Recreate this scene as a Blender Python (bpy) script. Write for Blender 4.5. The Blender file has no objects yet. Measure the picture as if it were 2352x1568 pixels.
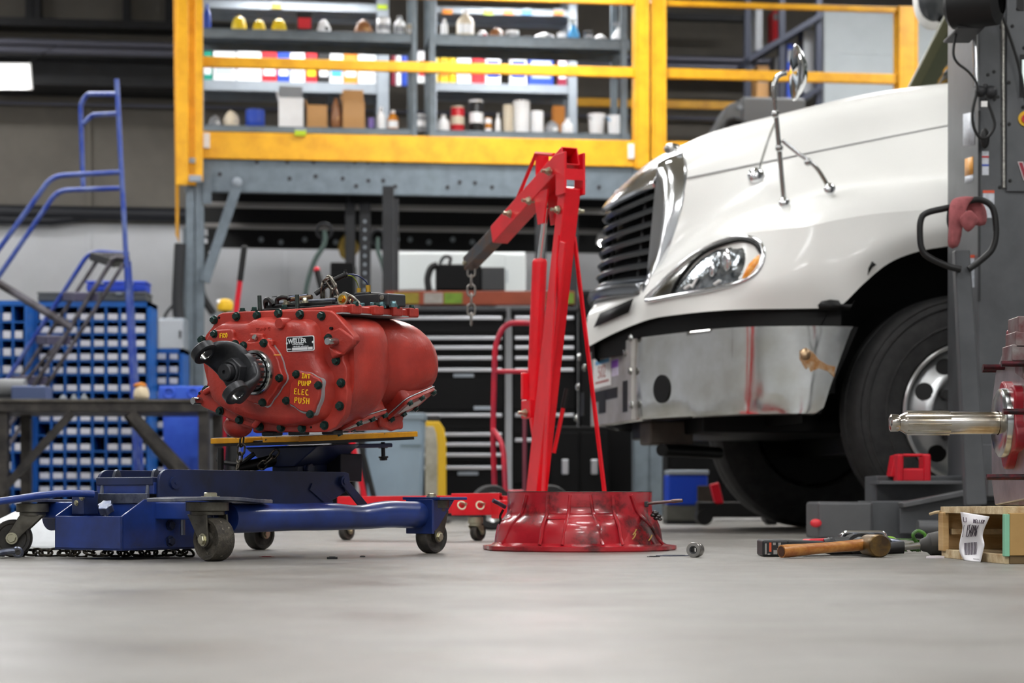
import bpy, bmesh, math, random
from mathutils import Vector, Matrix, Euler
random.seed(7)
V = Vector
R = math.radians
scene = bpy.context.scene
C = scene.collection
# ---------------------------------------------------------------- camera
W, H, F, HZ, CAMH = 2352, 1568, 4573.0, 1142.0, 0.155
cam = bpy.data.cameras.new('camera')
cam.sensor_width = 36; cam.lens = F*36/W
cam.shift_y = (HZ-H/2)/W
cam.clip_start = 0.05; cam.clip_end = 200
cam.dof.use_dof = True; cam.dof.focus_distance = 5.0; cam.dof.aperture_fstop = 4.6
camo = bpy.data.objects.new('camera', cam); C.objects.link(camo)
camo.location = (0, 0, CAMH); camo.rotation_euler = (R(90), 0, 0)
scene.camera = camo
# ---------------------------------------------------------------- world, exposure
w = bpy.data.worlds.new('world'); scene.world = w; w.use_nodes = True
bg = w.node_tree.nodes['Background']
bg.inputs[0].default_value = (0.93, 0.96, 1.0, 1); bg.inputs[1].default_value = 0.55
vs = scene.view_settings
vs.view_transform = 'Standard'; vs.look = 'None'; vs.exposure = 0.36; vs.gamma = 1.0
vs.use_curve_mapping = False

# ---------------------------------------------------------------- pixel helpers (2352x1568 frame)
def P(px, py, Y):
    return V(((px-1176)*Y/F, Y, CAMH+(HZ-py)*Y/F))
def GY(py):
    return CAMH*F/(py-HZ)
class Fr:
    """a local frame: origin o and matrix m (columns x,y,z)"""
    def __init__(s, o, yaw=0, pitch=0, roll=0):
        s.M = Matrix.Translation(o) @ Matrix.Rotation(yaw, 4, 'Z') @ Matrix.Rotation(pitch, 4, 'X') @ Matrix.Rotation(roll, 4, 'Y')
        s.I = s.M.inverted()
    def ray(s, px, py):
        a = s.I @ V((0, 0, CAMH)); b = s.I @ P(px, py, 1.0)
        return a, b-a
    def y(s, px, py, y):
        a, d = s.ray(px, py); t = (y-a.y)/d.y; return a+d*t
    def x(s, px, py, x):
        a, d = s.ray(px, py); t = (x-a.x)/d.x; return a+d*t
    def z(s, px, py, z):
        a, d = s.ray(px, py); t = (z-a.z)/d.z; return a+d*t

# ---------------------------------------------------------------- materials
MATS = {}
def lin(c):
    return tuple((x/12.92 if x <= .04045 else ((x+.055)/1.055)**2.4) for x in c)
def hexc(s):
    return lin(tuple(int(s[i:i+2], 16)/255 for i in (0, 2, 4)))
def mat(name, col, rough=.5, metal=0., var=0., vscale=6., col2=None, dirt=None, dirt_amt=0., dscale=5., bump=0., bscale=60., coat=0., trans=0., ior=1.45, emit=0., spec=.5, rvar=0., stretch=None, dsharp=.12, alpha=1.):
    if name in MATS: return MATS[name]
    m = bpy.data.materials.new(name); m.use_nodes = True
    nt = m.node_tree; N = nt.nodes; L = nt.links
    b = N['Principled BSDF']
    if isinstance(col, str): col = hexc(col)
    b.inputs['Base Color'].default_value = (*col, 1)
    b.inputs['Roughness'].default_value = rough
    b.inputs['Metallic'].default_value = metal
    b.inputs['IOR'].default_value = ior
    b.inputs['Specular IOR Level'].default_value = spec
    b.inputs['Coat Weight'].default_value = coat
    b.inputs['Coat Roughness'].default_value = .08
    b.inputs['Transmission Weight'].default_value = trans
    b.inputs['Alpha'].default_value = alpha
    if emit:
        b.inputs['Emission Color'].default_value = (*col, 1); b.inputs['Emission Strength'].default_value = emit
    if var or dirt or bump or rvar:
        tc = N.new('ShaderNodeTexCoord'); co = tc.outputs['Object']
        if stretch:
            mp = N.new('ShaderNodeMapping'); L.new(co, mp.inputs[0]); mp.inputs['Scale'].default_value = stretch; co = mp.outputs[0]
        def noise(sc, det=5., ro=.6):
            n = N.new('ShaderNodeTexNoise'); n.inputs['Scale'].default_value = sc; n.inputs['Detail'].default_value = det
            n.inputs['Roughness'].default_value = ro
            L.new(co, n.inputs['Vector']); return n.outputs['Fac']
        def ramp(f, a, bb):
            r = N.new('ShaderNodeMapRange'); r.inputs['From Min'].default_value = a; r.inputs['From Max'].default_value = bb
            L.new(f, r.inputs['Value']); return r.outputs[0]
        cur = None
        if var:
            c2 = col2 if col2 is not None else tuple(x*(1-var) for x in col)
            if isinstance(c2, str): c2 = hexc(c2)
            mx = N.new('ShaderNodeMix'); mx.data_type = 'RGBA'
            mx.inputs['A'].default_value = (*col, 1); mx.inputs['B'].default_value = (*c2, 1)
            L.new(ramp(noise(vscale), .38, .66), mx.inputs['Factor']); cur = mx.outputs['Result']
        if dirt is not None:
            if isinstance(dirt, str): dirt = hexc(dirt)
            mx = N.new('ShaderNodeMix'); mx.data_type = 'RGBA'
            if cur: L.new(cur, mx.inputs['A'])
            else: mx.inputs['A'].default_value = (*col, 1)
            mx.inputs['B'].default_value = (*dirt, 1)
            f = ramp(noise(dscale, 8., .7), .72-dirt_amt*.5, .72-dirt_amt*.5+dsharp)
            L.new(f, mx.inputs['Factor']); cur = mx.outputs['Result']
        if cur: L.new(cur, b.inputs['Base Color'])
        if rvar:
            r = N.new('ShaderNodeMapRange'); r.inputs['To Min'].default_value = max(0, rough-rvar); r.inputs['To Max'].default_value = min(1, rough+rvar)
            r.inputs['From Min'].default_value = .3; r.inputs['From Max'].default_value = .7
            L.new(noise(vscale*1.7), r.inputs['Value']); L.new(r.outputs[0], b.inputs['Roughness'])
        if bump:
            bp = N.new('ShaderNodeBump'); bp.inputs['Strength'].default_value = bump; bp.inputs['Distance'].default_value = .01
            L.new(noise(bscale, 3.), bp.inputs['Height']); L.new(bp.outputs[0], b.inputs['Normal'])
    MATS[name] = m
    return m

# ---------------------------------------------------------------- mesh builder
def basis(d, up=V((0, 0, 1))):
    d = d.normalized()
    if abs(d.dot(up)) > .99: up = V((1, 0, 0))
    x = up.cross(d).normalized(); y = d.cross(x)
    return x, y, d
class MB:
    def __init__(s): s.v = []; s.f = []
    def add(s, vs, fs, M=None):
        n = len(s.v)
        s.v += [tuple(M @ V(p)) if M else tuple(p) for p in vs]
        s.f += [tuple(i+n for i in f) for f in fs]; return s
    def box(s, c, d, M=None, taper=None):
        x, y, z = d[0]/2, d[1]/2, d[2]/2; c = V(c); t = taper or 1.
        vs = [c+V(p) for p in ((-x, -y, -z), (x, -y, -z), (x, y, -z), (-x, y, -z), (-x*t, -y*t, z), (x*t, -y*t, z), (x*t, y*t, z), (-x*t, y*t, z))]
        return s.add(vs, [(0, 3, 2, 1), (4, 5, 6, 7), (0, 1, 5, 4), (1, 2, 6, 5), (2, 3, 7, 6), (3, 0, 4, 7)], M)
    def bx(s, x0, x1, y0, y1, z0, z1, M=None):
        return s.box(((x0+x1)/2, (y0+y1)/2, (z0+z1)/2), (abs(x1-x0), abs(y1-y0), abs(z1-z0)), M)
    def beam(s, p, q, w, h, up=V((0, 0, 1)), w2=None, h2=None):
        p, q = V(p), V(q); x, y, d = basis(q-p, V(up)); w2 = w2 or w; h2 = h2 or h
        vs = [p+x*a*w/2+y*b*h/2 for a, b in ((-1, -1), (1, -1), (1, 1), (-1, 1))]+[q+x*a*w2/2+y*b*h2/2 for a, b in ((-1, -1), (1, -1), (1, 1), (-1, 1))]
        return s.add(vs, [(0, 3, 2, 1), (4, 5, 6, 7), (0, 1, 5, 4), (1, 2, 6, 5), (2, 3, 7, 6), (3, 0, 4, 7)])
    def hollow(s, p, q, w, h, t, up=V((0, 0, 1))):
        """square hollow tube with open ends"""
        p, q = V(p), V(q); x, y, d = basis(q-p, V(up)); vs = []
        for e in (p, q):
            for ww, hh in ((w, h), (w-2*t, h-2*t)):
                vs += [e+x*a*ww/2+y*b*hh/2 for a, b in ((-1, -1), (1, -1), (1, 1), (-1, 1))]
        fs = []
        for i in range(4):
            j = (i+1) % 4
            fs += [(i, j, 8+j, 8+i), (4+j, 4+i, 12+i, 12+j), (j, i, 4+i, 4+j), (8+i, 8+j, 12+j, 12+i)]
        return s.add(vs, fs)
    def cyl(s, p, q, r, r2=None, n=20, cap=True):
        return s.tube([p, q], [r, r if r2 is None else r2], n, cap=cap)
    def tube(s, path, r, n=10, closed=False, cap=True, up=V((0, 0, 1)), flat=None):
        path = [V(p) for p in path]; k = len(path)
        rs = r if isinstance(r, (list, tuple)) else [r]*k
        vs = []; fs = []; X = None
        for i in range(k):
            if closed: d = path[(i+1) % k]-path[i-1]
            else: d = path[min(i+1, k-1)]-path[max(i-1, 0)]
            if d.length < 1e-9: d = V((0, 0, 1))
            d.normalize()
            if X is None: X, Yv, _ = basis(d, V(up))
            else:
                X = (X-d*X.dot(d))
                if X.length < 1e-6: X, _, _ = basis(d, V(up))
                X.normalize(); Yv = d.cross(X)
            fl = flat or 1.
            for j in range(n):
                a = 2*math.pi*j/n
                vs.append(path[i]+X*math.cos(a)*rs[i]+Yv*math.sin(a)*rs[i]*fl)
        m = k if closed else k-1
        for i in range(m):
            for j in range(n):
                a = i*n+j; b2 = i*n+(j+1) % n; c = ((i+1) % k)*n+(j+1) % n; d2 = ((i+1) % k)*n+j
                fs.append((a, b2, c, d2))
        if cap and not closed:
            fs.append(tuple(range(n-1, -1, -1))); fs.append(tuple((k-1)*n+j for j in range(n)))
        return s.add(vs, fs)
    def lathe(s, prof, n=32, M=None, a0=0., a1=2*math.pi, capends=False):
        full = abs(a1-a0-2*math.pi) < 1e-6; k = len(prof); m = n if full else n+1; vs = []; fs = []
        for i in range(m):
            a = a0+(a1-a0)*i/n
            vs += [(r*math.cos(a), r*math.sin(a), z) for r, z in prof]
        for i in range(n):
            i2 = (i+1) % m
            for j in range(k-1): fs.append((i*k+j, i2*k+j, i2*k+j+1, i*k+j+1))
        if full and prof[0][0] > 1e-5 and capends: fs.append(tuple(i*k for i in range(m-1, -1, -1)))
        if full and prof[-1][0] > 1e-5 and capends: fs.append(tuple(i*k+k-1 for i in range(m)))
        return s.add(vs, fs, M)
    def prism(s, poly, a, b, M=None, scale2=1., cen=None):
        """polygon in xy extruded from z=a to z=b"""
        k = len(poly); vs = [(x, y, a) for x, y in poly]
        if scale2 != 1.:
            cx = cen[0] if cen else sum(p[0] for p in poly)/k; cy = cen[1] if cen else sum(p[1] for p in poly)/k
            vs += [(cx+(x-cx)*scale2, cy+(y-cy)*scale2, b) for x, y in poly]
        else: vs += [(x, y, b) for x, y in poly]
        area = sum(poly[i][0]*poly[(i+1) % k][1]-poly[(i+1) % k][0]*poly[i][1] for i in range(k))
        fs = [(i, (i+1) % k, k+(i+1) % k, k+i) for i in range(k)]
        fs += [tuple(range(k-1, -1, -1)), tuple(range(k, 2*k))]
        if (area < 0) != (b < a): fs = [f[::-1] for f in fs]
        return s.add(vs, fs, M)
    def loft(s, rings, cap=True, closed=True):
        n = len(rings[0]); vs = [p for r in rings for p in r]; fs = []
        for i in range(len(rings)-1):
            for j in range(n if closed else n-1):
                a = i*n+j; b = i*n+(j+1) % n; fs.append((a, b, b+n, a+n))
        if cap and closed:
            fs.append(tuple(range(n-1, -1, -1))); fs.append(tuple((len(rings)-1)*n+j for j in range(n)))
        return s.add(vs, fs)
    def ball(s, c, r, n=16, m=10, sc=(1, 1, 1), M=None):
        pr = [(math.sin(math.pi*i/m), -math.cos(math.pi*i/m)) for i in range(m+1)]
        pr[0] = (1e-6, -1); pr[-1] = (1e-6, 1)
        T = Matrix.Translation(V(c)) @ Matrix.Diagonal((r*sc[0], r*sc[1], r*sc[2], 1))
        if M: T = M @ T
        return s.lathe(pr, n, T)
    def ring(s, c, d, r, t, n=24, m=8):
        x, y, d = basis(V(d)); c = V(c)
        return s.tube([c+x*math.cos(2*math.pi*i/n)*r+y*math.sin(2*math.pi*i/n)*r for i in range(n)], t, m, closed=True)
    def bolt(s, p, d, r=.008, h=.007, washer=True):
        p = V(p); d = V(d).normalized(); x, y, _ = basis(d)
        if washer: s.cyl(p-d*.002, p+d*h*.28, r*1.28, n=14)
        n = 6; a0 = random.random()
        ring = lambda z, k: [p+d*z+x*math.cos(a0+i*math.pi/3)*r*k+y*math.sin(a0+i*math.pi/3)*r*k for i in range(n)]
        s.loft([ring(0, 1), ring(h*.85, 1), ring(h, .86)])
        return s
    def build(s, name, m, parent=None, smooth=True, bevel=0., seg=2, angle=38, subsurf=0, solid=0., loc=None, recalc=True):
        me = bpy.data.meshes.new(name); me.from_pydata(s.v, [], s.f)
        if recalc:
            bm = bmesh.new(); bm.from_mesh(me); bmesh.ops.recalc_face_normals(bm, faces=bm.faces); bm.to_mesh(me); bm.free()
        me.update()
        return link(name, me, m, parent, smooth, bevel, seg, angle, subsurf, solid, loc)
def link(name, me, m, parent=None, smooth=True, bevel=0., seg=2, angle=38, subsurf=0, solid=0., loc=None):
    o = bpy.data.objects.new(name, me); C.objects.link(o)
    if m is not None:
        me.materials.clear(); me.materials.append(m)
    if smooth:
        me.polygons.foreach_set('use_smooth', [True]*len(me.polygons))
        if not bevel and not subsurf: me.set_sharp_from_angle(angle=R(angle))
    if solid:
        md = o.modifiers.new('solid', 'SOLIDIFY'); md.thickness = solid; md.offset = 0
    if bevel:
        md = o.modifiers.new('bevel', 'BEVEL'); md.width = bevel; md.segments = seg; md.limit_method = 'ANGLE'; md.angle_limit = R(32); md.harden_normals = True
    if subsurf:
        md = o.modifiers.new('sub', 'SUBSURF'); md.levels = subsurf; md.render_levels = subsurf
    if parent is not None: o.parent = parent
    if loc is not None: o.location = loc
    return o
def tag(o, label, cat, group=None, kind=None):
    if label: o['label'] = label
    if cat: o['category'] = cat
    if group: o['group'] = group
    if kind: o['kind'] = kind
    return o
def struct(o): o['kind'] = 'structure'; return o
def thing(name, label, cat, loc=(0, 0, 0), rz=0, group=None, M=None):
    o = bpy.data.objects.new(name, None); C.objects.link(o); o.empty_display_size = .1
    if M is not None: o.matrix_world = M
    else: o.location = loc; o.rotation_euler = (0, 0, rz)
    return tag(o, label, cat, group)
def lab(o, s): o['label'] = s; return o
def copy_tree(o, parent=None):
    c = o.copy(); C.objects.link(c); c.parent = parent
    for ch in o.children: copy_tree(ch, c)
    return c
def text_mesh(name, s, size, m, parent, M, extrude=.0004, align='CENTER', bold=False, sx=1.):
    cu = bpy.data.curves.new(name, 'FONT'); cu.body = s; cu.size = size; cu.extrude = extrude; cu.align_x = align; cu.align_y = 'CENTER'
    if bold: cu.offset = size*.03
    cu.resolution_u = 3
    o = bpy.data.objects.new(name, cu); C.objects.link(o)
    me = bpy.data.meshes.new_from_object(o)
    bpy.data.objects.remove(o); bpy.data.curves.remove(cu)
    me.transform(M @ Matrix.Diagonal((sx, 1, 1, 1)))
    return link(name, me, m, parent, smooth=False)
STROKES = {
 'I': [[(.1, 1), (.9, 1)], [(.5, 1), (.45, 0)], [(.05, 0), (.9, .02)]], 'N': [[(.05, 0), (.1, 1), (.8, .05), (.9, 1)]], 'T': [[(0, .95), (1, 1)], [(.5, 1), (.5, 0)]],
 'P': [[(.1, 0), (.15, 1), (.7, .95), (.85, .7), (.6, .48), (.15, .45)]], 'U': [[(.1, 1), (.1, .25), (.35, 0), (.7, .1), (.85, .4), (.85, .95)]],
 'M': [[(.0, 0), (.15, .9), (.5, .35), (.85, .95), (1., .05)]], 'E': [[(.85, 1), (.15, .95), (.1, 0), (.85, .05)], [(.12, .5), (.7, .52)]],
 'L': [[(.15, 1), (.1, 0), (.85, .08)]], 'C': [[(.9, .9), (.5, 1), (.15, .7), (.15, .3), (.5, 0), (1.1, .05)]],
 'S': [[(.9, .95), (.4, 1), (.15, .75), (.75, .45), (.8, .15), (.1, 0)]], 'H': [[(.1, 1), (.1, 0)], [(.9, 1), (.85, 0)], [(.1, .5), (.9, .48)]],
 'F': [[(.9, 1), (.15, .95), (.1, 0)], [(.12, .5), (.7, .52)]], 'R': [[(.1, 0), (.15, 1), (.7, .95), (.8, .7), (.2, .48), (.9, 0)]], 'O': [[(.5, 1), (.15, .75), (.15, .3), (.5, 0), (.85, .3), (.85, .75), (.5, 1)]],
 'Q': [[(.5, 1), (.15, .75), (.15, .3), (.5, 0), (.85, .3), (.85, .75), (.5, 1)], [(.55, .3), (1, -.1)]], 'A': [[(0, 0), (.5, 1), (1, 0)], [(.2, .4), (.8, .4)]], 'D': [[(.1, 0), (.1, 1), (.7, .85), (.9, .5), (.7, .1), (.1, 0)]],
 'G': [[(.9, .9), (.5, 1), (.15, .7), (.15, .3), (.5, 0), (.9, .2), (.9, .45), (.55, .45)]],
 '0': [[(.5, 1), (.15, .75), (.15, .3), (.5, 0), (.85, .3), (.85, .75), (.5, 1)]],
}
def strokes(mb, word, M, w, h, gap, r, flat=.3):
    x = 0
    for ch in word:
        for st in STROKES.get(ch, []):
            pts = [M @ V((x+a*w, b*h, 0)) for a, b in st]
            mb.tube(pts, r, 6, up=(M.to_3x3() @ V((0, 0, 1))), flat=1)
        x += w+gap
def smoothpath(pts, k=6, closed=False):
    pts = [V(p) for p in pts]; n = len(pts); out = []
    rng = range(n if closed else n-1)
    for i in rng:
        if closed: p0, p1, p2, p3 = pts[i-1], pts[i], pts[(i+1) % n], pts[(i+2) % n]
        else: p0, p1, p2, p3 = pts[max(i-1, 0)], pts[i], pts[i+1], pts[min(i+2, n-1)]
        for j in range(k):
            t = j/k
            out.append(.5*((2*p1)+(p2-p0)*t+(2*p0-5*p1+4*p2-p3)*t*t+(3*p1-p0-3*p2+p3)*t**3))
    if not closed: out.append(pts[-1])
    return out
def bend(pts, r, k=6):
    """polyline with rounded corners"""
    pts = [V(p) for p in pts]; out = [pts[0]]
    for i in range(1, len(pts)-1):
        a, b, c = pts[i-1], pts[i], pts[i+1]
        da = (a-b); dc = (c-b); rr = min(r, da.length*.48, dc.length*.48)
        p, q = b+da.normalized()*rr, b+dc.normalized()*rr
        for j in range(k+1):
            t = j/k; out.append(p*(1-t)**2+b*2*t*(1-t)+q*t*t)
    out.append(pts[-1]); return out
def stadium(l, w, n=8):
    """closed stadium path, length l (outer centreline), in xz"""
    s = l/2-w/2; out = []
    for i in range(n+1):
        a = -math.pi/2+math.pi*i/n; out.append((s+math.cos(a)*w/2, 0, math.sin(a)*w/2))
    for i in range(n+1):
        a = math.pi/2+math.pi*i/n; out.append((-s+math.cos(a)*w/2, 0, math.sin(a)*w/2))
    return out
def link_mesh(name, l, w, r):
    mb = MB(); mb.tube(stadium(l, w), r, 8, closed=True)
    me = bpy.data.meshes.new(name); me.from_pydata(mb.v, [], mb.f); me.polygons.foreach_set('use_smooth', [True]*len(me.polygons)); me.update(); return me
def chain(parent, path, l, w, r, m, roll0=0., flatmix=0.):
    """links along a polyline; each link is a part"""
    me = link_mesh('chain_link', l, w, r); me.materials.append(m)
    path = [V(p) for p in path]; pitch = l-2*r*1.15-0
    d = [0.]
    for a, b in zip(path, path[1:]): d.append(d[-1]+(b-a).length)
    def at(s):
        s = max(0, min(d[-1], s))
        for i in range(len(d)-1):
            if s <= d[i+1] or i == len(d)-2:
                t = (s-d[i])/max(1e-9, d[i+1]-d[i]); return path[i].lerp(path[i+1], t)
    n = max(1, int(d[-1]/pitch)); 
    for i in range(n):
        s = (i+.5)*pitch; p = at(s); t = at(s+pitch*.5)-at(s-pitch*.5)
        if t.length < 1e-6: t = V((0, 0, -1))
        x = t.normalized(); y0, z0, _ = basis(x)
        a = roll0+(math.pi/2 if i % 2 else 0)+random.uniform(-.15, .15)
        y = y0*math.cos(a)+z0*math.sin(a); z = x.cross(y)
        o = bpy.data.objects.new('chain_link', me); C.objects.link(o); o.parent = parent
        M = Matrix((x, y, z)).transposed().to_4x4(); M.translation = p
        o.matrix_local = M
# ================================================================ room
YAW = R(6.69)
MZ = Fr(V((-2.439, 15.8, 0)), YAW)            # frame of mezzanine and back wall: x along, y away
def mx(px, y=0.): return MZ.y(px, 600, y).x
def mz(px, py, y=0.): return MZ.y(px, py, y).z
def mthing(name, label, cat, group=None, loc=(0, 0, 0)):
    return thing(name, label, cat, group=group, M=MZ.M @ Matrix.Translation(V(loc)))
m_floor = mat('floor_concrete', '807e79', .42, var=.3, vscale=1.3, col2='736f69', dirt='5e574e', dirt_amt=.28, dscale=2.6, bump=.05, bscale=40, rvar=.14, spec=.4, dsharp=.3)
m_wallw = mat('wall_white', 'd6d8dc', .7, var=.08, vscale=2)
m_wallt = mat('wall_taupe', '7d7870', .85, var=.15, vscale=3, bump=.05, bscale=40)
m_ins = mat('ceiling_insulation', 'b0a896', .9, var=.12, vscale=4)
m_black = mat('black_steel', '0b0c0d', .5, var=.3, vscale=8)
m_dark = mat('dark_steel', '26272a', .5, var=.3, vscale=8)
m_yel = mat('safety_yellow', 'f2b21a', .42, var=.12, vscale=7, col2='dc9c10', dirt='5a4418', dirt_amt=.03, dscale=9)
m_galv = mat('galvanised_grey', '717c84', .5, metal=.2, var=.15, vscale=10, col2='636d75')
m_galvl = mat('shelf_grey', '98a0a8', .4, metal=.2, var=.1, vscale=9)
m_pipe = mat('grey_conduit', '6e6f7c', .4, metal=.5)
m_glow = mat('lamp_diffuser', (1, 1, 1), .5, emit=34)
m_white = mat('white_plastic', 'e8e8e6', .45)
m_grey = mat('mid_grey', '77797b', .55, var=.15)

fl = MB(); fl.bx(-11, 12, -6, 26, -.1, 0); struct(fl.build('floor', m_floor, smooth=False))
WY = 5.2
zsplit = mz(200, 512, WY)
a = MB(); a.bx(-9.2, 14, WY, WY+.2, 0, zsplit); o = a.build('wall_back', m_wallw, smooth=False); o.matrix_world = MZ.M; struct(o)
for i, px in enumerate((-140, 205, 655, 905, 1150)):
    x = mx(px, WY); s = MB(); s.bx(x-.012, x+.012, WY-.02, WY, .05, zsplit-.1); struct(s.build('panel_seam', mat('wall_seam', 'dadce0', .6), o))
a = MB(); a.bx(-9.2, 14, WY, WY+.2, zsplit, 6.0); wu = a.build('wall_upper', m_wallt, smooth=False); wu.matrix_world = MZ.M; struct(wu)
x = mx(205, WY); s = MB(); s.bx(x-.02, x+.02, WY-.03, WY, zsplit, zsplit+1.2); s.build('panel_seam', mat('taupe_seam', '807b72', .8), wu)
a = MB(); a.bx(-9.2, 14, -24, 6, 5.9, 6.05); ce = a.build('ceiling', m_ins, smooth=False); ce.matrix_world = MZ.M; struct(ce)
for yy in (3.1, 4.05, 4.9):
    s = MB(); s.bx(-9, 14, yy-.08, yy+.08, 5.7, 5.9); s.build('purlin', m_dark, ce)
for xx in [mx(p, 4.3) for p in (-60, 75, 290, 700, 1160, 1700, 2200)]:
    s = MB(); s.bx(xx-.05, xx+.05, 2.2, WY, 5.76, 5.9); s.build('rafter', m_dark, ce)
a = MB(); a.bx(-9.4, -9.2, -24, 5.5, 0, 6.0); o = a.build('wall_left', m_wallw, smooth=False); o.matrix_world = MZ.M; struct(o)
a = MB(); a.bx(14, 14.2, -24, 5.5, 0, 6.0); o = a.build('wall_right', m_wallw, smooth=False); o.matrix_world = MZ.M; struct(o)
a = MB(); a.bx(-9.2, 14, -24.2, -24, 0, 6.0); o = a.build('wall_front', mat('wall_grey', 'c4c6c8', .7, var=.1, vscale=1.5), smooth=False); o.matrix_world = MZ.M; struct(o)
# dark girder band and conduits along the upper wall
g = MB(); zb0, zb1 = mz(200, 196, 4.6), mz(200, 128, 4.6)
g.bx(-9, mx(405, 4.6)+.6, 4.6, WY, zb0, zb1); g.bx(mx(1500, 4.6), 13.9, 4.6, WY, mz(1600, 152, 4.6), mz(1600, 128, 4.6))
g.bx(-9, mx(405, 4.6)+.6, 4.9, WY, mz(200, 62, 4.9), mz(200, 44, 4.9))
for px in (66, 84, 290, 388): x = mx(px, 5.0); g.bx(x-.035, x+.035, 5.0, WY, mz(200, 50, 5.0), 5.8)
o = g.build('trim_1', m_dark, smooth=False); o.matrix_world = MZ.M; struct(o)
for n, (py, r, yy) in enumerate(((100, .035, 4.3), (118, .04, 4.3), (240, .02, 5.1))):
    g = MB(); g.cyl((-9, yy, mz(200, py, yy)), (13.5, yy, mz(200, py, yy)+.0), r, n=12)
    o = tag(g.build('conduit_pipe', m_pipe), ['grey conduit pipe, upper of the pair below the ceiling', 'grey conduit pipe, lower of the pair above the dark girder', 'faint grey pipe on the taupe wall under the girder'][n], 'pipe', 'conduits on the upper back wall'); o.matrix_world = MZ.M
for n, (py, r) in enumerate(((490, .075), (508, .05))):
    g = MB(); zz = mz(200, py, WY-.1); pts = [(-9, WY-.1, zz+(.03 if n else 0)), (mx(120, WY), WY-.1, zz), (mx(260, WY), WY-.1, zz+(.09 if n else 0)), (mx(900, WY), WY-.1, zz+(.1 if n else 0))]
    g.tube(pts, r, 12)
    o = tag(g.build('duct_pipe', mat('black_duct', '22242a' if n == 0 else '53555a', .5)), ['thick black duct where white wall meets taupe wall', 'grey duct sagging just under the black duct'][n], 'pipe', 'ducts at the wall split'); o.matrix_world = MZ.M

# ---------------------------------------------------------------- lamps (ceiling fixtures, some added as unseen fill)
def lamp(x, y, label, w=1.5, d=.55, z=4.72, group='ceiling light panels', L=None, top=5.88):
    t = thing('ceiling_light', label, 'light', (x, y, z), 0, group)
    a = MB(); a.bx(-w/2-.03, w/2+.03, -d/2-.03, d/2+.03, .012, .07); a.build('housing', m_white, t, bevel=.01)
    a = MB(); a.bx(-w/2, w/2, -d/2, d/2, 0, .02); a.build('diffuser', L or m_glow, t, smooth=False)
    for sx in (-.3, .3):
        a = MB(); a.cyl((w*sx, 0, .07), (w*sx, 0, top-z), .006, n=6); a.build('hanger', m_dark, t)
k = 0
m_glow2 = mat('added_fill_diffuser', (1, 1, 1), .5, emit=64); m_glow3 = mat('lamp_diffuser_mid', (1, 1, 1), .5, emit=24)
for yy, nm in ((-3.6, 'zeroth'), (.5, 'first'), (4.2, 'second'), (7.9, 'third'), (11.6, 'fourth'), (15.0, 'added fifth')):  # rearmost row is added to brighten the back of the shop
    for xx, cn in ((-4.2, 'left'), (0.2, 'middle'), (4.6, 'right')):
        lamp(xx, yy, ('white ceiling light panel above, %s row from the camera, %s one' % (nm, cn)) if yy > 0 else 'unseen fill light panel added behind the camera, %s one' % cn, L=m_glow2 if yy < 0 else (m_glow3 if yy < 9 else m_glow))  # row behind the camera is added to light upright faces from the front
pl = P(20, 172, 17.2)
lamp(pl.x-.35, 17.2, 'bright white light panel hanging in the upper left corner', w=1.02, d=.17, z=pl.z-.02, L=mat('lamp_bright', (1, 1, 1), .5, emit=26))
bpy.data.objects['ceiling_light.018'].rotation_euler = (R(-70), 0, 0)
for xx, yy, zz, ll in ((mx(700, 1.5), 1.62, 4.75, 'left'), (mx(1250, 1.5), 1.62, 4.75, 'right')):
    p = MZ.M @ V((xx, yy, zz)); lamp(p.x, p.y, 'ceiling light above the parts shelves, %s one' % ll, w=1.2, d=.25, z=4.8, L=mat('lamp_soft', (1, 1, 1), .5, emit=50))

lamp(-6.6, 17.6, 'fill light added near the back wall, beyond the left picture edge', L=m_glow, z=5.55)  # added out of view to brighten the left back wall
lamp(3.5, 17.5, 'unseen fill light added above the black rack near the back wall', L=m_glow, z=5.6)  # added above the frame to brighten the wall round the rack
lamp(6.7, 17.5, 'unseen fill light added above the white partition near the back wall', L=m_glow3, z=5.6)  # added above the frame to brighten the partition
for xx, ll in ((1.35, 'behind the truck grille'), (2.6, 'behind the truck hood'), (4.2, 'behind the column lift')):  # hidden strips added to brighten the wall below the deck
    lamp(xx, 17.9+xx*.1, 'hidden fill strip added under the mezzanine deck, '+ll, w=1.1, d=.25, z=2.45, L=m_glow, top=2.8, group='added fill strips under the deck')
# ================================================================ mezzanine
mzt = mthing('mezzanine', 'grey steel mezzanine platform with bolted beams and columns', 'mezzanine')
XL, XR = mx(432), mx(1535)
zk1, zk0 = mz(470, 303), mz(470, 365)       # yellow kick beam top/bottom
zg0 = mz(470, 440)                          # grey beam bottom
b = MB(); b.bx(mx(466), mx(2400), .0, .06, zg0, zk0); fb = b.build('front_beam', m_galv, mzt, bevel=.006)
bolt_px = [(590, 372), (665, 410), (725, 405), (787, 410), (818, 427), (846, 415), (880, 415), (908, 428), (1028, 430), (1056, 418), (1091, 420), (1130, 430), (1376, 430), (1340, 415), (1240, 425), (505, 400)]
for (px, py) in bolt_px + [(p, 372) for p in (660, 720, 815, 845, 880, 908, 1028, 1055, 1092, 1130, 1250, 1330)]:
    q = MZ.y(px, py, -.004); c = MB(); c.cyl((q.x, -.006, q.z), (q.x, .004, q.z), .017, n=10); c.build('bolt_hole', m_dark, fb)
b = MB(); b.bx(mx(466), mx(2400), 0.02, WY-.9, zk0-.02, zk0+.09); b.build('deck_panel', m_dark, mzt)
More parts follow.
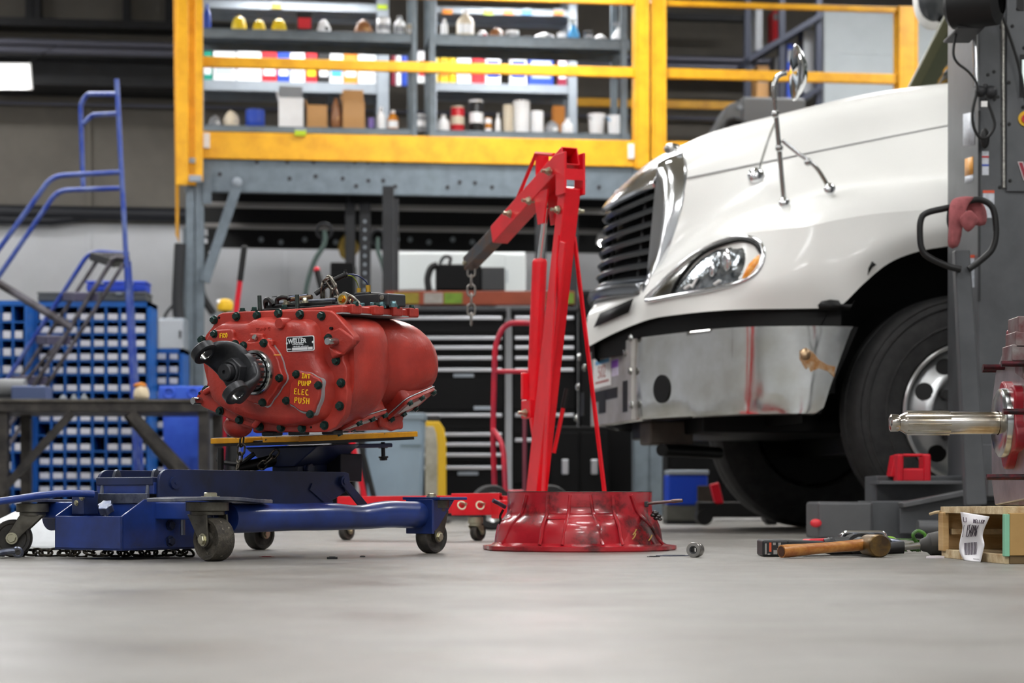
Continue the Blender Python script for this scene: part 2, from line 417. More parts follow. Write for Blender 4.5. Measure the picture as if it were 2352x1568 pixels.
for yy, lite in ((.75, 1), (2.05, 1), (3.55, 0)):
    b = MB(); b.bx(mx(440), mx(1560), yy, yy+.05, zg0+.0, zk0-.02); b.build('joist', m_black, mzt)
    if lite:
        b = MB(); b.bx(mx(440), mx(1560), yy-.02, yy+.1, zg0-.004, zg0+.03); b.build('joist_flange', mat('flange_bounce_grey', '8d8a88', .5, metal=.2), mzt)  # floor bounce on the flange is put into this paler grey
    else:
        for px in (600, 645, 700, 743, 771, 912, 942, 985, 1040, 1085):
            q = MZ.y(px, 556 if px % 2 else 550, yy-.01); c = MB(); c.cyl((q.x, yy-.02, q.z), (q.x, yy, q.z), .025, n=10); c.build('bolt', m_galvl, mzt)
def mcol(px0, px1, y, zt, nm='column'):
    x0, x1 = mx(px0, y), mx(px1, y); c = MB(); d = x1-x0
    c.bx(x0, x1, y, y+.015, .02, zt); c.bx(x0, x1, y+d*.9, y+d*.9+.015, .02, zt); c.bx((x0+x1)/2-.012, (x0+x1)/2+.012, y, y+d*.9, .02, zt); c.bx(x0, x0+.012, y, y+d*.5, .02, zt)
    c.bx(x0-.06, x1+.06, y-.06, y+d+.06, 0, .02)
    return c.build(nm, m_galv, mzt, bevel=.004)
mcol(426, 468, -.03, zk0-.01); mcol(1455, 1528, -.03, zk0-.01); mcol(420, 455, WY-1.2, zk0-.01); mcol(1442, 1490, WY-1.2, zk0-.01)
q0, q1 = MZ.y(545, 425, -.05), MZ.y(470, 648, -.05); b = MB(); b.beam(q0, q1, .08, .015, up=(0, 1, 0)); br = b.build('knee_brace', m_galv, mzt, bevel=.003)
c = MB(); c.bolt(MZ.y(545, 418, -.06), (0, -1, 0), .03, .02); c.build('bolt', m_galvl, br)
b = MB(); q = MZ.y(475, 408, -.03); b.bx(mx(466), mx(486), -.045, -.03, mz(470, 470), mz(470, 395)); b.build('gusset', m_galv, mzt, bevel=.003)
# guard rails, one thing per bay
ztop1, ztop0 = mz(1530, 1), mz(1530, 14)
zm1, zm0 = mz(470, 130), mz(470, 154)
def grail(label, px0, px1, posts, yo=0., kick=True, top=True):
    t = mthing('guard_rail', label, 'railing', 'yellow mezzanine guard rails')
    x0, x1 = mx(px0, yo), mx(px1, yo)
    if top:
        b = MB(); b.bx(x0, x1, yo-.02, yo+.03, ztop0, ztop1); b.build('top_rail', m_yel, t, bevel=.008)
    b = MB(); b.bx(x0, x1, yo-.02, yo+.03, zm0, zm1); b.build('middle_rail', m_yel, t, bevel=.008)
    if kick:
        b = MB(); b.bx(x0, x1, yo-.03, yo-.005, zk0, zk1-.02); b.bx(x0, x1, yo-.03, yo+.05, zk1-.03, zk1); b.build('kick_beam', m_yel, t, bevel=.006)
    for (a0, a1) in posts:
        u0, u1 = mx(a0, yo), mx(a1, yo); b = MB(); b.bx(u0, u1, yo-.05, yo+.0, zk0-.02, ztop1); b.bx(u0, u0+.02, yo-.06, yo+.1, zk0-.02, ztop1); b.bx(u1-.02, u1, yo-.06, yo+.1, zk0-.02, ztop1)
        b.build('post', m_yel, t, bevel=.006)
    return t
g1 = grail('yellow guard rail bay in front of the parts shelves', 466, 1456, [(1456, 1489)])
g2 = grail('yellow guard rail bay above the truck hood', 1526, 2062, [(1494, 1528), (2060, 2104)])
for (px, py) in ((473, 320), (1448, 345)):
    q = MZ.y(px, py, -.035); c = MB(); c.bx(q.x-.02, q.x+.03, -.05, -.03, q.z-.07, q.z+.05); c.build('bracket', m_white, g1, bevel=.003)
rr = mthing('guard_rail', 'yellow guard rail at the back edge of the mezzanine', 'railing', 'yellow mezzanine guard rails')
yb = WY-.7; b = MB(); b.bx(mx(1300, yb), mx(1700, yb), yb, yb+.05, mz(1500, 247, yb), mz(1500, 228, yb)); b.build('top_rail', m_yel, rr, bevel=.008)
b = MB(); b.bx(mx(1300, yb), mx(1700, yb), yb, yb+.05, mz(1500, 350, yb), mz(1500, 333, yb)); b.build('middle_rail', m_yel, rr, bevel=.008)
for p_ in (1305, 1695):
    b = MB(); b.bx(mx(p_, yb)-.03, mx(p_, yb)+.03, yb, yb+.05, zk0, mz(1500, 228, yb)); b.build('post', m_yel, rr, bevel=.008)
# the tall yellow corner mast at the left with its wide channel and rusty back edge
lp = mthing('mast_guard', 'tall yellow steel channel standing at the mezzanine corner', 'post')
def mpart(parent, nm, px0, px1, py0, py1, y0, y1, m, bev=.005):
    b = MB(); b.bx(mx(px0, y0), mx(px1, y0), y0, y1, mz(440, py1, y0), mz(440, py0, y0)); return b.build(nm, m, parent, bevel=bev)
mpart(lp, 'channel_flange', 405, 432, -60, 425, -.14, -.1, m_yel); mpart(lp, 'channel_web', 432, 450, -60, 425, -.06, -.03, m_yel); mpart(lp, 'channel_flange', 449, 466, -60, 415, -.14, -.1, m_yel)
b = MB(); xs = [mx(398, .1), mx(412, .1)]
b.prism([(xs[0], mz(440, -60, .1)), (xs[1], mz(440, -60, .1)), (xs[1], mz(440, 560, .1)), (xs[0]+.02, mz(440, 540, .1))], -.1, -.06, Matrix.Rotation(R(90), 4, 'X')); b.build('rear_plate', mat('worn_yellow', 'c98f14', .5, dirt='5b3a1c', dirt_amt=.2, dscale=8), lp, bevel=.004)
mpart(lp, 'clip', 434, 463, 402, 417, -.17, -.14, m_galvl); mpart(lp, 'clip', 434, 461, 362, 374, -.12, -.09, m_galvl)

# ================================================================ parts shelves on the mezzanine
def shelf_unit(label, px0, px1, y0, depth, levels, ups, m, zlo=None):
    t = mthing('shelf_unit', label, 'shelf', 'grey parts shelves on the mezzanine'); x0, x1 = mx(px0, y0), mx(px1, y0); zs = []
    for (pxr, pa, pb) in levels:
        za, zb = mz(pxr, pa, y0), mz(pxr, pb, y0); zs.append(za)
        b = MB(); b.bx(x0, x1, y0, y0+.02, zb, za); b.bx(x0, x1, y0, y0+depth, za-.02, za-.004); b.bx(x0, x1, y0+depth-.02, y0+depth, zb, za); b.build('shelf', m, t, bevel=.004)
    for (a0, a1) in ups:
        for yy in (y0-.012, y0+depth-.03):
            u0, u1 = mx(a0, y0), mx(a1, y0); b = MB(); b.bx(u0, u1, yy, yy+.012, zk0+.09, zlo or 4.95); b.bx(u0, u0+.01, yy, yy+.05, zk0+.09, zlo or 4.95); up = b.build('upright', m, t, bevel=.003)
    return zs
YF, YR = .95, 2.35
sa = shelf_unit('grey steel shelf unit in front with yellow hard hats on it', 452, 958, YF, .5, [(700, 70, 92), (700, 291, 305)], [(452, 464), (945, 958)], m_galv)
sb = shelf_unit('grey steel shelf unit in front with white rolls and pails', 985, 1447, YF, .5, [(1200, 83, 108), (1200, 302, 318)], [(985, 1000), (1425, 1440)], m_galv)
sc_ = shelf_unit('pale shelf unit behind, crowded with white oil boxes', 425, 893, YR, .5, [(700, 4, 24), (700, 188, 212)], [(425, 437), (866, 893)], m_galvl)
sd = shelf_unit('grey shelf unit behind, right one, ending before the pails', 993, 1325, YR, .5, [(1150, 18, 34), (1150, 192, 212)], [(993, 1003), (1305, 1325)], m_galvl)
COL = dict(white='eceef0', blue='1f45b0', yellow='e6c61c', red='c8202c', black='18181a', brown='8a5c38', card='b98b55', teal='1f8f7a', orange='e88a2a', purple='6f5aa0', amber='c27a1e', grey='8d9094', beige='cfc4ae', maroon='8a1f3a', cyan='4aa0d8', green='b8d020', clear='b9c4c8')
def cm(c): return mat('item_'+c, COL[c], .38, var=.08)
def item(kind, name, label, cat, x0, x1, y0, yl, zb, c, c2=None, group=None):
    """one thing on a shelf: pixel span x0..x1, top pixel y0, at depth yl on shelf height zb"""
    X0, X1 = mx(x0, yl), mx(x1, yl); wd = X1-X0; h = mz((x0+x1)/2, y0, yl)-zb; r = wd/2
    t = mthing(name, label, cat, group, ((X0+X1)/2, yl+r*.9, zb+.001))
    M1 = cm(c); M2 = cm(c2) if c2 else cm('white')
    if kind == 'jug':
        a = MB(); a.lathe([(r*.9, 0), (r, h*.04), (r, h*.55), (r*.8, h*.7), (r*.36, h*.82), (r*.32, h*.88)], 20, capends=True); a.build('body', M1, t)
        a = MB(); a.lathe([(r*.4, h*.87), (r*.4, h), (r*.3, h*1.0)], 14, capends=True); a.build('cap', M2, t)
        a = MB(); a.lathe([(r*1.01, h*.15), (r*1.01, h*.48)], 20, a0=-2.6, a1=-.5); a.build('label_patch', M2, t)
    elif kind == 'can':
        a = MB(); a.lathe([(r*.96, 0), (r, h*.03), (r, h*.92), (r*.94, h*.95)], 20, capends=True); a.build('body', M1, t)
        a = MB(); a.lathe([(r*.98, h*.94), (r*.98, h), (r*.8, h)], 20, capends=True); a.build('lid', M2, t)
        a = MB(); a.lathe([(r*1.01, h*.3), (r*1.01, h*.62)], 20, a0=-2.8, a1=-.3); a.build('label_patch', M2, t)
    elif kind == 'pail':
        a = MB(); a.lathe([(r*.75, 0), (r*.95, h*.9), (r, h*.92), (r, h), (r*.9, h*.98), (r*.72, .02)], 22, capends=True); a.build('body', M1, t)
        a = MB(); a.tube([(r*math.cos(x_), -r*.6, h*.9-r*.5*math.sin(x_)) for x_ in [math.pi*i/8 for i in range(9)]], .006, 6); a.build('bail', M2, t)
    elif kind == 'hat':
        a = MB(); a.lathe([(r, 0), (r*.98, .02), (r*.86, .025), (r*.84, h*.45), (r*.62, h*.85), (r*.2, h), (.001, h)], 22); a.build('shell', M1, t)
        a = MB(); a.bx(-r*.08, r*.08, -r*.8, r*.6, h*.6, h*1.04); a.build('ridge', M1, t, bevel=.01)
    elif kind == 'box':
        a = MB(); a.bx(-r, r, -r*.9, r*.9, 0, h*.96); a.build('carton', M1, t, bevel=.006)
        a = MB(); a.bx(-r*.8, r*.8, -r*.9-.004, -r*.9+.002, h*.22, h*.72); a.build('label_patch', M2, t)
        a = MB(); a.bx(-r*.98, r*.98, -r*.85, -.004, h*.96, h); a.bx(-r*.98, r*.98, .004, r*.85, h*.96, h); a.build('flap', M1, t)
    elif kind == 'open':
        hb = h*.66
        a = MB(); a.bx(-r, r, -r*.9, r*.9, 0, hb); a.build('carton', M1, t, bevel=.006)
        a = MB(); a.beam((0, r*.86, hb), (0, r*1.1, h), r*1.9, .012, up=(0, 1, 0)); a.build('flap', M2, t)
        a = MB(); a.beam((-r, 0, hb), (-r*1.15, 0, hb*1.2), r*1.6, .01, up=(1, 0, 0)); a.build('flap', M1, t)
    elif kind == 'roll':
        a = MB(); a.lathe([(r*.25, h), (r*.98, h), (r, h*.97), (r, h*.03), (r*.97, 0), (r*.25, 0), (r*.25, h)], 22); a.build('paper', M1, t)
        a = MB(); a.lathe([(r*.25, h*1.002), (r*.2, h*1.002), (r*.2, 0)], 16); a.build('core', M2, t)
    elif kind == 'bag':
        rng = random.Random(int(x0)); rings = []
        for i, (k_, zz) in enumerate(((.8, 0), (1, .18), (.95, .45), (.7, .75), (.3, .95), (.05, 1))):
            rings.append([V((math.cos(a_)*r*k_*rng.uniform(.8, 1.1), math.sin(a_)*r*.8*k_*rng.uniform(.8, 1.1), h*zz*rng.uniform(.93, 1.03))) for a_ in [2*math.pi*j/12 for j in range(12)]])
        a = MB(); a.loft(rings); a.build('sack', M1, t, smooth=True, angle=80)
        a = MB(); a.ball((r*.3, -r*.6, h*.35), r*.35, 10, 6, (1, .4, .8)); a.build('print_patch', M2, t)
    elif kind == 'spray':
        a = MB(); a.lathe([(r*.9, 0), (r, h*.05), (r, h*.3), (r*.45, h*.6), (r*.3, h*.72)], 18, capends=True); a.build('body', M1, t)
        a = MB(); a.bx(-r*.8, r*.35, -r*.25, r*.25, h*.82, h); a.cyl((0, 0, h*.7), (0, 0, h*.85), r*.35, n=12); a.bx(-r*.5, -r*.35, -r*.1, r*.1, h*.6, h*.84); a.build('trigger_head', M2, t, bevel=.004)
    return t
zA, zA2 = sa; zB, zB2 = sb; zC, zC2 = sc_; zD, zD2 = sd
y1_ = YF+.1
G1 = 'goods on the front upper shelf'
I = item
I('jug', 'oil_bottle', 'dark blue bottle at the left end of the upper shelf', 'bottle', 467, 484, 8, y1_, zA, 'blue', 'blue', G1)
I('hat', 'hard_hat', 'yellow hard hat, leftmost of three on the upper shelf', 'helmet', 528, 569, 34, y1_, zA, 'yellow', None, G1)
I('hat', 'hard_hat', 'smaller yellow hard hat between two larger ones', 'helmet', 578, 612, 43, y1_, zA, 'yellow', None, G1)
I('hat', 'hard_hat', 'yellow hard hat, rightmost of three, beside black box', 'helmet', 621, 661, 40, y1_, zA, 'yellow', None, G1)
I('box', 'parts_carton', 'black and red carton with white base beside the hard hats', 'box', 681, 718, 28, y1_, zA, 'black', 'red', G1)
I('bag', 'parts_bag', 'crumpled black and white bag on the upper shelf', 'bag', 727, 762, 42, y1_, zA, 'white', 'black', G1)
I('bag', 'paper_sack', 'brown paper sack slumped on the upper shelf', 'bag', 812, 858, 40, y1_, zA, 'brown', 'card', G1)
I('can', 'white_tub', 'white tub near the shelf upright on the upper shelf', 'tub', 866, 897, 38, y1_, zA, 'white', 'grey', G1)
I('jug', 'white_jug', 'tall white jug right of the white tub', 'jug', 905, 932, 35, y1_, zA, 'white', 'grey', G1)
I('can', 'small_tin', 'small pale tin at the middle shelf uprights', 'tin', 935, 950, 55, y1_, zA, 'beige', None, G1)
I('jug', 'slim_bottle', 'slim white bottle on the right upper shelf', 'bottle', 1013, 1030, 42, y1_, zB, 'white', 'white', G1)
I('jug', 'clear_jug', 'large cloudy jug half full standing on the upper shelf', 'jug', 1050, 1091, 20, y1_, zB, 'beige', 'white', G1)
I('bag', 'rag_bundle', 'small white rag bundle right of the cloudy jug', 'rag', 1095, 1124, 67, y1_, zB, 'white', 'red', G1)
I('bag', 'rag_bundle', 'brown and white rag heap on the upper shelf', 'rag', 1125, 1160, 60, y1_, zB, 'brown', 'white', G1)
I('can', 'white_tub', 'low white tub in the middle of the right upper shelf', 'tub', 1162, 1194, 68, y1_, zB, 'white', 'grey', G1)
I('bag', 'rag_bundle', 'wide low white rag heap on the right upper shelf', 'rag', 1226, 1281, 70, y1_, zB, 'white', 'grey', G1)
I('can', 'white_cup', 'white cup left of the blue funnel bottle', 'cup', 1281, 1302, 74, y1_, zB, 'white', None, G1)
I('spray', 'funnel_bottle', 'blue funnel topped bottle on the upper shelf', 'bottle', 1305, 1333, 40, y1_, zB, 'cyan', 'clear', G1)
I('can', 'small_tin', 'black tin right of the blue funnel bottle', 'tin', 1342, 1363, 70, y1_, zB, 'black', 'grey', G1)
I('bag', 'rag_bundle', 'small white rag next to the black tin', 'rag', 1365, 1396, 76, y1_, zB, 'white', 'grey', G1)
I('spray', 'spray_bottle', 'white spray bottle at the right end of the upper shelf', 'bottle', 1408, 1441, 48, y1_, zB, 'white', 'grey', G1)
G2 = 'oil boxes on the rear shelf'; y2_ = YR+.06
rear = [(467, 487, 'teal', 'white', 'teal and white'), (490, 541, 'white', 'clear', 'wide white and pale blue'), (544, 600, 'white', 'white', 'widest plain white'), (602, 636, 'red', 'white', 'red with white round label'), (638, 665, 'blue', 'white', 'bright blue'), (667, 700, 'white', 'clear', 'plain white right of the blue one'), (703, 728, 'red', 'yellow', 'red and yellow'), (732, 756, 'black', 'white', 'black with white label'), (758, 788, 'white', 'cyan', 'white left of the orange one'), (790, 821, 'orange', 'white', 'orange and white'), (823, 863, 'white', 'white', 'white beside the rear upright'),
        (897, 908, 'maroon', 'maroon', 'narrow maroon'), (909, 922, 'white', 'white', 'narrow white'), (923, 936, 'blue', 'blue', 'narrow blue'), (960, 982, 'white', 'red', 'white between the front uprights'), (993, 1008, 'yellow', 'white', 'narrow yellow and white'), (1010, 1030, 'yellow', 'orange', 'plain yellow'), (1032, 1047, 'yellow', 'blue', 'yellow with blue base'), (1050, 1082, 'white', 'clear', 'white left of the solid red'), (1085, 1112, 'red', 'red', 'solid red'), (1115, 1150, 'white', 'blue', 'white with blue print'), (1172, 1210, 'white', 'blue', 'white and blue at the right'), (1215, 1271, 'blue', 'clear', 'wide deep blue'), (1281, 1302, 'maroon', 'white', 'dark red with white knob')]
for (a0, a1, c1, c2, d) in rear:
    I('box' if a1-a0 > 18 else 'can', 'oil_box', d+(' carton' if a1-a0 > 18 else ' can')+' on the rear shelf', 'box' if a1-a0 > 18 else 'can', a0, a1, 118, y2_, zC2 if a0 < 950 else zD2, c1, c2, G2)
G3 = 'goods on the front lower shelf'
lowz = lambda px: zA2 if px < 970 else zB2
for (kd, nm, lb, ct, a0, a1, t0, c1, c2) in [
 ('bag', 'parts_bag', 'small silvery bag at the left end of the lower shelf', 'bag', 478, 510, 262, 'grey', 'white'),
 ('bag', 'parts_bag', 'larger silvery white bag left of the blue canister', 'bag', 510, 552, 250, 'beige', 'grey'),
 ('can', 'blue_canister', 'blue canister with white print on the lower shelf', 'can', 564, 608, 250, 'blue', 'blue'),
 ('open', 'tall_carton', 'tall white carton with grey flap raised', 'box', 640, 697, 187, 'white', 'grey'),
 ('open', 'brown_carton', 'brown carton with dark raised flap right of white carton', 'box', 705, 752, 212, 'card', 'black'),
 ('bag', 'paper_sack', 'dark brown sack squeezed between two brown cartons', 'bag', 757, 786, 222, 'brown', 'card'),
 ('open', 'brown_carton', 'tallest brown carton on the lower shelf', 'box', 787, 838, 197, 'card', 'card'),
 ('can', 'small_tin', 'small purple tin beside the tallest brown carton', 'tin', 845, 860, 270, 'purple', 'purple'),
 ('jug', 'white_bottle', 'white bottle left of the amber bottle', 'bottle', 866, 886, 245, 'white', 'white'),
 ('jug', 'amber_bottle', 'amber bottle with white cap on the lower shelf', 'bottle', 890, 916, 252, 'amber', 'white'),
 ('can', 'silver_tin', 'silver tin at the foot of the middle uprights', 'tin', 948, 980, 262, 'grey', 'white'),
 ('jug', 'white_jug', 'white jug left of the red can on lower shelf', 'jug', 1005, 1034, 262, 'white', 'white'),
 ('can', 'red_can', 'big red coffee can on the lower shelf', 'can', 1036, 1068, 243, 'red', 'beige'),
 ('can', 'dark_can', 'dark can with white lid, tallest beside the red can', 'can', 1078, 1112, 229, 'black', 'white'),
 ('can', 'small_tin', 'white tin with amber band under the dark can', 'tin', 1114, 1130, 270, 'white', 'amber'),
 ('jug', 'slim_bottle', 'slim white bottle left of the paper rolls', 'bottle', 1138, 1151, 260, 'white', 'white'),
 ('roll', 'paper_roll', 'grey white paper roll, left of the tallest roll', 'roll', 1156, 1180, 240, 'beige', 'grey'),
 ('roll', 'paper_roll', 'tallest white paper roll on the lower shelf', 'roll', 1180, 1219, 230, 'white', 'grey'),
 ('roll', 'paper_roll', 'shorter white paper roll right of the tallest', 'roll', 1221, 1250, 254, 'white', 'grey'),
 ('bag', 'rag_bundle', 'grey rag heap right of the paper rolls', 'rag', 1252, 1290, 274, 'grey', 'white'),
 ('jug', 'white_jug', 'white jug at the right shelf upright', 'jug', 1291, 1318, 270, 'white', 'white'),
 ('pail', 'white_pail', 'white pail near the right end of the lower shelf', 'pail', 1352, 1394, 260, 'white', 'grey'),
 ('pail', 'white_pail', 'white pail nearest the yellow double post', 'pail', 1396, 1434, 264, 'white', 'cyan')]:
    I(kd, nm, lb, ct, a0, a1, t0, y1_, lowz(a0), c1, c2, G3)
I('box', 'yellow_carton', 'yellow carton leaning behind the grey rag heap', 'box', 1270, 1298, 243, y1_+.2, zB2, 'amber', 'amber', G3)
# price clips on shelf fronts
for (px, yl, py, c, lb) in ((690, -.05, 303, 'green', 'yellow green tag on the yellow kick beam'), (878, YR-.02, 14, 'green', 'yellow green tag on the rear top shelf'), (635, YR-.02, 12, 'yellow', 'pale yellow tag left on the rear top shelf'), (1028, YR-.02, 25, 'orange', 'orange tag on the right rear top shelf'), (1122, YR-.02, 27, 'green', 'lime tag on the right rear top shelf'), (1168, YR-.02, 27, 'orange', 'wide orange tag on the right rear top shelf'), (1210, YR-.02, 27, 'cyan', 'blue tag on the right rear top shelf'), (1283, YR-.02, 28, 'orange', 'orange tag at the right end of the rear top shelf')):
    q = MZ.y(px, py, yl); t = mthing('shelf_tag', lb, 'tag', 'shelf tags', (q.x, yl, q.z)); b = MB(); b.bx(-.045, .045, -.006, .012, -.03, .02); b.build('card', cm(c), t, bevel=.002)
    b = MB(); b.bx(-.04, .04, -.008, .014, .012, .03); b.build('clip', m_galvl, t)

# ================================================================ right background: dark rack, white door panel, grey machine
rk = mthing('slanted_rack', 'black open rack with slanted shelves behind the railing', 'rack')
yk = 2.2
def kz(py): return mz(1800, py, yk)
for px in (1718, 1797, 1882):
    b = MB(); b.bx(mx(px, yk)-.03, mx(px, yk)+.03, yk, yk+.06, zk0+.1, 4.99); b.build('upright', mat('rack_blue_black', '2b3040', .5), rk, bevel=.004)
for (p0, p1) in (((1718, 135), (1890, 30)), ((1718, 305), (1890, 195))):
    u0, u1 = MZ.y(*p0, yk-.03), MZ.y(*p1, yk-.03); b = MB(); b.prism([(u0.x, u0.z-.04), (u1.x, u1.z-.04), (u1.x, u1.z+.02), (u0.x, u0.z+.02)], yk-.05, yk+.42, Matrix(((1, 0, 0, 0), (0, 0, 1, 0), (0, 1, 0, 0), (0, 0, 0, 1)))); b.build('slanted_shelf', MATS['rack_blue_black'], rk, bevel=.004)
for (nm, p0, p1, a0, a1, c, lb) in (('red_binder', 1775, 1792, 25, 95, 'red', 'red box on the black slanted rack'), ('grey_pipe_bundle', 1735, 1752, 20, 116, 'grey', 'grey tube standing in the black rack'), ('brown_roll', 1738, 1766, 150, 281, 'card', 'tan cardboard roll low in the black rack'), ('blue_folder', 1808, 1822, 100, 241, 'blue', 'blue folder in the black rack behind the hood mirror'), ('grey_folder', 1845, 1870, 70, 214, 'grey', 'grey folder at the right of the black rack'), ('grey_folder', 1780, 1800, 130, 256, 'grey', 'pale folder left of the blue folder in the rack')):
    q0, q1 = MZ.y(p0, a1, yk+.12), MZ.y(p1, a0, yk+.12); t = mthing(nm, lb, 'box', 'things in the black rack', (q0.x, yk+.12, q0.z))
    b = MB(); b.bx(0, q1.x-q0.x, 0, .2, 0, q1.z-q0.z); b.build('cover', cm(c), t, bevel=.006); b = MB(); b.bx(.006, q1.x-q0.x-.006, -.003, 0, (q1.z-q0.z)*.7, (q1.z-q0.z)*.9); b.build('spine_label', cm('grey'), t)
d = MB(); yd = 3.2; d.bx(mx(1893, yd), mx(2420, yd), yd, yd+.1, zk0+.1, 4.99); o = d.build('wall_partition', mat('partition_white', 'b4bbbe', .6, var=.05), smooth=False); o.matrix_world = MZ.M; struct(o)
for py in (-40, 123, 260):
    b = MB(); b.bx(mx(1893, yd), mx(2420, yd), yd-.006, yd, mz(2000, py, yd)-.006, mz(2000, py, yd)+.006); b.build('seam', mat('seam_grey', 'b9bfc2', .6), o)
gm = mthing('grey_machine', 'grey machine housing with round side cover behind the hood', 'machine', None, (mx(1760, .8), .8, zk0+.1)); x0_, x1_ = mx(1705, .8)-mx(1760, .8), mx(1852, .8)-mx(1760, .8); zt = mz(1760, 222, .8)-zk0-.1
b = MB(); b.bx(x0_, x1_, 0, .4, 0, zt); b.build('housing', mat('machine_grey', '6d7073', .5), gm, bevel=.03, seg=3)
xl_ = mx(1640, .8)-mx(1760, .8); b = MB(); b.prism([(xl_, 0), (x0_, 0), (x0_, zt*.96), (xl_+.14, zt*.9), (xl_, zt*.55)], -.35, -.02, Matrix.Rotation(R(90), 4, 'X')); b.build('side_cover', MATS['machine_grey'], gm, bevel=.01)
b = MB(); b.ring((x0_-.06, -.01, zt*.5), (0, 1, 0), .12, .03); b.build('gasket', m_black, gm)
for dz in (.25, .45, .65, .85):
    b = MB(); b.bolt((x0_-.02, 0.0, zt*dz), (0, -1, 0), .018, .014); b.build('bolt', m_galvl, gm)
# beige panels between rafters, upper right
for (p0, p1, a0, a1) in ((1530, 1712, 30, 45), ):
    b = MB(); b.bx(mx(p0, 4.4), mx(p1, 4.4), 4.4, 4.5, mz(1600, a1, 4.4), mz(1600, a0, 4.4)); o = b.build('trim_2', m_dark, smooth=False); o.matrix_world = MZ.M; struct(o)
# ================================================================ white truck
TF = Fr(V((1.909, 8.4, 0)), R(10.4))      # x: to the rear, y: across (near wheel face = 0, centre = 1.15), z up
HC = 1.15
truck = thing('truck', 'white semi truck with chrome bumper, grille and hood mirror', 'truck', M=TF.M)
m_tw = mat('truck_white', 'e6e6e2', .33, coat=.25, var=.03, vscale=2, spec=.5)
m_chr = mat('chrome', 'e2e4e6', .15, metal=1.)
m_chrd = mat('chrome_worn', 'b9bbbc', .2, metal=1., var=.25, vscale=5, col2='9a9890', rvar=.1, bump=.06, bscale=5)
m_bump = mat('polished_bumper', 'dcdddc', .13, metal=1., var=.15, vscale=4, col2='c4c2ba', rvar=.06, bump=.16, bscale=3.2)
m_alu = mat('brushed_aluminium', 'b2b0ac', .4, metal=.45, var=.2, vscale=6, col2='9a9690', rvar=.1)
m_blk = mat('black_plastic', '050505', .5, spec=.3)
m_rub = mat('tyre_rubber', '242425', .72, var=.3, vscale=20, col2='323232', bump=.1, bscale=50)
m_whl = mat('wheel_alloy', 'c4c6c7', .3, metal=.85, var=.12, vscale=7)
m_glass = mat('dark_glass', '1d2a26', .05, spec=.8)
m_grime = mat('chassis_grime', '3a332c', .7, var=.4, vscale=9, col2='1c1916')
def tp(px, py, lat): return TF.y(px, py, lat)
def curve(pts, n):
    """dense Catmull-Rom curve resampled evenly to n points"""
    d = smoothpath(pts, 10); L_ = [0.]
    for a, b in zip(d, d[1:]): L_.append(L_[-1]+(b-a).length)
    out = []; j = 0
    for i in range(n):
        s = L_[-1]*i/(n-1)
        while j < len(L_)-2 and L_[j+1] < s: j += 1
        t = (s-L_[j])/max(1e-9, L_[j+1]-L_[j]); out.append(d[j].lerp(d[j+1], t))
    return out
r0 = [(1347, 798, 1.15), (1400, 770, .95), (1450, 748, .76), (1500, 731, .6), (1560, 722, .42), (1640, 714, .22), (1720, 710, .1), (1800, 709, .04), (1880, 708, .0), (1922, 706, -.02), (1945, 690, -.03), (1985, 650, -.03), (2040, 605, -.03), (2100, 580, -.03), (2160, 568, -.03), (2215, 565, -.03), (2300, 585, -.03), (2400, 660, -.03)]
r1 = [(1350, 726, 1.15), (1400, 712, .95), (1450, 700, .78), (1490, 690, .63), (1590, 676, .36), (1690, 653, .14), (1757, 640, .05), (1850, 630, -.005), (1930, 610, -.03), (2000, 575, -.045), (2100, 540, -.05), (2215, 525, -.05), (2400, 540, -.05)]
r2 = [(1376, 691, 1.15), (1412, 675, .98), (1450, 660, .82), (1492, 640, .68), (1560, 596, .5), (1640, 555, .33), (1700, 538, .2), (1757, 530, .12), (1850, 520, .02), (1950, 500, -.01), (2050, 487, -.025), (2215, 478, -.03), (2400, 475, -.03)]
def row(pts, n): return curve([tp(*p) for p in pts], n)
N1 = 90
A = [row(r0, N1), row(r1, N1), row(r2, N1)]
def grid_surf(mb, rows, ksub=4, emit0=0):
    """rows: list of equal-length point lists; interpolate between rows; returns"""
    n = len(rows[0]); cols = []
    for j in range(n): cols.append(smoothpath([r[j] for r in rows], ksub))
    m = len(cols[0]); vs = []
    for i in range(emit0*ksub, m):
        vs += [cols[j][i] for j in range(n)]
    mm = m-emit0*ksub; fs = [(i*n+j, i*n+j+1, (i+1)*n+j+1, (i+1)*n+j) for i in range(mm-1) for j in range(n-1)]
    mb.add(vs, fs)
    # mirrored far half
    mb.add([V((v.x, 2*HC-v.y, v.z)) for v in vs], [f[::-1] for f in fs])
hood = MB(); grid_surf(hood, A)
r1b = [(1500, 680, .62), (1590, 676, .36), (1690, 653, .14), (1757, 640, .05), (1850, 630, -.005), (1930, 610, -.03), (2000, 575, -.045), (2100, 540, -.05), (2215, 525, -.05), (2400, 540, -.05)]
r2b = [(1492, 640, .68), (1560, 596, .5), (1640, 555, .33), (1700, 538, .2), (1757, 530, .12), (1850, 520, .02), (1950, 500, -.01), (2050, 487, -.025), (2215, 478, -.03), (2400, 475, -.03)]
r3 = [(1530, 590, .67), (1600, 545, .53), (1660, 515, .42), (1730, 490, .31), (1800, 473, .22), (1900, 450, .13), (2000, 432, .085), (2100, 420, .065), (2215, 412, .055), (2400, 405, .055)]
r4 = [(1553, 520, .66), (1640, 492, .57), (1720, 470, .49), (1800, 450, .41), (1900, 428, .34), (2000, 412, .29), (2100, 401, .26), (2215, 393, .24), (2400, 385, .24)]
r5 = [(1577, 409, .67), (1700, 384, .6), (1850, 353, .55), (2000, 323, .53), (2215, 281, .5), (2400, 250, .5)]
r6 = [(1572, 362, .75), (1640, 328, .72), (1780, 284, .68), (2000, 233, .64), (2215, 200, .62), (2400, 185, .62)]
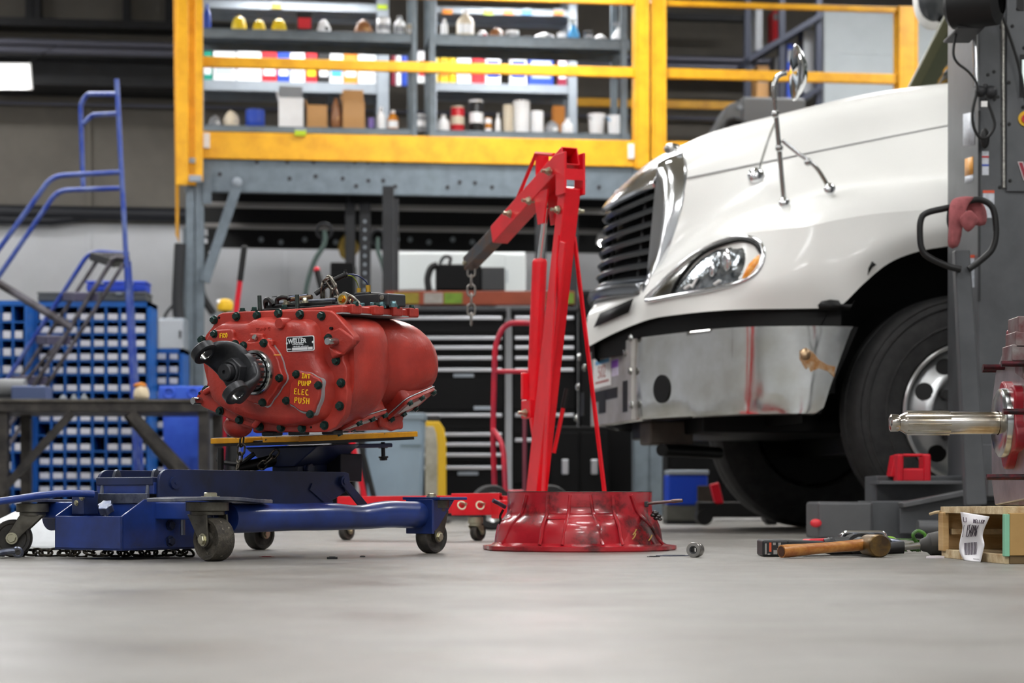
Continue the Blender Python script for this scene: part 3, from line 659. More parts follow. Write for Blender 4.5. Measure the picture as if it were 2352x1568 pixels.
r7 = [(1545, 347, .95), (1640, 303, .95), (1780, 265, .94), (2000, 214, .92), (2215, 187, .92), (2400, 172, .92)]
N2 = 80
B = [row(r1b, N2), row(r2b, N2), row(r3, N2), row(r4, N2), row(r5, N2), row(r6, N2), row(r7, N2)]
top = [V((p.x, HC, p.z+.012)) for p in B[-1]]; B.append(top)
grid_surf(hood, B, 4, 1)
hood.build('hood', m_tw, truck, smooth=True, angle=60)
# crease seam along the hood side
sm = MB(); sm.tube([p+V((0, -.004, 0)) for p in B[4]], .0035, 6); sm.build('hood_seam', mat('seam_dark', '9b9c9c', .5), truck)
# engine bay / wheel-arch liner behind the skin
ib = MB(); ib.bx(-.95, 1.6, .55, 1.75, .62, 1.0); ib.bx(-.8, -.5, .2, 2.1, .6, .82); ib.build('engine_bay', m_blk, truck)
lin_ = MB(); M0 = Matrix.Translation(V((0.03, .0, .51))) @ Matrix.Rotation(R(-90), 4, 'X')
lin_.lathe([(.74, .02), (.74, .5), (.05, .5)], 40, Matrix.Translation(V((.03, 0, .53))) @ Matrix.Rotation(R(-90), 4, 'X'), a0=R(-5)+math.pi, a1=2*math.pi+R(5)); lin_.build('arch_liner', m_blk, truck)
# black filler strip between hood and bumper
fs_ = MB(); pts = [tp(*p) for p in r0[:10]]
dn = [V((p.x+.03, p.y+.03, .8)) for p in pts]; up_ = [V((p.x+.03, p.y+.03, p.z+.05)) for p in pts]
fs_.loft([dn, up_], closed=False, cap=False); fs_.loft([[V((p.x, 2*HC-p.y, p.z)) for p in q] for q in (dn, up_)], closed=False, cap=False)
fs_.build('filler_strip', m_blk, truck)
# white lower front slot (dark mouth in the front valance)
mo = MB(); q = [tp(1375, 745, 1.1), tp(1455, 702, .78), tp(1452, 690, .79), tp(1462, 683, .76), tp(1382, 718, 1.08), tp(1370, 735, 1.12)]
vl_ = lambda px: 1.15-(px-1347)*.0037
q = [tp(x_, y_, vl_(x_)-.012) for x_, y_ in ((1369, 752), (1448, 718), (1460, 685), (1384, 719))]
q = [p+V((-.01, 0, 0)) for p in q]; far_ = [V((p.x, 2*HC-p.y, p.z)) for p in q]
mo.add(q, [(0, 1, 2, 3)]); mo.add([p+V((.05, 0, 0)) for p in q], [(0, 1, 2, 3)]); mo.build('valance_slot', m_blk, truck, solid=.004)
mo = MB(); mo.add(far_, [(0, 1, 2, 3)]); mo.build('valance_slot', m_blk, truck, solid=.004)
# ---- grille
gr_top, gr_bot = 1.60, 1.125
def gpt(t, lat, z):
    """grille face: t unused; curved in plan, leaning back with height"""
    u = (lat-HC)/.43; k = (z-gr_bot)/(gr_top-gr_bot)
    s = -1.315+.117*u*u+.046*k
    return V((s, lat, gr_bot+(z-gr_bot)*(1-.13*(1-u*u))-.012*u*u))
lats = [HC-.43+.86*i/24 for i in range(25)]
core = MB(); core.loft([[gpt(0, l, z)+V((.07, 0, 0)) for l in lats] for z in (1.03, 1.2, 1.4, 1.62)], closed=False, cap=False); core.build('grille_core', m_blk, truck)
m_slat = mat('grille_slat', '5d6064', .28, metal=.9)
for i in range(7):
    z = gr_bot+.02+i*.0625; sl = MB()
    rings = []
    for l in lats:
        p = gpt(0, l, z); rings.append([p+V((-.004, 0, .0)), p+V((.01, 0, .013)), p+V((.05, 0, .016)), p+V((.05, 0, .004)), p+V((.006, 0, -.014))])
    sl.loft(rings); sl.build('grille_slat', m_slat, truck)
for l in (.84, HC, 1.46):
    vb = MB(); vb.tube([gpt(0, l, z)+V((.045, 0, 0)) for z in (1.08, 1.25, 1.42, 1.6)], .01, 6); vb.build('grille_post', m_dark, truck)
# surround: chrome frame made of four lofted bars
def bar(name, path, w, m):
    b_ = MB(); rings = []
    for p, (dx, dy, dz), th in path:
        d = V((dx, dy, dz)); rings.append([p+d*(-w)+V((.03, 0, 0)), p+d*(-w*.6)+V((-.012, 0, 0)), p+V((-.02, 0, 0)), p+d*(w*.6)+V((-.012, 0, 0)), p+d*w+V((.03, 0, 0))])
    b_.loft(rings, closed=False, cap=False); return b_.build(name, m, truck, solid=.004)
bar('surround_bottom', [(gpt(0, l, gr_bot-.03)+V((-.012, 0, 0)), (0, 0, 1), 0) for l in lats], .04, mat('dark_chrome', '8d9094', .22, metal=1.))
tb = MB(); rings = []
for l in lats:
    p = gpt(0, l, gr_top-.03); ln = l if l <= HC else 2*HC-l; e0, e1, e2 = tp(1568, 352, .74), B[6][0], B[7][0]
    q = e0.lerp(e1, (ln-.72)/.23) if ln < .95 else e1.lerp(e2, (ln-.95)/.2)
    q = V((q.x, l, q.z)); rings.append(smoothpath([p+V((.012, 0, -.015)), p+V((-.012, 0, .005)), p.lerp(q, .35)+V((-.02, 0, .012)), p.lerp(q, .75)+V((-.012, 0, .016)), q+V((.0, 0, .004))], 3))
tb.loft(rings, closed=False, cap=False); tb.build('surround_top', m_chr, truck, solid=.004)
for sgn in (1, -1):
    E = curve([tp(*p) for p in ((1568, 352, .74), (1576, 385, .69), (1572, 450, .66), (1556, 520, .66), (1535, 580, .67), (1500, 630, .68), (1478, 648, .72))], 20)
    G = curve([gpt(0, HC-.43, z)+V((.0, .0, 0)) for z in (1.66, 1.55, 1.4, 1.25, 1.12, 1.03)], 20)
    rings = []
    for e, g in zip(E, G):
        mid = (e+g)/2+V((-.012, -.02, 0)); cv = smoothpath([e, mid, g], 5)
        cv = cv+[g+V((.07, .01, 0))]
        if sgn < 0: cv = [V((p.x, 2*HC-p.y, p.z)) for p in cv]
        rings.append(cv)
    sd_ = MB(); sd_.loft(rings, closed=False, cap=False); sd_.build('surround_side', m_chr, truck, solid=.004)
# small marker lamp knob on the hood nose
b = MB(); p = tp(1545, 342, 1.0); b.ball(p, .035, 14, 8, (1.2, .8, .8)); b.build('hood_ornament', m_chrd, truck)
# ---- headlight
def onpatch(px, py):
    """near skin depth by interpolating the lat of the headlight rows"""
    lo = [(1490, .63), (1590, .36), (1690, .14), (1757, .05), (1850, -.005)]; hi = [(1492, .68), (1560, .5), (1640, .33), (1700, .2), (1757, .12), (1850, .03)]
    def ip(t, x):
        for (a0, b0), (a1, b1) in zip(t, t[1:]):
            if x <= a1: return b0+(b1-b0)*(x-a0)/(a1-a0)
        return t[-1][1]
    yl = 690-(px-1490)*.155; yh = 640-(px-1492)*.5 if px < 1640 else 566-(px-1640)*.22
    t = max(-.3, min(1.4, (yl-py)/max(20, yl-yh))); return ip(lo, px)*(1-t)+ip(hi, px)*t
def hp(px, py, out=.012):
    p = tp(px, py, onpatch(px, py)); return p+V((-.6, -.8, 0))*out
outl = [(1488, 690), (1510, 662), (1545, 628), (1590, 590), (1640, 563), (1685, 547), (1722, 546), (1747, 558), (1756, 580), (1752, 605), (1738, 628), (1712, 645), (1670, 658), (1610, 670), (1550, 680)]
bz = MB(); bz.tube(smoothpath([hp(*p) for p in outl], 4, closed=True), .011, 10, closed=True); hl = bz.build('headlight_bezel', m_chr, truck)
def patch(px_list, out, nm, m, par, k=8):
    c = (sum(p[0] for p in px_list)/len(px_list), sum(p[1] for p in px_list)/len(px_list)); n = len(px_list); vs = []; fs = []
    for i in range(k+1):
        t = i/k
        for p in px_list:
            x = c[0]+(p[0]-c[0])*t; y = c[1]+(p[1]-c[1])*t; vs.append(hp(x, y, out*(1-.6*t*t)))
    for i in range(k):
        for j in range(n): fs.append((i*n+j, i*n+(j+1) % n, (i+1)*n+(j+1) % n, (i+1)*n+j))
    b_ = MB(); b_.add(vs, fs); return b_.build(nm, m, par, smooth=True, angle=80)
lens = [(1545, 678), (1562, 652), (1585, 622), (1612, 595), (1645, 575), (1685, 560), (1720, 558), (1742, 568), (1748, 585), (1742, 608), (1725, 632), (1690, 648), (1640, 660), (1590, 671)]
patch([(1491, 688), (1512, 664), (1547, 630), (1592, 592), (1640, 566), (1600, 600), (1570, 640), (1550, 676)], .014, 'headlight_trim', m_chrd, hl)
dk = MB(); dk.tube(smoothpath([hp(*p, .02) for p in ((1545, 677), (1556, 652), (1582, 617), (1612, 588), (1650, 567), (1700, 553), (1735, 560), (1752, 582))], 4), .007, 8); dk.build('headlight_gasket', m_blk, hl)
patch(lens, .02, 'headlight_lens', mat('headlamp_lens', 'aeb4b8', .12, metal=.75, var=.7, vscale=22, col2='4c5256', bump=.25, bscale=30), hl)
patch([(1705, 644), (1712, 625), (1722, 606), (1738, 590), (1748, 583), (1746, 604), (1735, 622), (1720, 638)], .032, 'turn_signal', mat('amber_lens', 'e8821a', .25, spec=.7, var=.4, vscale=30, col2='f7b45a'), hl)
for (px, py, r_) in ((1640, 620, .035), (1675, 600, .05)):
    b_ = MB(); p = hp(px, py, .02); b_.ball(p, r_, 16, 10, (.45, .6, 1)); b_.build('reflector_bowl', m_chr, hl)
for (px, py) in ((1608, 638), (1592, 655), (1660, 645)):
    b_ = MB(); b_.beam(hp(px, py, .028), hp(px-14, py+24 if py < 645 else py+10, .028), .02, .01); b_.build('lens_bar', m_white, hl, bevel=.004)
# ---- bumper
zb1, zb0 = .872, .498
bt = [(1395, None, 1.15), (1455, None, .8), (1520, None, .56), (1600, None, .33), (1660, None, .18), (1720, None, .09), (1800, None, .03), (1880, None, .0), (1960, None, -.005)]
plan = []
for px, _, lat in bt:
    p = TF.y(px, 850, lat); plan.append(V((p.x, lat, 0)))
plan[0].x = plan[1].x-.004
pl_ = curve(plan, 40)
def lower(p, i):
    return V((p.x, p.y, zb0))
rings = []; n = len(pl_)
full = [V((p.x, 2*HC-p.y, 0)) for p in pl_[::-1]][:-1]+pl_
sEnd = pl_[-1].x
def zt_(p): return zb1
rows_ = []
for zz, ins, cut in ((zb0+.0, .03, .17), (zb0+.006, .004, .165), (zb0+.03, 0, .13), (.62, -.004, .1), (.74, -.004, .055), (.85, 0, .012), (zb1-.004, .0, 0), (zb1, .008, 0), (zb1-.002, .07, 0)):
    rr_ = []
    for p in full:
        s = p.x
        mxs = sEnd-cut
        x_ = s if s < sEnd-.3 else sEnd-.3+(s-(sEnd-.3))*(mxs-(sEnd-.3))/.3
        y_ = p.y+(ins if p.y < HC else -ins); x_ += ins*(1 if abs(p.y-HC) < .75 else .2)
        rr_.append(V((x_, y_, zz)))
    rows_.append(rr_)
bm_ = MB(); bm_.loft(rows_, closed=False, cap=False); bum = bm_.build('bumper', m_bump, truck, angle=50)
lab(bum, 'polished chrome front bumper with rust stain')
bk = MB(); bk.loft([[p+V((.03, .02 if p.y < HC else -.02, 0)) for p in rows_[i]] for i in (1, 6)], closed=False, cap=False); bk.build('bumper_backing', m_blk, truck)
def bnorm(px):
    i = min(range(1, len(pl_)-1), key=lambda i: abs(1176+(TF.M @ V((pl_[i].x, pl_[i].y, .7))).x*F/(TF.M @ V((pl_[i].x, pl_[i].y, .7))).y-px)); t = pl_[i+1]-pl_[i-1]; n_ = V((t.y, -t.x, 0)).normalized()
    return n_ if n_.x < 0 or n_.y < 0 else -n_
def bpt(px, py, out=.004):
    """point on bumper near half"""
    X_ = lambda p: 1176+(TF.M @ p).x*F/(TF.M @ p).y
    lat = pl_[-1].y
    for a_, c_ in zip(pl_, pl_[1:]):
        xa, xc = X_(a_), X_(c_)
        if xa <= px <= xc: lat = a_.y+(c_.y-a_.y)*(px-xa)/max(1e-6, xc-xa); break
    return TF.y(px, py, lat)+V((-out, -out*.3, 0))
c_ = bpt(1523, 893); ho = MB(); nb = bnorm(1523); ho.cyl(c_+nb*.006, c_-nb*.03, .062, n=28); ho.build('fog_lamp_hole', m_blk, bum)
c_ = bpt(1850, 815, .0); ho = MB(); ho.ball(c_, .03, 16, 10, (.9, .6, .9)); ho.build('bumper_stud', mat('rusty_chrome', 'b59a7a', .3, metal=.9), bum)
c_ = bpt(1895, 840, .0); st = MB(); up_ = [bpt(x_, y_, 0)+V((-.002, -.009, 0)) for x_, y_ in ((1836, 806), (1850, 798), (1866, 808), (1880, 826), (1900, 838), (1918, 842))]; lo_ = [bpt(x_, y_, 0)+V((-.002, -.009, 0)) for x_, y_ in ((1836, 824), (1848, 846), (1862, 854), (1880, 846), (1900, 852), (1916, 866))]; st.loft([up_, lo_], closed=False, cap=False); st.build('rust_stain', mat('rust', '9a6a38', .7, var=.6, vscale=30, col2='b9a58a'), bum)
for px, py in ((1455, 778), (1455, 857), (1455, 930), (1475, 780)):
    pass
# licence section
plx0 = pl_[0].x
lat0, lat1 = 1.15+.46, 1.15-.37
pz0, pz1 = .502, .868
pb = MB(); pb.bx(plx0-.012, plx0+.05, lat1, lat0, pz0, pz1); plate = pb.build('centre_plate', m_alu, truck, bevel=.003); lab(plate, 'flat brushed aluminium centre plate with slots')
def pp(px, py): return TF.x(px, py, plx0-.013)
for (x0, y0, x1, y1, w_, nm) in ((1385, 905, 1417, 890, .055, 'cross_slot'),):
    pass
def onplate(nm, lat_a, lat_b, za, zb_, m, out=.0135, par=plate):
    b_ = MB(); b_.bx(plx0-out, plx0-out+.002, lat_a, lat_b, za, zb_); return b_.build(nm, m, par)
q1_, q2_ = pp(1366, 925), pp(1418, 888); 
onplate('cross_slot', q1_.y, q2_.y, q2_.z-.05, q2_.z, m_blk)
q3, q4 = pp(1375, 950), pp(1391, 915); onplate('post_slot', q3.y, q4.y, q3.z, q2_.z-.01, m_blk, .0142)
q3, q4 = pp(1430, 947), pp(1441, 873); onplate('side_slot', q3.y, q4.y, q3.z, q4.z, m_blk)
q3, q4 = pp(1334, 955), pp(1342, 900); onplate('side_slot', q3.y, q4.y, q3.z, q4.z, m_blk)
q3, q4 = pp(1363, 898), pp(1403, 810); stk = onplate('permit_sticker', q3.y, q4.y, q3.z+.01, q4.z-.006, m_white); lab(stk, 'white permit sticker with blue band and red figures')
Ms = Matrix.Translation(V((plx0-.0145, (q3.y+q4.y)/2, (q3.z+q4.z)/2))) @ Matrix(((0, 0, -1, 0), (-1, 0, 0, 0), (0, 1, 0, 0), (0, 0, 0, 1)))
text_mesh('sticker_figures', '502', .085, mat('sticker_red', 'b0706c', .6), stk, Ms @ Matrix.Translation(V((0, .0, 0))), sx=1.3)
hh = q4.z-q3.z; b_ = MB(); b_.bx(plx0-.0148, plx0-.014, q4.y+.03, q3.y-.05, q4.z-.04, q4.z-.02); b_.build('sticker_band', mat('sticker_blue', '5a9cc8', .5), stk)
b_ = MB(); b_.bx(plx0-.0148, plx0-.014, q4.y+.04, q3.y-.05, q3.z+.03, q3.z+.04); b_.build('sticker_line', MATS['sticker_red'], stk)
q3, q4 = pp(1405, 865), pp(1420, 822); s2 = onplate('purple_sticker', q3.y, q4.y, q3.z, q4.z, mat('pale_lilac', 'd3cbe2', .5)); onplate('sticker_band', q3.y, q4.y, (q3.z+q4.z)/2, q4.z-.005, mat('sticker_purple', '8a3fc0', .5), .0148, s2)
for px, py in ((1331, 820), (1343, 844), (1328, 889), (1324, 960), (1437, 810), (1450, 776), (1449, 852), (1451, 930)):
    p = pp(px, py); b_ = MB(); b_.bolt(p, (-1, 0, 0), .014, .012); b_.build('bolt', m_chrd, plate)
# ---- underside
ub = MB(); ub.bx(-1.0, -.2, .5, 1.8, .44, .62); ub.build('dark_undertray', m_blk, truck, bevel=.01)  # black slab added to block the view and keep the underside dark
p0, p1 = tp(1500, 1030, .75), tp(1600, 985, .75)
ub = MB(); ub.bx(p0.x, p1.x, .8, 1.0, p0.z+.02, .5); ub.build('tow_bracket', mat('rusty_grey', '4a423a', .6, var=.4, vscale=10), truck, bevel=.01)
ub = MB(); ub.cyl(tp(1520, 1033, .65), tp(1650, 1040, 1.1), .028, n=12); ub.build('tie_rod', m_blk, truck)
ub = MB(); ub.bx(.02-.07, .02+.07, .25, 2.05, .36, .52); ub.build('front_axle', m_blk, truck, bevel=.01)
ub = MB(); ub.bx(-.9, 3.0, .72, .8, .6, .9); ub.build('chassis_rail', m_blk, truck); ub = MB(); ub.bx(-.9, 3.0, 1.5, 1.58, .6, .9); ub.build('chassis_rail', m_blk, truck)
ub = MB(); ub.bx(.3, 3.0, .15, 2.15, .45, 1.1); ub.build('side_tank', m_blk, truck, bevel=.03)
# ---- wheels
def wheel(y_out, flip, cx=.03):
    sg = 1 if not flip else -1
    M_ = Matrix.Translation(V((cx, y_out, .51))) @ Matrix.Rotation(R(90 if not flip else -90), 4, 'X')   # local z -> towards viewer (-y) when not flipped
    ty = MB(); ty.lathe([(.295, -.03), (.31, -.005), (.36, .0), (.43, -.006), (.465, -.018), (.49, -.035), (.5, -.05), (.507, -.07), (.51, -.1), (.51, -.13), (.503, -.133), (.503, -.142), (.51, -.145), (.51, -.19), (.507, -.215), (.49, -.25), (.42, -.285), (.31, -.28), (.295, -.25)], 72, M_); t_ = ty.build('tyre', m_rub, truck, angle=30)
    for rr_, tt in ((.482, .004), (.455, .003), (.375, .003)):
        b_ = MB(); b_.lathe([(rr_-tt*2, 0), (rr_, tt+.004), (rr_+tt*2, 0)], 64, M_ @ Matrix.Translation(V((0, 0, -.002 if rr_ < .4 else (-.012 if rr_ < .47 else -.03))))); b_.build('sidewall_rib', m_rub, t_)
    rm = MB(); rm.lathe([(.30, -.03), (.302, -.004), (.296, .002), (.286, -.002), (.28, -.03), (.272, -.045), (.25, -.03), (.215, .0), (.19, .018), (.178, .02), (.172, .008), (.165, .002), (.10, .002), (.098, -.02)], 64, M_); w_ = rm.build('wheel_rim', m_whl, truck, angle=35)
    for i in range(10):
        a = 2*math.pi*(i+.35)/10
        c1 = V((math.cos(a)*.226, math.sin(a)*.226, -.006)); nrm = V((math.cos(a)*.45, math.sin(a)*.45, .9)).normalized()
        b_ = MB(); b_.cyl(M_ @ (c1-nrm*.012), M_ @ (c1+nrm*.004), .038, n=24); b_.build('hand_hole', m_blk, w_)
        a = 2*math.pi*(i+.1)/10; c1 = V((math.cos(a)*.143, math.sin(a)*.143, 0))
        b_ = MB(); b_.cyl(M_ @ c1, M_ @ (c1+V((0, 0, .03))), .025, .021, n=12); b_.build('lug_nut', mat('lug_grey', '4a4a4a', .5, metal=.5), w_)
    hb = MB(); hb.lathe([(.095, -.03), (.095, .03), (.085, .05), (.05, .055), (.001, .055)], 32, M_); hb.build('hub_cap', m_blk, w_)
wheel(.0, False); wheel(2*HC, True)
for yy in (.24, 2*HC-.27):
    b_ = MB(); b_.cyl((.03, yy, .51), (.03, yy+.03, .51), .285, n=36); b_.build('brake_backing', m_blk, truck)
# torn edge marks on the near fender
def onskin(px, py, lat, nm):
    pass
tn = MB(); pts = [tp(px, py, -.035) for px, py in ((1880, 712), (1878, 700), (1886, 692), (1905, 688), (1925, 690), (1930, 698), (1955, 700), (1962, 690), (1950, 712))]
tn.add([p+V((0, -.006, 0)) for p in pts], [tuple(range(len(pts)))]); tn.build('torn_liner_edge', m_blk, truck, solid=.004)
tn = MB(); pts = [tp(px, py, -.06) for px, py in ((1993, 632), (1995, 615), (2003, 600), (2013, 608), (2004, 614))]
tn.add(pts, [tuple(range(len(pts)))]); tn.build('paint_chip', m_blk, truck, solid=.004)
# ---- hood mirror on its bracket
def tube_t(nm, pts, r, m, par, n=10):
    b_ = MB(); b_.tube(smoothpath([tp(*p) for p in pts], 6), r, n); return b_.build(nm, m, par)
hm = tube_t('mirror_post', [(1802, 468, .24), (1795, 400, .2), (1788, 320, .16), (1781, 250, .12), (1777, 205, .1), (1783, 180, .1), (1796, 170, .1), (1806, 168, .1)], .011, m_chrd, truck)
tube_t('mirror_strut', [(1784, 275, .13), (1765, 320, .3), (1740, 400, .58)], .006, m_chrd, hm)
tube_t('mirror_strut', [(1797, 322, .16), (1830, 350, .15), (1875, 385, .14), (1906, 436, .15)], .009, m_chrd, hm)
for px, py, lat, r_ in ((1737, 404, .545, .04), (1802, 466, .2, .026), (1906, 434, .1, .026)):
    b_ = MB(); p = tp(px, py, lat); b_.ball(p, r_, 18, 8, (1, .5, 1)); b_.build('mount_foot', m_chr, hm)
for px, py, lat in ((1781, 262, .12), (1790, 340, .17), (1856, 372, .145)):
    b_ = MB(); p = tp(px, py, lat); b_.ball(p, .018, 10, 6); b_.build('clamp', m_chrd, hm)
p = tp(1829, 167, .08); Mm = Matrix.Translation(p) @ Matrix.Rotation(R(-97), 4, 'Z')
b_ = MB(); b_.lathe([(.001, -.045), (.04, -.04), (.075, -.02), (.098, .0), (.1, .008), (.094, .012)], 32, Mm @ Matrix.Rotation(R(90), 4, 'X') @ Matrix.Diagonal((1, 1.18, 1, 1))); hs = b_.build('mirror_shell', m_chr, hm)
b_ = MB(); b_.lathe([(.095, .011), (.001, .016)], 32, Mm @ Matrix.Rotation(R(90), 4, 'X') @ Matrix.Diagonal((1, 1.18, 1, 1))); b_.build('mirror_glass', mat('mirror_glass', 'b9bec0', .05, metal=1), hs)
# ---- cab
cabm = MB(); cabm.bx(.95, 3.2, .12, 2.18, 1.0, 2.15); cabm.bx(1.1, 3.2, .16, 2.14, 2.15, 3.2); cabm.build('cab', m_tw, truck, bevel=.06, seg=4)
ws = MB(); ws.add([(.45, .28, 2.0), (.33, 1.15, 2.02), (.45, 2.02, 2.0), (.95, 1.95, 2.98), (.83, 1.15, 3.0), (.95, .35, 2.98)], [(0, 1, 4, 5), (1, 2, 3, 4)]); ws.build('windscreen', m_glass, truck, solid=.01)
for yy, yt in ((.26, .33), (2.04, 1.97)):
    b_ = MB(); b_.beam((.43, yy, 1.98), (.95, yt, 3.0), .05, .09); b_.build('screen_pillar', mat('pillar_olive', '5a5a42', .4), truck, bevel=.008)
b_ = MB(); b_.bx(.6, 1.3, .25, 2.05, 2.96, 3.2); b_.build('sun_visor', m_tw, truck, bevel=.03)
b_ = MB(); b_.bx(.46, 1.3, .2, 2.1, 1.85, 2.03); b_.build('cowl', m_blk, truck)
p = tp(2142, 2, 2.6); b_ = MB(); b_.ball(p, .15, 20, 12, (.75, .5, 1.1)); cm_ = b_.build('cab_mirror', m_tw, truck)
b_ = MB(); b_.ball(p+V((-.012, -.045, -.012)), .115, 20, 12, (.8, .35, 1)); b_.build('mirror_face', mat('mirror_dark', '3a3d40', .2), cm_)
b_ = MB(); b_.tube([p+V((0, 0, -.1)), p+V((.1, -.2, -.15)), V((1.1, 2.1, p.z-.2))], .02, 8); b_.build('mirror_arm', m_blk, cm_)

# ================================================================ mobile column lift
m_lift = mat('lift_grey', '55575a', .42, metal=.2, var=.15, vscale=4, col2='46484b')
m_lift2 = mat('lift_grey_light', '5e5f61', .4, metal=.2, var=.2, vscale=5)
LY = 7.55
lf = thing('column_lift', 'dark grey mobile column lift standing by the truck wheel', 'lift', P(2300, 1142, LY)*1.0)
lf.location.z = 0
def L(px, py, Y): return P(px, py, Y)-V(lf.location)
def lbox(nm, px0, px1, py0, py1, Y0, Y1, m, par=None, bev=.004):
    b_ = MB(); a_, c_ = L(px0, py1, Y0), L(px1, py0, Y0); b_.bx(a_.x, c_.x, a_.y, a_.y+(Y1-Y0), a_.z, c_.z); return b_.build(nm, m, par or lf, bevel=bev)
post = MB(); a_ = L(2248, 1142, LY); c_ = L(2206, 1142, LY+.22)
poly = [(a_.x, a_.y), (a_.x+.42, a_.y), (a_.x+.42, a_.y+.45), (c_.x, a_.y+.45), (c_.x, c_.y)]
post.prism(poly, .2, 3.1); post.build('post', m_lift, lf, bevel=.006)
b_ = MB(); e = L(2248, 1142, LY); b_.bx(e.x-.003, e.x+.006, e.y-.004, e.y+.01, .9, 1.62); b_.build('post_edge', m_dark, lf)
hg = MB(); e0, e1 = L(2305, 432, LY), L(2303, 45, LY); hg.cyl((e0.x, e0.y-.006, e0.z), (e1.x, e1.y-.006, e1.z), .007, n=10); hinge = hg.build('piano_hinge', mat('hinge_steel', 'b0aea8', .35, metal=.9, var=.5, vscale=90), lf)
lbox('control_door', 2312, 2420, -60, 440, LY-.012, LY, m_lift)
for px, py in ((2338, 20), (2352, 110), (2325, 60), (2300, 62), (2317, 190), (2303, 190), (2350, 246), (2318, 285), (2302, 285), (2320, 415), (2304, 415), (2296, 430), (2269, 172), (2283, 165), (2284, 228), (2292, 223)):
    b_ = MB(); p = L(px, py, LY-(.013 if px > 2312 else .0)); b_.bolt(p, (0, -1, 0), .0055, .005); b_.build('bolt', m_black, lf)
mt_ = MB(); q = L(2240, 8, 7.35); mt_.lathe([(.001, -.1), (.07, -.1), (.085, -.085), (.088, 0), (.088, .08), (.05, .1)], 30, Matrix.Translation(q) @ Matrix.Rotation(R(60), 4, 'Z') @ Matrix.Rotation(R(90), 4, 'X')); mt_.build('motor', m_black, lf)
lbox('motor_bracket', 2200, 2262, 58, 64, 7.35, 7.6, m_dark)
rd = MB(); rd.cyl(L(2240, 62, 7.5), L(2243, 200, 7.5), .011, n=14); rd.build('chrome_rod', m_chr, lf)
cb = MB(); cb.tube(smoothpath([L(px, py, 7.45) for px, py in ((2196, 0), (2200, 55), (2193, 90), (2190, 125), (2200, 145), (2225, 165), (2243, 190), (2244, 210))], 6), .005, 8); cb.build('cable', m_black, lf)
cb = MB(); cb.tube(smoothpath([L(px, py, 7.48) for px, py in ((2243, 215), (2234, 255), (2236, 290), (2250, 315), (2268, 315), (2284, 290), (2278, 260), (2264, 225))], 6), .006, 8); cb.build('cable_loop', m_black, lf)
cb = MB(); cb.tube(smoothpath([L(px, py, 7.5) for px, py in ((2292, 0), (2300, 30), (2318, 80), (2340, 150), (2352, 210), (2362, 260))], 6), .006, 8); cb.build('cable', m_black, lf)
for px, py, r_ in ((2252, 210, .022), (2276, 212, .025), (2262, 200, .014)):
    b_ = MB(); b_.ball(L(px, py, 7.5), r_, 12, 8); b_.build('cable_clamp', m_dark, lf)
lbox('cable_tag', 2254, 2268, 232, 245, 7.47, 7.475, m_white, bev=0)
b_ = MB(); q = L(2262, 318, 7.52); b_.ball(q, .03, 14, 8, (.6, .4, 1.3)); b_.build('rubber_pad', m_black, lf)
def stick(nm, px0, px1, py0, py1, m, Y, label=None):
    o = lbox(nm, px0, px1, py0, py1, Y, Y+.002, m, bev=0)
    return o
def sidest(nm, px0, px1, py0, py1, m):
    """sticker on the angled left face"""
    b_ = MB(); ps = []
    for px, py in ((px0, py1), (px1, py1+3-6), (px1, py0-6), (px0, py0)):
        t = (px-2206)/42; ps.append(L(px, py, LY+.22-.22*t-.004))
    b_.add(ps, [(0, 1, 2, 3)]); return b_.build(nm, m, lf, solid=.001)
sidest('manual_sticker', 2212, 2238, 262, 335, mat('sticker_white', 'c9ced6', .5, var=.25, vscale=60))
sidest('warning_sticker', 2216, 2235, 365, 405, mat('sticker_orange', 'd89a4a', .5)); sidest('warning_sticker', 2216, 2235, 405, 420, MATS['sticker_white'])
stick('notice_sticker', 2256, 2271, 347, 402, MATS['sticker_white'], LY-.003); stick('notice_stripe', 2256, 2271, 358, 362, cm('red'), LY-.005); stick('notice_stripe', 2256, 2271, 377, 381, cm('blue'), LY-.005)
stick('caution_sticker', 2258, 2284, 437, 500, MATS['sticker_white'], LY-.003); stick('caution_stripe', 2258, 2284, 437, 443, mat('stripe_red', 'd8583a', .5), LY-.005)
stick('inspection_sticker', 2224, 2240, 590, 660, MATS['sticker_white'], LY+.05); stick('caution_stripe', 2224, 2240, 585, 592, MATS['stripe_red'], LY+.048)
stick('display_frame', 2343, 2400, 125, 222, m_black, LY-.018); stick('display_screen', 2348, 2395, 137, 205, mat('screen_pale', 'c8d8d4', .2, emit=.6), LY-.022)
stick('wordmark_bar', 2336, 2352, 68-70, 24, m_black, LY-.016)
b_ = MB(); q = L(2357, 272, LY-.02); b_.cyl(q, q+V((0, .01, 0)), .029, n=24); b_.build('emergency_disc', mat('button_yellow', 'e6b820', .4), lf)
b_ = MB(); q = L(2357, 272, LY-.03); b_.cyl(q, q+V((0, .012, 0)), .016, n=20); b_.build('emergency_button', cm('red'), lf)
# lettering with pale outline, only its first stroke shows at the picture edge
q = L(2345, 392, LY-.016); Ml = Matrix.Translation(q) @ Matrix.Rotation(R(90), 4, 'X')
b_ = MB(); b_.prism([(-.013, .034), (.008, .034), (.022, -.01), (.04, .034), (.06, .034), (.03, -.036), (.01, -.036)], 0, .001, Ml); b_.build('letter_outline', mat('logo_outline', 'cfc6c8', .5), lf)
b_ = MB(); b_.prism([(-.009, .031), (.005, .031), (.022, -.02), (.043, .031), (.055, .031), (.028, -.033), (.012, -.033)], .001, .002, Ml); b_.build('letter_fill', mat('logo_maroon', '8c1f33', .5), lf)
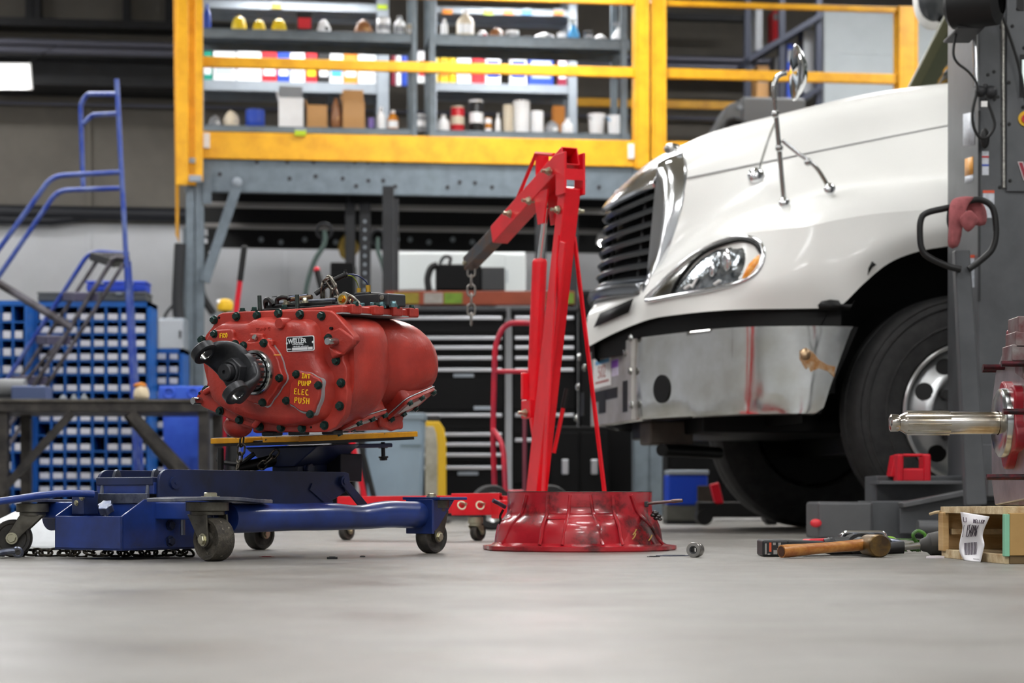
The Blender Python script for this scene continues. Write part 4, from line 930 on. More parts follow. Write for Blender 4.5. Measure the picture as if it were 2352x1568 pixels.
# base and forks
lbox('fork_arm', 1878, 2005, 1152, 1238, 7.45, 7.75, m_lift2, bev=.012); lbox('fork_arm', 2000, 2215, 1150, 1242, 7.5, 7.8, m_lift, bev=.006)
lbox('base_beam', 2012, 2420, 1092, 1152, 7.75, 8.0, m_lift, bev=.006); lbox('base_ledge', 2018, 2215, 1104, 1112, 7.6, 7.8, m_lift2, bev=.003)
b_ = MB(); b_.beam(L(2068, 1160, 7.4), L(2255, 1124, 7.4), .1, .02, up=(0, 0, 1)); b_.build('ramp_gusset', m_lift2, lf, bevel=.004)
b_ = MB(); b_.prism([(L(2068, 1165, 7.4).x, .02), (L(2255, 1130, 7.4).x, .02), (L(2255, 1130, 7.4).x, L(0, 1131, 7.4).z), (L(2068, 1165, 7.4).x, L(0, 1168, 7.4).z)], -7.43+lf.location.y, -7.41+lf.location.y, Matrix.Rotation(R(90), 4, 'X')); b_.build('ramp_side', m_lift, lf, bevel=.003)
b_ = MB(); b_.cyl(L(2108, 1210, 7.3), L(2200, 1212, 7.3), .026, n=16); b_.build('roller', m_lift2, lf)
b_ = MB(); b_.bx(-.3, .25, .02, .4, 0, .05); b_.build('foot_plate', m_lift, lf, bevel=.004)
b_ = MB(); q = L(1874, 1201, 7.44); b_.ball(q, .02, 16, 8, (1.1, .5, .8)); b_.build('red_reflector', mat('reflector_red', 'd8323c', .25), lf)
lbox('lower_clamp', 2268, 2320, 1095, 1140, 7.2, 7.3, m_lift2); lbox('side_flange', 2256, 2300, 1020, 1100, 7.5, 7.55, m_lift)
# steering pole with loop handle
b_ = MB(); b_.beam(L(2207, 575, 7.1), L(2240, 1160, 7.1), .055, .05, up=(0, 1, 0), w2=.075, h2=.05); pole = b_.build('steering_pole', m_lift, lf, bevel=.006)
b_ = MB(); lp_ = [(2207, 618), (2180, 612), (2132, 590), (2117, 570), (2113, 540), (2115, 505), (2130, 488), (2185, 475), (2235, 459), (2262, 462), (2280, 478), (2287, 510), (2287, 545), (2277, 575), (2250, 600), (2225, 618)]
b_.tube(smoothpath([L(px, py, 7.06) for px, py in lp_], 5, closed=False), .0115, 12); b_.build('loop_handle', m_black, lf)
b_ = MB(); b_.tube(smoothpath([L(px, py, 7.06) for px, py in ((2190, 540), (2180, 510), (2182, 478))], 5), .009, 10); b_.build('release_lever', m_black, lf)
# rag over the handle
rg = thing('shop_rag', 'dull red shop rag draped over the lift handle', 'rag', P(2215, 475, 7.06))
def rgp(px, py, Y): return P(px, py, Y)-V(rg.location)
rows_ = []
for i in range(9):
    t = i/8; ring = []
    cen = [(2188, 572, 7.03), (2192, 540, 7.03), (2194, 510, 7.03), (2198, 480, 7.035), (2208, 460, 7.05), (2225, 455, 7.08), (2240, 470, 7.1), (2248, 495, 7.1), (2250, 520, 7.09)][i]
    wd = [12, 16, 17, 19, 22, 25, 24, 20, 14][i]
    for j in range(14):
        a = 2*math.pi*j/14; k = 1+.22*math.sin(3*a+i*.9)+.12*math.sin(5*a-i)
        ring.append(rgp(cen[0]+math.cos(a)*wd*k, cen[1]+math.sin(a)*4*(1 if i not in (4, 5) else 2), cen[2]+math.sin(a)*.022*k))
    rows_.append(ring)
b_ = MB(); b_.loft(rows_); b_.build('cloth', mat('rag_red', '9a5558', .9, var=.3, vscale=30, bump=.2, bscale=120), rg, subsurf=1)
b_ = MB(); b_.loft([[rgp(2225+math.cos(2*math.pi*j/10)*w_, py+math.sin(2*math.pi*j/10)*8, 7.0+.0*j) + V((0, .012*math.sin(2*math.pi*j/10), 0)) for j in range(10)] for w_, py in ((6, 488), (18, 495), (26, 505), (16, 518), (5, 528))]); b_.build('rag_fold', MATS['rag_red'], rg, subsurf=1)
# red chock box on the base
ck = thing('wheel_chock', 'red plastic handle block standing on the lift base', 'chock', P(2095, 1106, 7.66))
def ckp(px, py, Y): return P(px, py, Y)-V(ck.location)
m_red = mat('red_plastic', 'c81428', .35, var=.15, vscale=10)
b_ = MB(); a_, c_ = ckp(2062, 1106, 7.62), ckp(2138, 1075, 7.62); b_.bx(a_.x, c_.x, a_.y, a_.y+.09, a_.z, c_.z); b_.build('body', m_red, ck, bevel=.008)
for x0, x1 in ((2062, 2076), (2122, 2139)):
    b_ = MB(); a_, c_ = ckp(x0, 1106, 7.61), ckp(x1, 1042, 7.61); b_.bx(a_.x, c_.x, a_.y, a_.y+.1, a_.z, c_.z); b_.build('cheek', m_red, ck, bevel=.008)
b_ = MB(); b_.cyl(ckp(2074, 1045, 7.65), ckp(2124, 1045, 7.65), .006, n=10); b_.build('grip_bar', m_red, ck)
b_ = MB(); a_ = ckp(2046, 1095, 7.68); b_.prism([(a_.x, a_.z), (a_.x+.04, a_.z), (a_.x+.04, a_.z+.085), (a_.x+.015, a_.z+.085)], -a_.y-.1, -a_.y, Matrix.Rotation(R(90), 4, 'X')); b_.build('ramp_face', m_red, ck, bevel=.005)
m_chest = mat('chest_black', '050506', .5, var=.3, vscale=4, spec=.18)
m_hand = mat('chest_handle', 'b4b6ba', .3, metal=.8)
# ================================================================ left background
m_binb = mat('bin_blue', '1761b4', .45, var=.2, vscale=5, col2='124e98')
m_bincell = mat('bin_navy', '14233c', .6)
m_blab = mat('bin_label', 'd3d4dc', .55, var=.15, vscale=40)
def bin_cabinet(label, Y, px0, px1, cols, rows, ptop, pbot, seam=()):
    """rows: pixel y of label centres; a frame, shelves, dividers and one bin per cell"""
    t = thing('bin_cabinet', label, 'cabinet', P((px0+px1)/2, 1142, Y), 0, 'blue bin cabinets'); t.location.z = 0
    o_ = V(t.location); X = lambda px: P(px, 0, Y).x-o_.x; Z = lambda py: P(0, py, Y).z
    x0, x1 = X(px0), X(px1); zt, zb = Z(ptop), max(0.02, Z(pbot)); wd = (x1-x0)
    b = MB(); b.bx(x0, x0+.025, 0, .3, zb, zt); b.build('side_panel', m_binb, t); b = MB(); b.bx(x1-.025, x1, 0, .3, zb, zt); b.build('side_panel', m_binb, t)
    b = MB(); b.bx(x0, x1, .28, .3, zb, zt); b.build('back_panel', m_bincell, t); b = MB(); b.bx(x0, x1, 0, .3, zt-.035, zt); b.build('top_panel', m_binb, t)
    cw = (wd-.05)/cols; edges = []
    hh = [Z(r) for r in rows]; n = len(hh); pit = (hh[0]-hh[-1])/max(1, n-1)
    for i in range(1, cols):
        d = MB(); d.bx(x0+.025+cw*i-.006, x0+.025+cw*i+.006, .004, .28, zb, zt-.03); d.build('divider', m_binb, t)
    sh = bpy.data.meshes.new('bin'); bb = MB(); lw = cw-.022; lh = pit*.36
    bb.bx(-lw/2, lw/2, .012, .02, -lh*.6, lh*.6); bb.bx(-lw/2, lw/2, .02, .24, -lh*.6, -lh*.45); sh.from_pydata(bb.v, [], bb.f); sh.materials.append(m_bincell)
    ls = bpy.data.meshes.new('bin_label'); bb = MB(); bb.bx(-lw/2+.004, lw/2-.004, .0, .012, -lh*.55, lh*.55); ls.from_pydata(bb.v, [], bb.f); ls.materials.append(m_blab)
    for r, z in enumerate(hh):
        s_ = MB(); s_.bx(x0+.02, x1-.02, 0.002, .28, z-lh*.6-.014, z-lh*.6-.004); s_.build('shelf', m_binb if r not in seam else m_binb, t)
        for c in range(cols):
            if random.random() < .04: continue
            o = bpy.data.objects.new('bin', sh); C.objects.link(o); o.parent = t; o.location = (x0+.025+cw*(c+.5), random.uniform(0, .008), z)
            l_ = bpy.data.objects.new('bin_label', ls); C.objects.link(l_); l_.parent = o
    return t
bin_cabinet('large blue bin cabinet with many white labels behind the ladder', 14.3, 78, 345, 8, [727, 757, 788, 819, 850, 890, 925, 959, 990, 1026, 1059, 1092, 1124, 1158], 693, 1186)
bin_cabinet('blue bin cabinet cut by the left picture edge', 14.1, -60, 64, 4, [727, 768, 808, 848, 890, 935, 987, 1026, 1069, 1110, 1150], 690, 1188)
bin_cabinet('narrow blue bin cabinet right of the large one', 14.6, 350, 420, 2, [818, 848, 874, 905, 940, 975, 1010, 1045, 1080, 1115], 800, 1186)
def simplebox(name, label, cat, Y, px0, px1, py0, py1, m, depth=.25, lid=None, group=None, parts=None, bev=.012):
    t = thing(name, label, cat, P((px0+px1)/2, py1, Y), 0, group); a = P(px0, py1, Y)-V(t.location); c = P(px1, py0, Y)-V(t.location)
    b = MB(); b.bx(a.x, c.x, 0, depth, 0, c.z*(.78 if lid else 1)); b.build('body', m, t, bevel=bev)
    if lid:
        b = MB(); b.bx(a.x-.006, c.x+.006, -.006, depth+.006, c.z*.78, c.z); b.build('lid', lid, t, bevel=bev)
        for k in (-.5, .5):
            b = MB(); b.bx(c.x*k-.02, c.x*k+.02, -.018, -.004, c.z*.68, c.z*.88); b.build('latch', m_galvl, t, bevel=.003)
    return t
simplebox('tool_case', 'flat grey case lying on top of the large bin cabinet', 'case', 14.35, 86, 336, 670, 692, mat('case_grey', '4a4d4e', .6), .24, mat('case_grey_lid', '5a5d5e', .6))
simplebox('tool_case', 'bright blue case stacked on the grey case', 'case', 14.37, 198, 335, 645, 669.5, mat('case_blue', '1a3fb4', .4), .2, mat('case_blue_lid', '1d47c2', .4))
# ---- rolling ladder
m_lad = mat('ladder_blue', '1d3c98', .45, var=.25, vscale=8, col2='5a6aa0', metal=.1)
m_lads = mat('ladder_steel', '6d6a72', .45, metal=.5, var=.4, vscale=10, col2='3e3a3a')
LA, LB = 13.75, 13.25
lad = thing('rolling_ladder', 'blue steel rolling ladder with handrails at left', 'ladder', P(303, 1142, 13.3)); lad.location.z = 0
def Q(px, py, Y): return P(px, py, Y)-V(lad.location)
def ltube(nm, pts, r=.017, m=None, rad=.08):
    b = MB(); b.tube(bend([Q(*p) for p in pts], rad), r, 10); return b.build(nm, m or m_lad, lad)
ltube('rear_leg', [(268, 182, LB), (288, 560, LB), (318, 1194, LB)]); ltube('rear_leg', [(296, 600, LA), (332, 1190, LA)])
ltube('guard_loop', [(269, 216, LB), (200, 216, LA-.2), (185, 240, LA-.2), (191, 428, LA-.2)], rad=.12); ltube('guard_rail_bar', [(270, 261, LB), (212, 264, LA-.2), (190, 285, LA-.2)], rad=.06)
ltube('hand_rail', [(280, 395, LB), (120, 404, LB), (-140, 760, LB)]); ltube('hand_rail', [(280, 432, LA), (132, 437, LA), (-130, 820, LA)])
ltube('stringer', [(296, 583, LA), (206, 577, LA), (-60, 990, LA)], .016); ltube('stringer', [(222, 600, LA), (-30, 985, LA)], .014, m_lads)
ltube('stringer', [(290, 592, LB), (262, 590, LB), (60, 915, LB), (-30, 1060, LB)], .016, m_lads); ltube('stringer', [(284, 605, LB), (85, 920, LB), (0, 1055, LB)], .014, m_lads)
ltube('cross_brace', [(-40, 628, LB), (165, 752, LB)], .028, m_lads); ltube('cross_brace', [(165, 752, LB), (-60, 1010, LB)], .012, m_lads)
b = MB(); vs_ = [Q(205, 578, LA), Q(296, 580, LA), Q(298, 590, LB), Q(258, 594, LB)]; b.add(vs_+[v+V((0, 0, -.06)) for v in vs_], [(0, 1, 2, 3), (7, 6, 5, 4), (0, 4, 5, 1), (1, 5, 6, 2), (2, 6, 7, 3), (3, 7, 4, 0)]); plat = b.build('platform', mat('grip_steel', '3a3a38', .6, metal=.4), lad, bevel=.006)
for k in range(6):
    f = (k+.5)/6; p = Q(205+(258-205)*f, 586, LA+(LB-LA)*f); q = Q(296, 586, LA+(LB-LA)*f); s_ = MB(); s_.beam(p, q, .02, .02); s_.build('tread_bar', m_lads, plat)
for (xa, xb, y_) in ((143, 212, 680), (82, 150, 780), (25, 95, 872)):
    b = MB(); b.add([Q(xa, y_-10, LA), Q(xa+46, y_-10, LA-.05), Q(xb+14, y_-8, LB), Q(xb-40, y_-8, LB+.05)]+[Q(xa, y_+10, LA), Q(xa+46, y_+10, LA-.05), Q(xb+14, y_+12, LB), Q(xb-40, y_+12, LB+.05)], [(0, 1, 2, 3), (7, 6, 5, 4), (0, 4, 5, 1), (1, 5, 6, 2), (2, 6, 7, 3), (3, 7, 4, 0)]); b.build('step', mat('step_violet', '4d4a60', .55), lad, bevel=.004)
for px, Y_ in ((318, LB), (332, LA), (-30, LB), (-30, LA)):
    b = MB(); b.cyl(Q(px, 1195-(LB-Y_)*-8, Y_)+V((0, -.015, .05)), Q(px, 1195, Y_)+V((0, .015, .05)), .05, n=16); b.build('castor', m_rub, lad)
# ---- black workbench frame
m_bench = mat('bench_steel', '2a2828', .5, var=.4, vscale=9, col2='4a4642', metal=.3)
BY = 11.6
wb = thing('workbench', 'black steel workbench with diagonal braces at left', 'workbench', P(240, 1142, BY)); wb.location.z = 0
def Bq(px, py, Y=BY): return P(px, py, Y)-V(wb.location)
b = MB(); a_, c_ = Bq(-80, 946), Bq(478, 918); b.bx(a_.x, c_.x, 0, .65, a_.z, c_.z); b.build('bench_top', m_bench, wb, bevel=.006)
b = MB(); b.bx(a_.x, c_.x, -.02, .0, c_.z-.012, c_.z+.004); b.build('top_edge', mat('bench_edge', '6a6660', .4, metal=.6, var=.4, vscale=12), wb, bevel=.002)
zt = a_.z
for px in (-70, 2, 465):
    for yy in (.03, .58):
        b = MB(); x_ = Bq(px, 0).x; b.bx(x_-.03, x_+.03, yy, yy+.06, 0, zt); b.build('leg', m_bench, wb, bevel=.004)
b = MB(); b.beam(Bq(165, 948), Bq(0, 1132), .045, .03, up=(0, 1, 0)); b.build('brace', m_bench, wb); b = MB(); b.beam(Bq(300, 948), Bq(455, 1115), .06, .03, up=(0, 1, 0)); b.build('brace', m_bench, wb)
b = MB(); b.beam(Bq(292, 952, BY+.4), Bq(425, 1110, BY+.4), .05, .03, up=(0, 1, 0)); b.build('brace', m_bench, wb)
zbt = c_.z+.004
def onbench(name, label, cat, px0, px1, py0, builder):
    o_ = P((px0+px1)/2, 1142, BY+.15); o_.z = zbt; t = thing(name, label, cat, o_); w_ = P(px1, 0, BY+.15).x-P(px0, 0, BY+.15).x; h_ = P(0, py0, BY+.15).z-zbt; builder(t, w_, h_)
def f_motor(t, w_, h_):
    b = MB(); b.cyl((-w_*.5, 0, h_*.55), (w_*.1, 0, h_*.55), h_*.42, n=18); b.build('motor_drum', m_grey, t); b = MB(); b.bx(-w_*.1, w_*.5, -.08, .1, 0, h_*.62); b.build('gear_case', mat('blue_grey', '4c5a80', .5), t, bevel=.01); b = MB(); b.bx(-w_*.4, w_*.4, -.07, .07, 0, h_*.15); b.build('mount_foot', m_dark, t)
def f_rag(t, w_, h_):
    rng = random.Random(3); rings = []
    for k, z in ((.9, 0), (1, .25), (.85, .6), (.5, .85), (.1, 1)): rings.append([V((math.cos(a)*w_/2*k*rng.uniform(.8, 1.1), math.sin(a)*.08*k*rng.uniform(.8, 1.1), h_*z)) for a in [2*math.pi*j/12 for j in range(12)]])
    b = MB(); b.loft(rings); b.build('cloth', mat('rag_cream', 'd8c8a8', .9), t, subsurf=1); b = MB(); b.ball((-w_*.05, -.02, h_*.82), w_*.38, 12, 8, (1, .7, .45)); b.build('orange_fold', mat('rag_orange', 'c87a2a', .8), t)
def f_parts(t, w_, h_):
    for k, (x_, r_) in enumerate(((-.35, .5), (0, .42), (.33, .48))):
        b = MB(); b.lathe([(h_*r_, 0), (h_*r_, h_*.5), (h_*r_*.5, h_*.6), (h_*r_*.5, h_*(.8+.1*k)), (.001, h_*(.8+.1*k))], 14, Matrix.Translation(V((x_*w_, 0, 0)))); b.build(['fitting', 'flange', 'bearing'][k], m_galvl, t)
onbench('electric_motor', 'grey motor with blue grey case on the workbench', 'motor', -20, 112, 868, f_motor)
onbench('steel_fittings', 'small steel fittings clustered on the workbench', 'fitting', 135, 205, 903, f_parts)
onbench('shop_rag', 'cream and orange rag heap on the workbench', 'rag', 305, 345, 878, f_rag)
# ---- blue tote, white sign, poles behind the gearbox
tb_ = thing('blue_tote', 'large blue plastic tote right of the workbench', 'tote', P(418, 1142, 12.6)); tb_.location.z = 0
a_ = P(372, 1142, 12.6).x-P(418, 1142, 12.6).x; c_ = -a_; hz_ = P(0, 887, 12.6).z; m_tote = mat('tote_blue', '2a50c8', .45, var=.15, vscale=6, col2='3a64d8')
b = MB(); b.box((0, .17, hz_*.46), (c_*2*.88, .34, hz_*.92), taper=1.1); b.build('tub', m_tote, tb_, bevel=.015)
b = MB(); b.bx(a_-.02, c_+.02, -.03, .37, hz_*.9, hz_); b.build('rim', mat('tote_rim', '3560d4', .4), tb_, bevel=.01)
for k in (-.6, .6):
    b = MB(); b.ring((k*c_, -.035, hz_*.95), (0, 1, 0), .03, .01, 18, 6); b.build('lifting_eye', m_tote, tb_)
for k in range(5):
    b = MB(); x_ = a_*.8+k*c_*.4; b.bx(x_-.008, x_+.008, -.012, .0, .08, hz_*.85); b.build('rib', m_tote, tb_)
tb2 = thing('blue_tote', 'blue tote seen under the yellow saddle plate', 'tote', P(600, 1142, 12.8)); tb2.location.z = 0
b = MB(); b.box((0, .15, .33), (.26, .3, .66), taper=1.1); b.build('tub', m_tote, tb2, bevel=.015); b = MB(); b.bx(-.17, .17, -.03, .33, .64, .72); b.build('rim', MATS['tote_rim'], tb2, bevel=.01)
def leaning(name, label, cat, px0, py0, px1, py1, Y, r, m1, m2, frac, group=None, Y2=None):
    """a pole from the top pixel to the floor, with a grip of another colour"""
    Y2 = Y2 or Y; p = P(px0, py0, Y); d = P(px1, py1, Y2)
    q = p+(d-p)*((p.z-.005)/(p.z-d.z)); t = thing(name, label, cat, V((q.x, q.y, 0)), 0, group); o_ = V(t.location)
    b = MB(); b.cyl(q-o_+V((0, 0, .003)), p.lerp(q, frac)-o_, r, n=10); b.build('shaft', m1, t); b = MB(); b.cyl(p.lerp(q, frac)-o_, p-o_, r*1.15, n=10); b.build('grip', m2, t)
    b = MB(); b.ball(p-o_, r*1.2, 10, 6); b.build('tip', m2 if name != 'pry_bar' else mat('red_gloss', 'd01028', .3), t); return t
m_rg = mat('red_gloss', 'd01028', .3)
leaning('jack_handle', 'red pole with long black grip leaning left of the gearbox', 'handle', 561, 570, 544, 700, 12.7, .017, m_rg, m_black, .12, 'jack handles')
leaning('pry_bar', 'black pole with red tip leaning behind the gearbox', 'handle', 728, 620, 748, 700, 12.2, .018, m_black, m_black, .1, 'jack handles')
leaning('jack_handle', 'red pole leaning low beside the grey trash can', 'handle', 806, 1000, 836, 1140, 11.2, .016, m_rg, m_rg, .1, 'jack handles')
leaning('steel_pipe', 'grey steel pipe leaning right of the workbench', 'pipe', 492, 920, 480, 1100, 12.5, .035, m_grey, m_dark, .15)
leaning('jack_handle', 'red handled bar right of the grey steel pipe', 'handle', 518, 935, 508, 1060, 12.5, .018, m_rg, m_black, .06, 'jack handles')
leaning('steel_pipe', 'black pipe under the left corner of the gearbox', 'pipe', 536, 950, 532, 1080, 12.3, .04, m_dark, m_black, .15)
sg = thing('breaker_box', 'pale grey electrical box beside the mezzanine column', 'box', P(392, 768, 15.4)); a_ = P(362, 804, 15.4)-V(sg.location); c_ = P(424, 730, 15.4)-V(sg.location)
b = MB(); b.bx(a_.x, c_.x, 0, .2, a_.z, c_.z); b.build('case', m_galvl, sg, bevel=.01); b = MB(); b.bx(a_.x+.012, c_.x-.012, -.01, .0, a_.z+.012, c_.z-.012); b.build('door', mat('box_pale', 'b9bec4', .5), sg, bevel=.004); b = MB(); b.bx(c_.x-.04, c_.x-.025, -.02, -.008, -.03, .03); b.build('door_latch', m_dark, sg)
b = MB(); b.tube(smoothpath([P(412, 735, 15.5)-V(sg.location), P(408, 690, 15.5)-V(sg.location), P(412, 600, 15.5)-V(sg.location), P(414, 560, 15.5)-V(sg.location)], 5), .045, 10); b.build('feed_conduit', m_dark, sg)
b = MB(); b.tube(smoothpath([P(375, 735, 15.5)-V(sg.location), P(385, 715, 15.5)-V(sg.location), P(408, 690, 15.5)-V(sg.location)], 5), .012, 8); b.build('cable', m_dark, sg)
b = MB(); b.bx(-.12, .12, .2, .3, -1.02-(P(392, 768, 15.4).z-1.42), a_.z+.02); b.build('stand', m_galv, sg)
# hanging hoses and crane hook under the deck
for n_, (pts, Y, r, lb) in enumerate((([(745, 560), (722, 600), (706, 650), (700, 690), (698, 720)], 15.9, .02, 'dark green hose hanging left of the yellow hook'), ([(868, 575), (878, 605), (888, 650), (893, 690)], 15.9, .016, 'thin green hose hanging right of the perforated strut'), ([(470, 590), (462, 640), (466, 680), (490, 720)], 16.4, .03, 'black hose hanging behind the mezzanine column'))):
    t = thing('air_hose', lb, 'hose', P(*pts[0], Y), 0, 'hoses hanging from the deck'); o_ = V(t.location); b = MB(); top_ = P(pts[0][0], pts[0][1]-30, Y)
    b.tube(smoothpath([top_-o_]+[P(x, y, Y)-o_ for x, y in pts], 6), r, 8); b.build('hose', mat('hose_green', '3c4d48', .6) if n_ < 2 else m_black, t); b = MB(); e = P(*pts[-1], Y)-o_; b.cyl(e, e+V((0, 0, -.08)), r*.7, n=8); b.build('coupling', m_galvl, t); b = MB(); b.ring(top_-o_, (0, 1, .3), .06, .012, 14, 6); b.build('hanger_ring', m_dark, t)
hk = thing('hoist_hook', 'dark yellow pulley block hanging under the mezzanine deck', 'pulley', P(800, 570, 16.6)); o_ = V(hk.location)
b = MB(); b.prism([(x*.0032, y*.0032) for x, y in ((-22, 20), (-8, 36), (12, 30), (30, 8), (26, -8), (8, -30), (-4, -34), (-20, -22), (-26, 0))], -.04, .04, Matrix.Rotation(R(90), 4, 'X')); b.build('block', mat('hook_yellow', '9a7c12', .5, var=.3, vscale=20), hk, bevel=.01)
b = MB(); b.cyl((.01, -.05, 0), (.01, .05, 0), .035, n=18); b.build('sheave', m_black, hk); b = MB(); b.cyl((0, 0, .1), (0, 0, .5), .012, n=8); b.build('cable', m_dark, hk); b = MB(); b.tube(smoothpath([V((0, 0, -.1)), V((.01, 0, -.2)), V((.0, 0, -.35)), V((-.01, 0, -.5))], 4), .018, 8); b.build('strap', mat('strap_brown', '54402a', .8), hk)
for n_, (px, w_, lb) in enumerate(((804, .04, 'dark strut post left of the perforated strut'), (838, .05, 'perforated black strut post under the deck'), (1242, .05, 'black strut post behind the engine hoist mast'))):
    t = thing('strut_post', lb, 'post', V((P(px, 0, 16.2).x, 16.2, 0)), 0, 'strut posts under the deck'); b = MB(); b.bx(-w_/2-.02, w_/2+.02, 0, .06, 0, 2.55); b.build('channel', m_dark, t, bevel=.003)
    if n_ == 1:
        for k in range(16):
            b = MB(); b.cyl((0, -.003, 1.35+k*.07), (0, .004, 1.35+k*.07), .013, n=10); b.build('slot', m_galvl, t)
    b = MB(); b.bx(-.05, .05, -.03, .09, 0, .012); b.build('foot', m_dark, t)
bc = thing('tall_cabinet', 'tall narrow black cabinet under the yellow pulley block', 'cabinet', V((P(785, 0, 14.6).x, 14.6, 0))); hz_ = P(0, 602, 14.6).z
b = MB(); b.bx(-.085, .085, 0, .3, .03, hz_); b.build('body', m_chest, bc, bevel=.01); b = MB(); b.bx(-.075, .075, -.012, .0, .1, hz_-.08); b.build('door', m_chest, bc, bevel=.004); b = MB(); b.bx(-.1, .1, -.02, .32, 0, .03); b.build('plinth', m_dark, bc)
wl = thing('work_lamp', 'yellow lamp head on a thin dark stand left of the gearbox', 'lamp', V((P(517, 0, 13.2).x, 13.2, 0))); zl = P(0, 716, 13.2).z
b = MB(); b.cyl((0, 0, .01), (0, 0, zl), .012, n=10); b.build('stand', m_dark, wl); b = MB(); b.lathe([(.12, 0), (.12, .015), (.02, .025)], 24, capends=True); b.build('foot', m_dark, wl)
b = MB(); b.lathe([(.02, 0), (.05, .01), (.055, .05), (.045, .075), (.02, .085), (.001, .086)], 20, Matrix.Translation(V((0, 0, zl)))); b.build('head', mat('lamp_yellow', 'e6b81c', .4), wl); b = MB(); b.ball((-.035, -.02, zl+.06), .022, 10, 6); b.build('switch_cap', m_white, wl)
# ================================================================ tool chests
TY = 13.6
def chest(label, px0, px1, handles, pt, panels=(), badge=()):
    t = thing('tool_chest', label, 'tool chest', V((P((px0+px1)/2, 0, TY).x, TY, 0)), 0, 'black tool chests'); o_ = V(t.location); x0, x1 = P(px0, 0, TY).x-o_.x, P(px1, 0, TY).x-o_.x
    Z = lambda py: P(0, py, TY).z
    b = MB(); b.bx(x0, x1, .02, .55, .1, Z(pt)); b.build('body', m_chest, t, bevel=.01)
    b = MB(); b.bx(x0-.01, x1+.01, 0, .56, Z(pt), Z(pt)+.03); b.build('worktop', m_dark, t, bevel=.006)
    hs = sorted(handles)
    for i, h_ in enumerate(hs):
        zt = Z(h_)+.03; zb = Z(hs[i+1])+.035 if i+1 < len(hs) else max(.12, Z(h_)-.3)
        d = MB(); d.bx(x0+.012, x1-.012, -.004, .03, zb, zt); dr = d.build('drawer', m_chest, t, bevel=.004)
        d = MB(); d.bx(x0+.02, x1-.02, -.03, -.004, zt-.045, zt-.02); d.build('handle', m_hand, dr, bevel=.005)
    for px, py in badge:
        d = MB(); c = P(px, py, TY)-o_; d.bx(c.x-.07, c.x+.07, -.012, -.004, c.z-.012, c.z+.012); d.build('badge', m_galvl, t, bevel=.002)
    for k in (x0+.06, x1-.06):
        d = MB(); d.cyl((k-.02, .1, .05), (k+.02, .1, .05), .05, n=16); d.build('castor', m_rub, t)
    return t
chest('wide black tool chest with silver drawer handles behind the gearbox', 868, 1160, [730, 776, 798, 822, 849, 953, 997, 1020, 1044, 1073], 715, badge=((1065, 862), (1112, 937), (1075, 1087)))
chest('narrower black tool chest behind the engine hoist', 1176, 1325, [730, 776, 798, 822, 849, 953, 1010], 715)
lk = thing('storage_locker', 'black locker with two vertical silver handles under the truck nose', 'locker', V((P(1395, 0, 13.4).x, 13.4, 0))); o_ = V(lk.location)
x0, x1 = P(1334, 0, 13.4).x-o_.x, P(1452, 0, 13.4).x-o_.x
b = MB(); b.bx(x0, x1, .02, .5, .04, 1.55); b.build('body', m_chest, lk, bevel=.01)
for k, px in ((0, 1297), (1, 1366)):
    b = MB(); xa = x0 if k == 0 else (x0+x1)/2; b.bx(xa+.005, xa+(x1-x0)/2-.005, -.002, .03, .06, 1.53); dr = b.build('door', m_chest, lk, bevel=.004)
    b = MB(); c = P(1358 if k else 1340, 1072, 13.4)-o_; b.bx(c.x-.02, c.x+.02, -.03, -.002, c.z-.05, c.z+.05); b.build('handle', m_hand, dr, bevel=.006)
lk2 = thing('storage_locker', 'wide black locker added to darken the gap behind the truck wheel', 'locker', V((P(1640, 0, 13.2).x, 13.2, 0))); o_ = V(lk2.location)
b = MB(); b.bx(P(1534, 0, 13.2).x-o_.x, P(1900, 0, 13.2).x-o_.x, .02, .5, .02, 1.2); b.build('body', m_chest, lk2, bevel=.01)  # black block added so the gap under the truck stays dark
for k in range(3):
    b = MB(); xa = P(1534, 0, 13.2).x-o_.x+k*.35; b.bx(xa+.01, xa+.34, -.002, .03, .05, 1.17); dr = b.build('door', m_chest, lk2, bevel=.004); b = MB(); b.bx(xa+.3, xa+.315, -.025, -.002, .6, .7); b.build('handle', m_hand, dr)
fc = thing('floor_cabinet', 'low black cabinet with two silver handles behind the hoist', 'cabinet', V((P(1330, 0, 13.0).x, 13.0, 0))); o_ = V(fc.location)
b = MB(); b.bx(P(1268, 0, 13).x-o_.x, P(1400, 0, 13).x-o_.x, .02, .3, .0, .62); b.build('body', m_chest, fc, bevel=.01)
for px in (1298, 1365):
    c = P(px, 1072, 13.0)-o_; b = MB(); b.bx(c.x-.022, c.x+.022, -.025, .0, c.z-.05, c.z+.05); b.build('handle', m_hand, fc, bevel=.006); b = MB(); b.bx(c.x-.09, c.x+.09, .004, .022, .03, .58); b.build('door', m_chest, fc, bevel=.004)
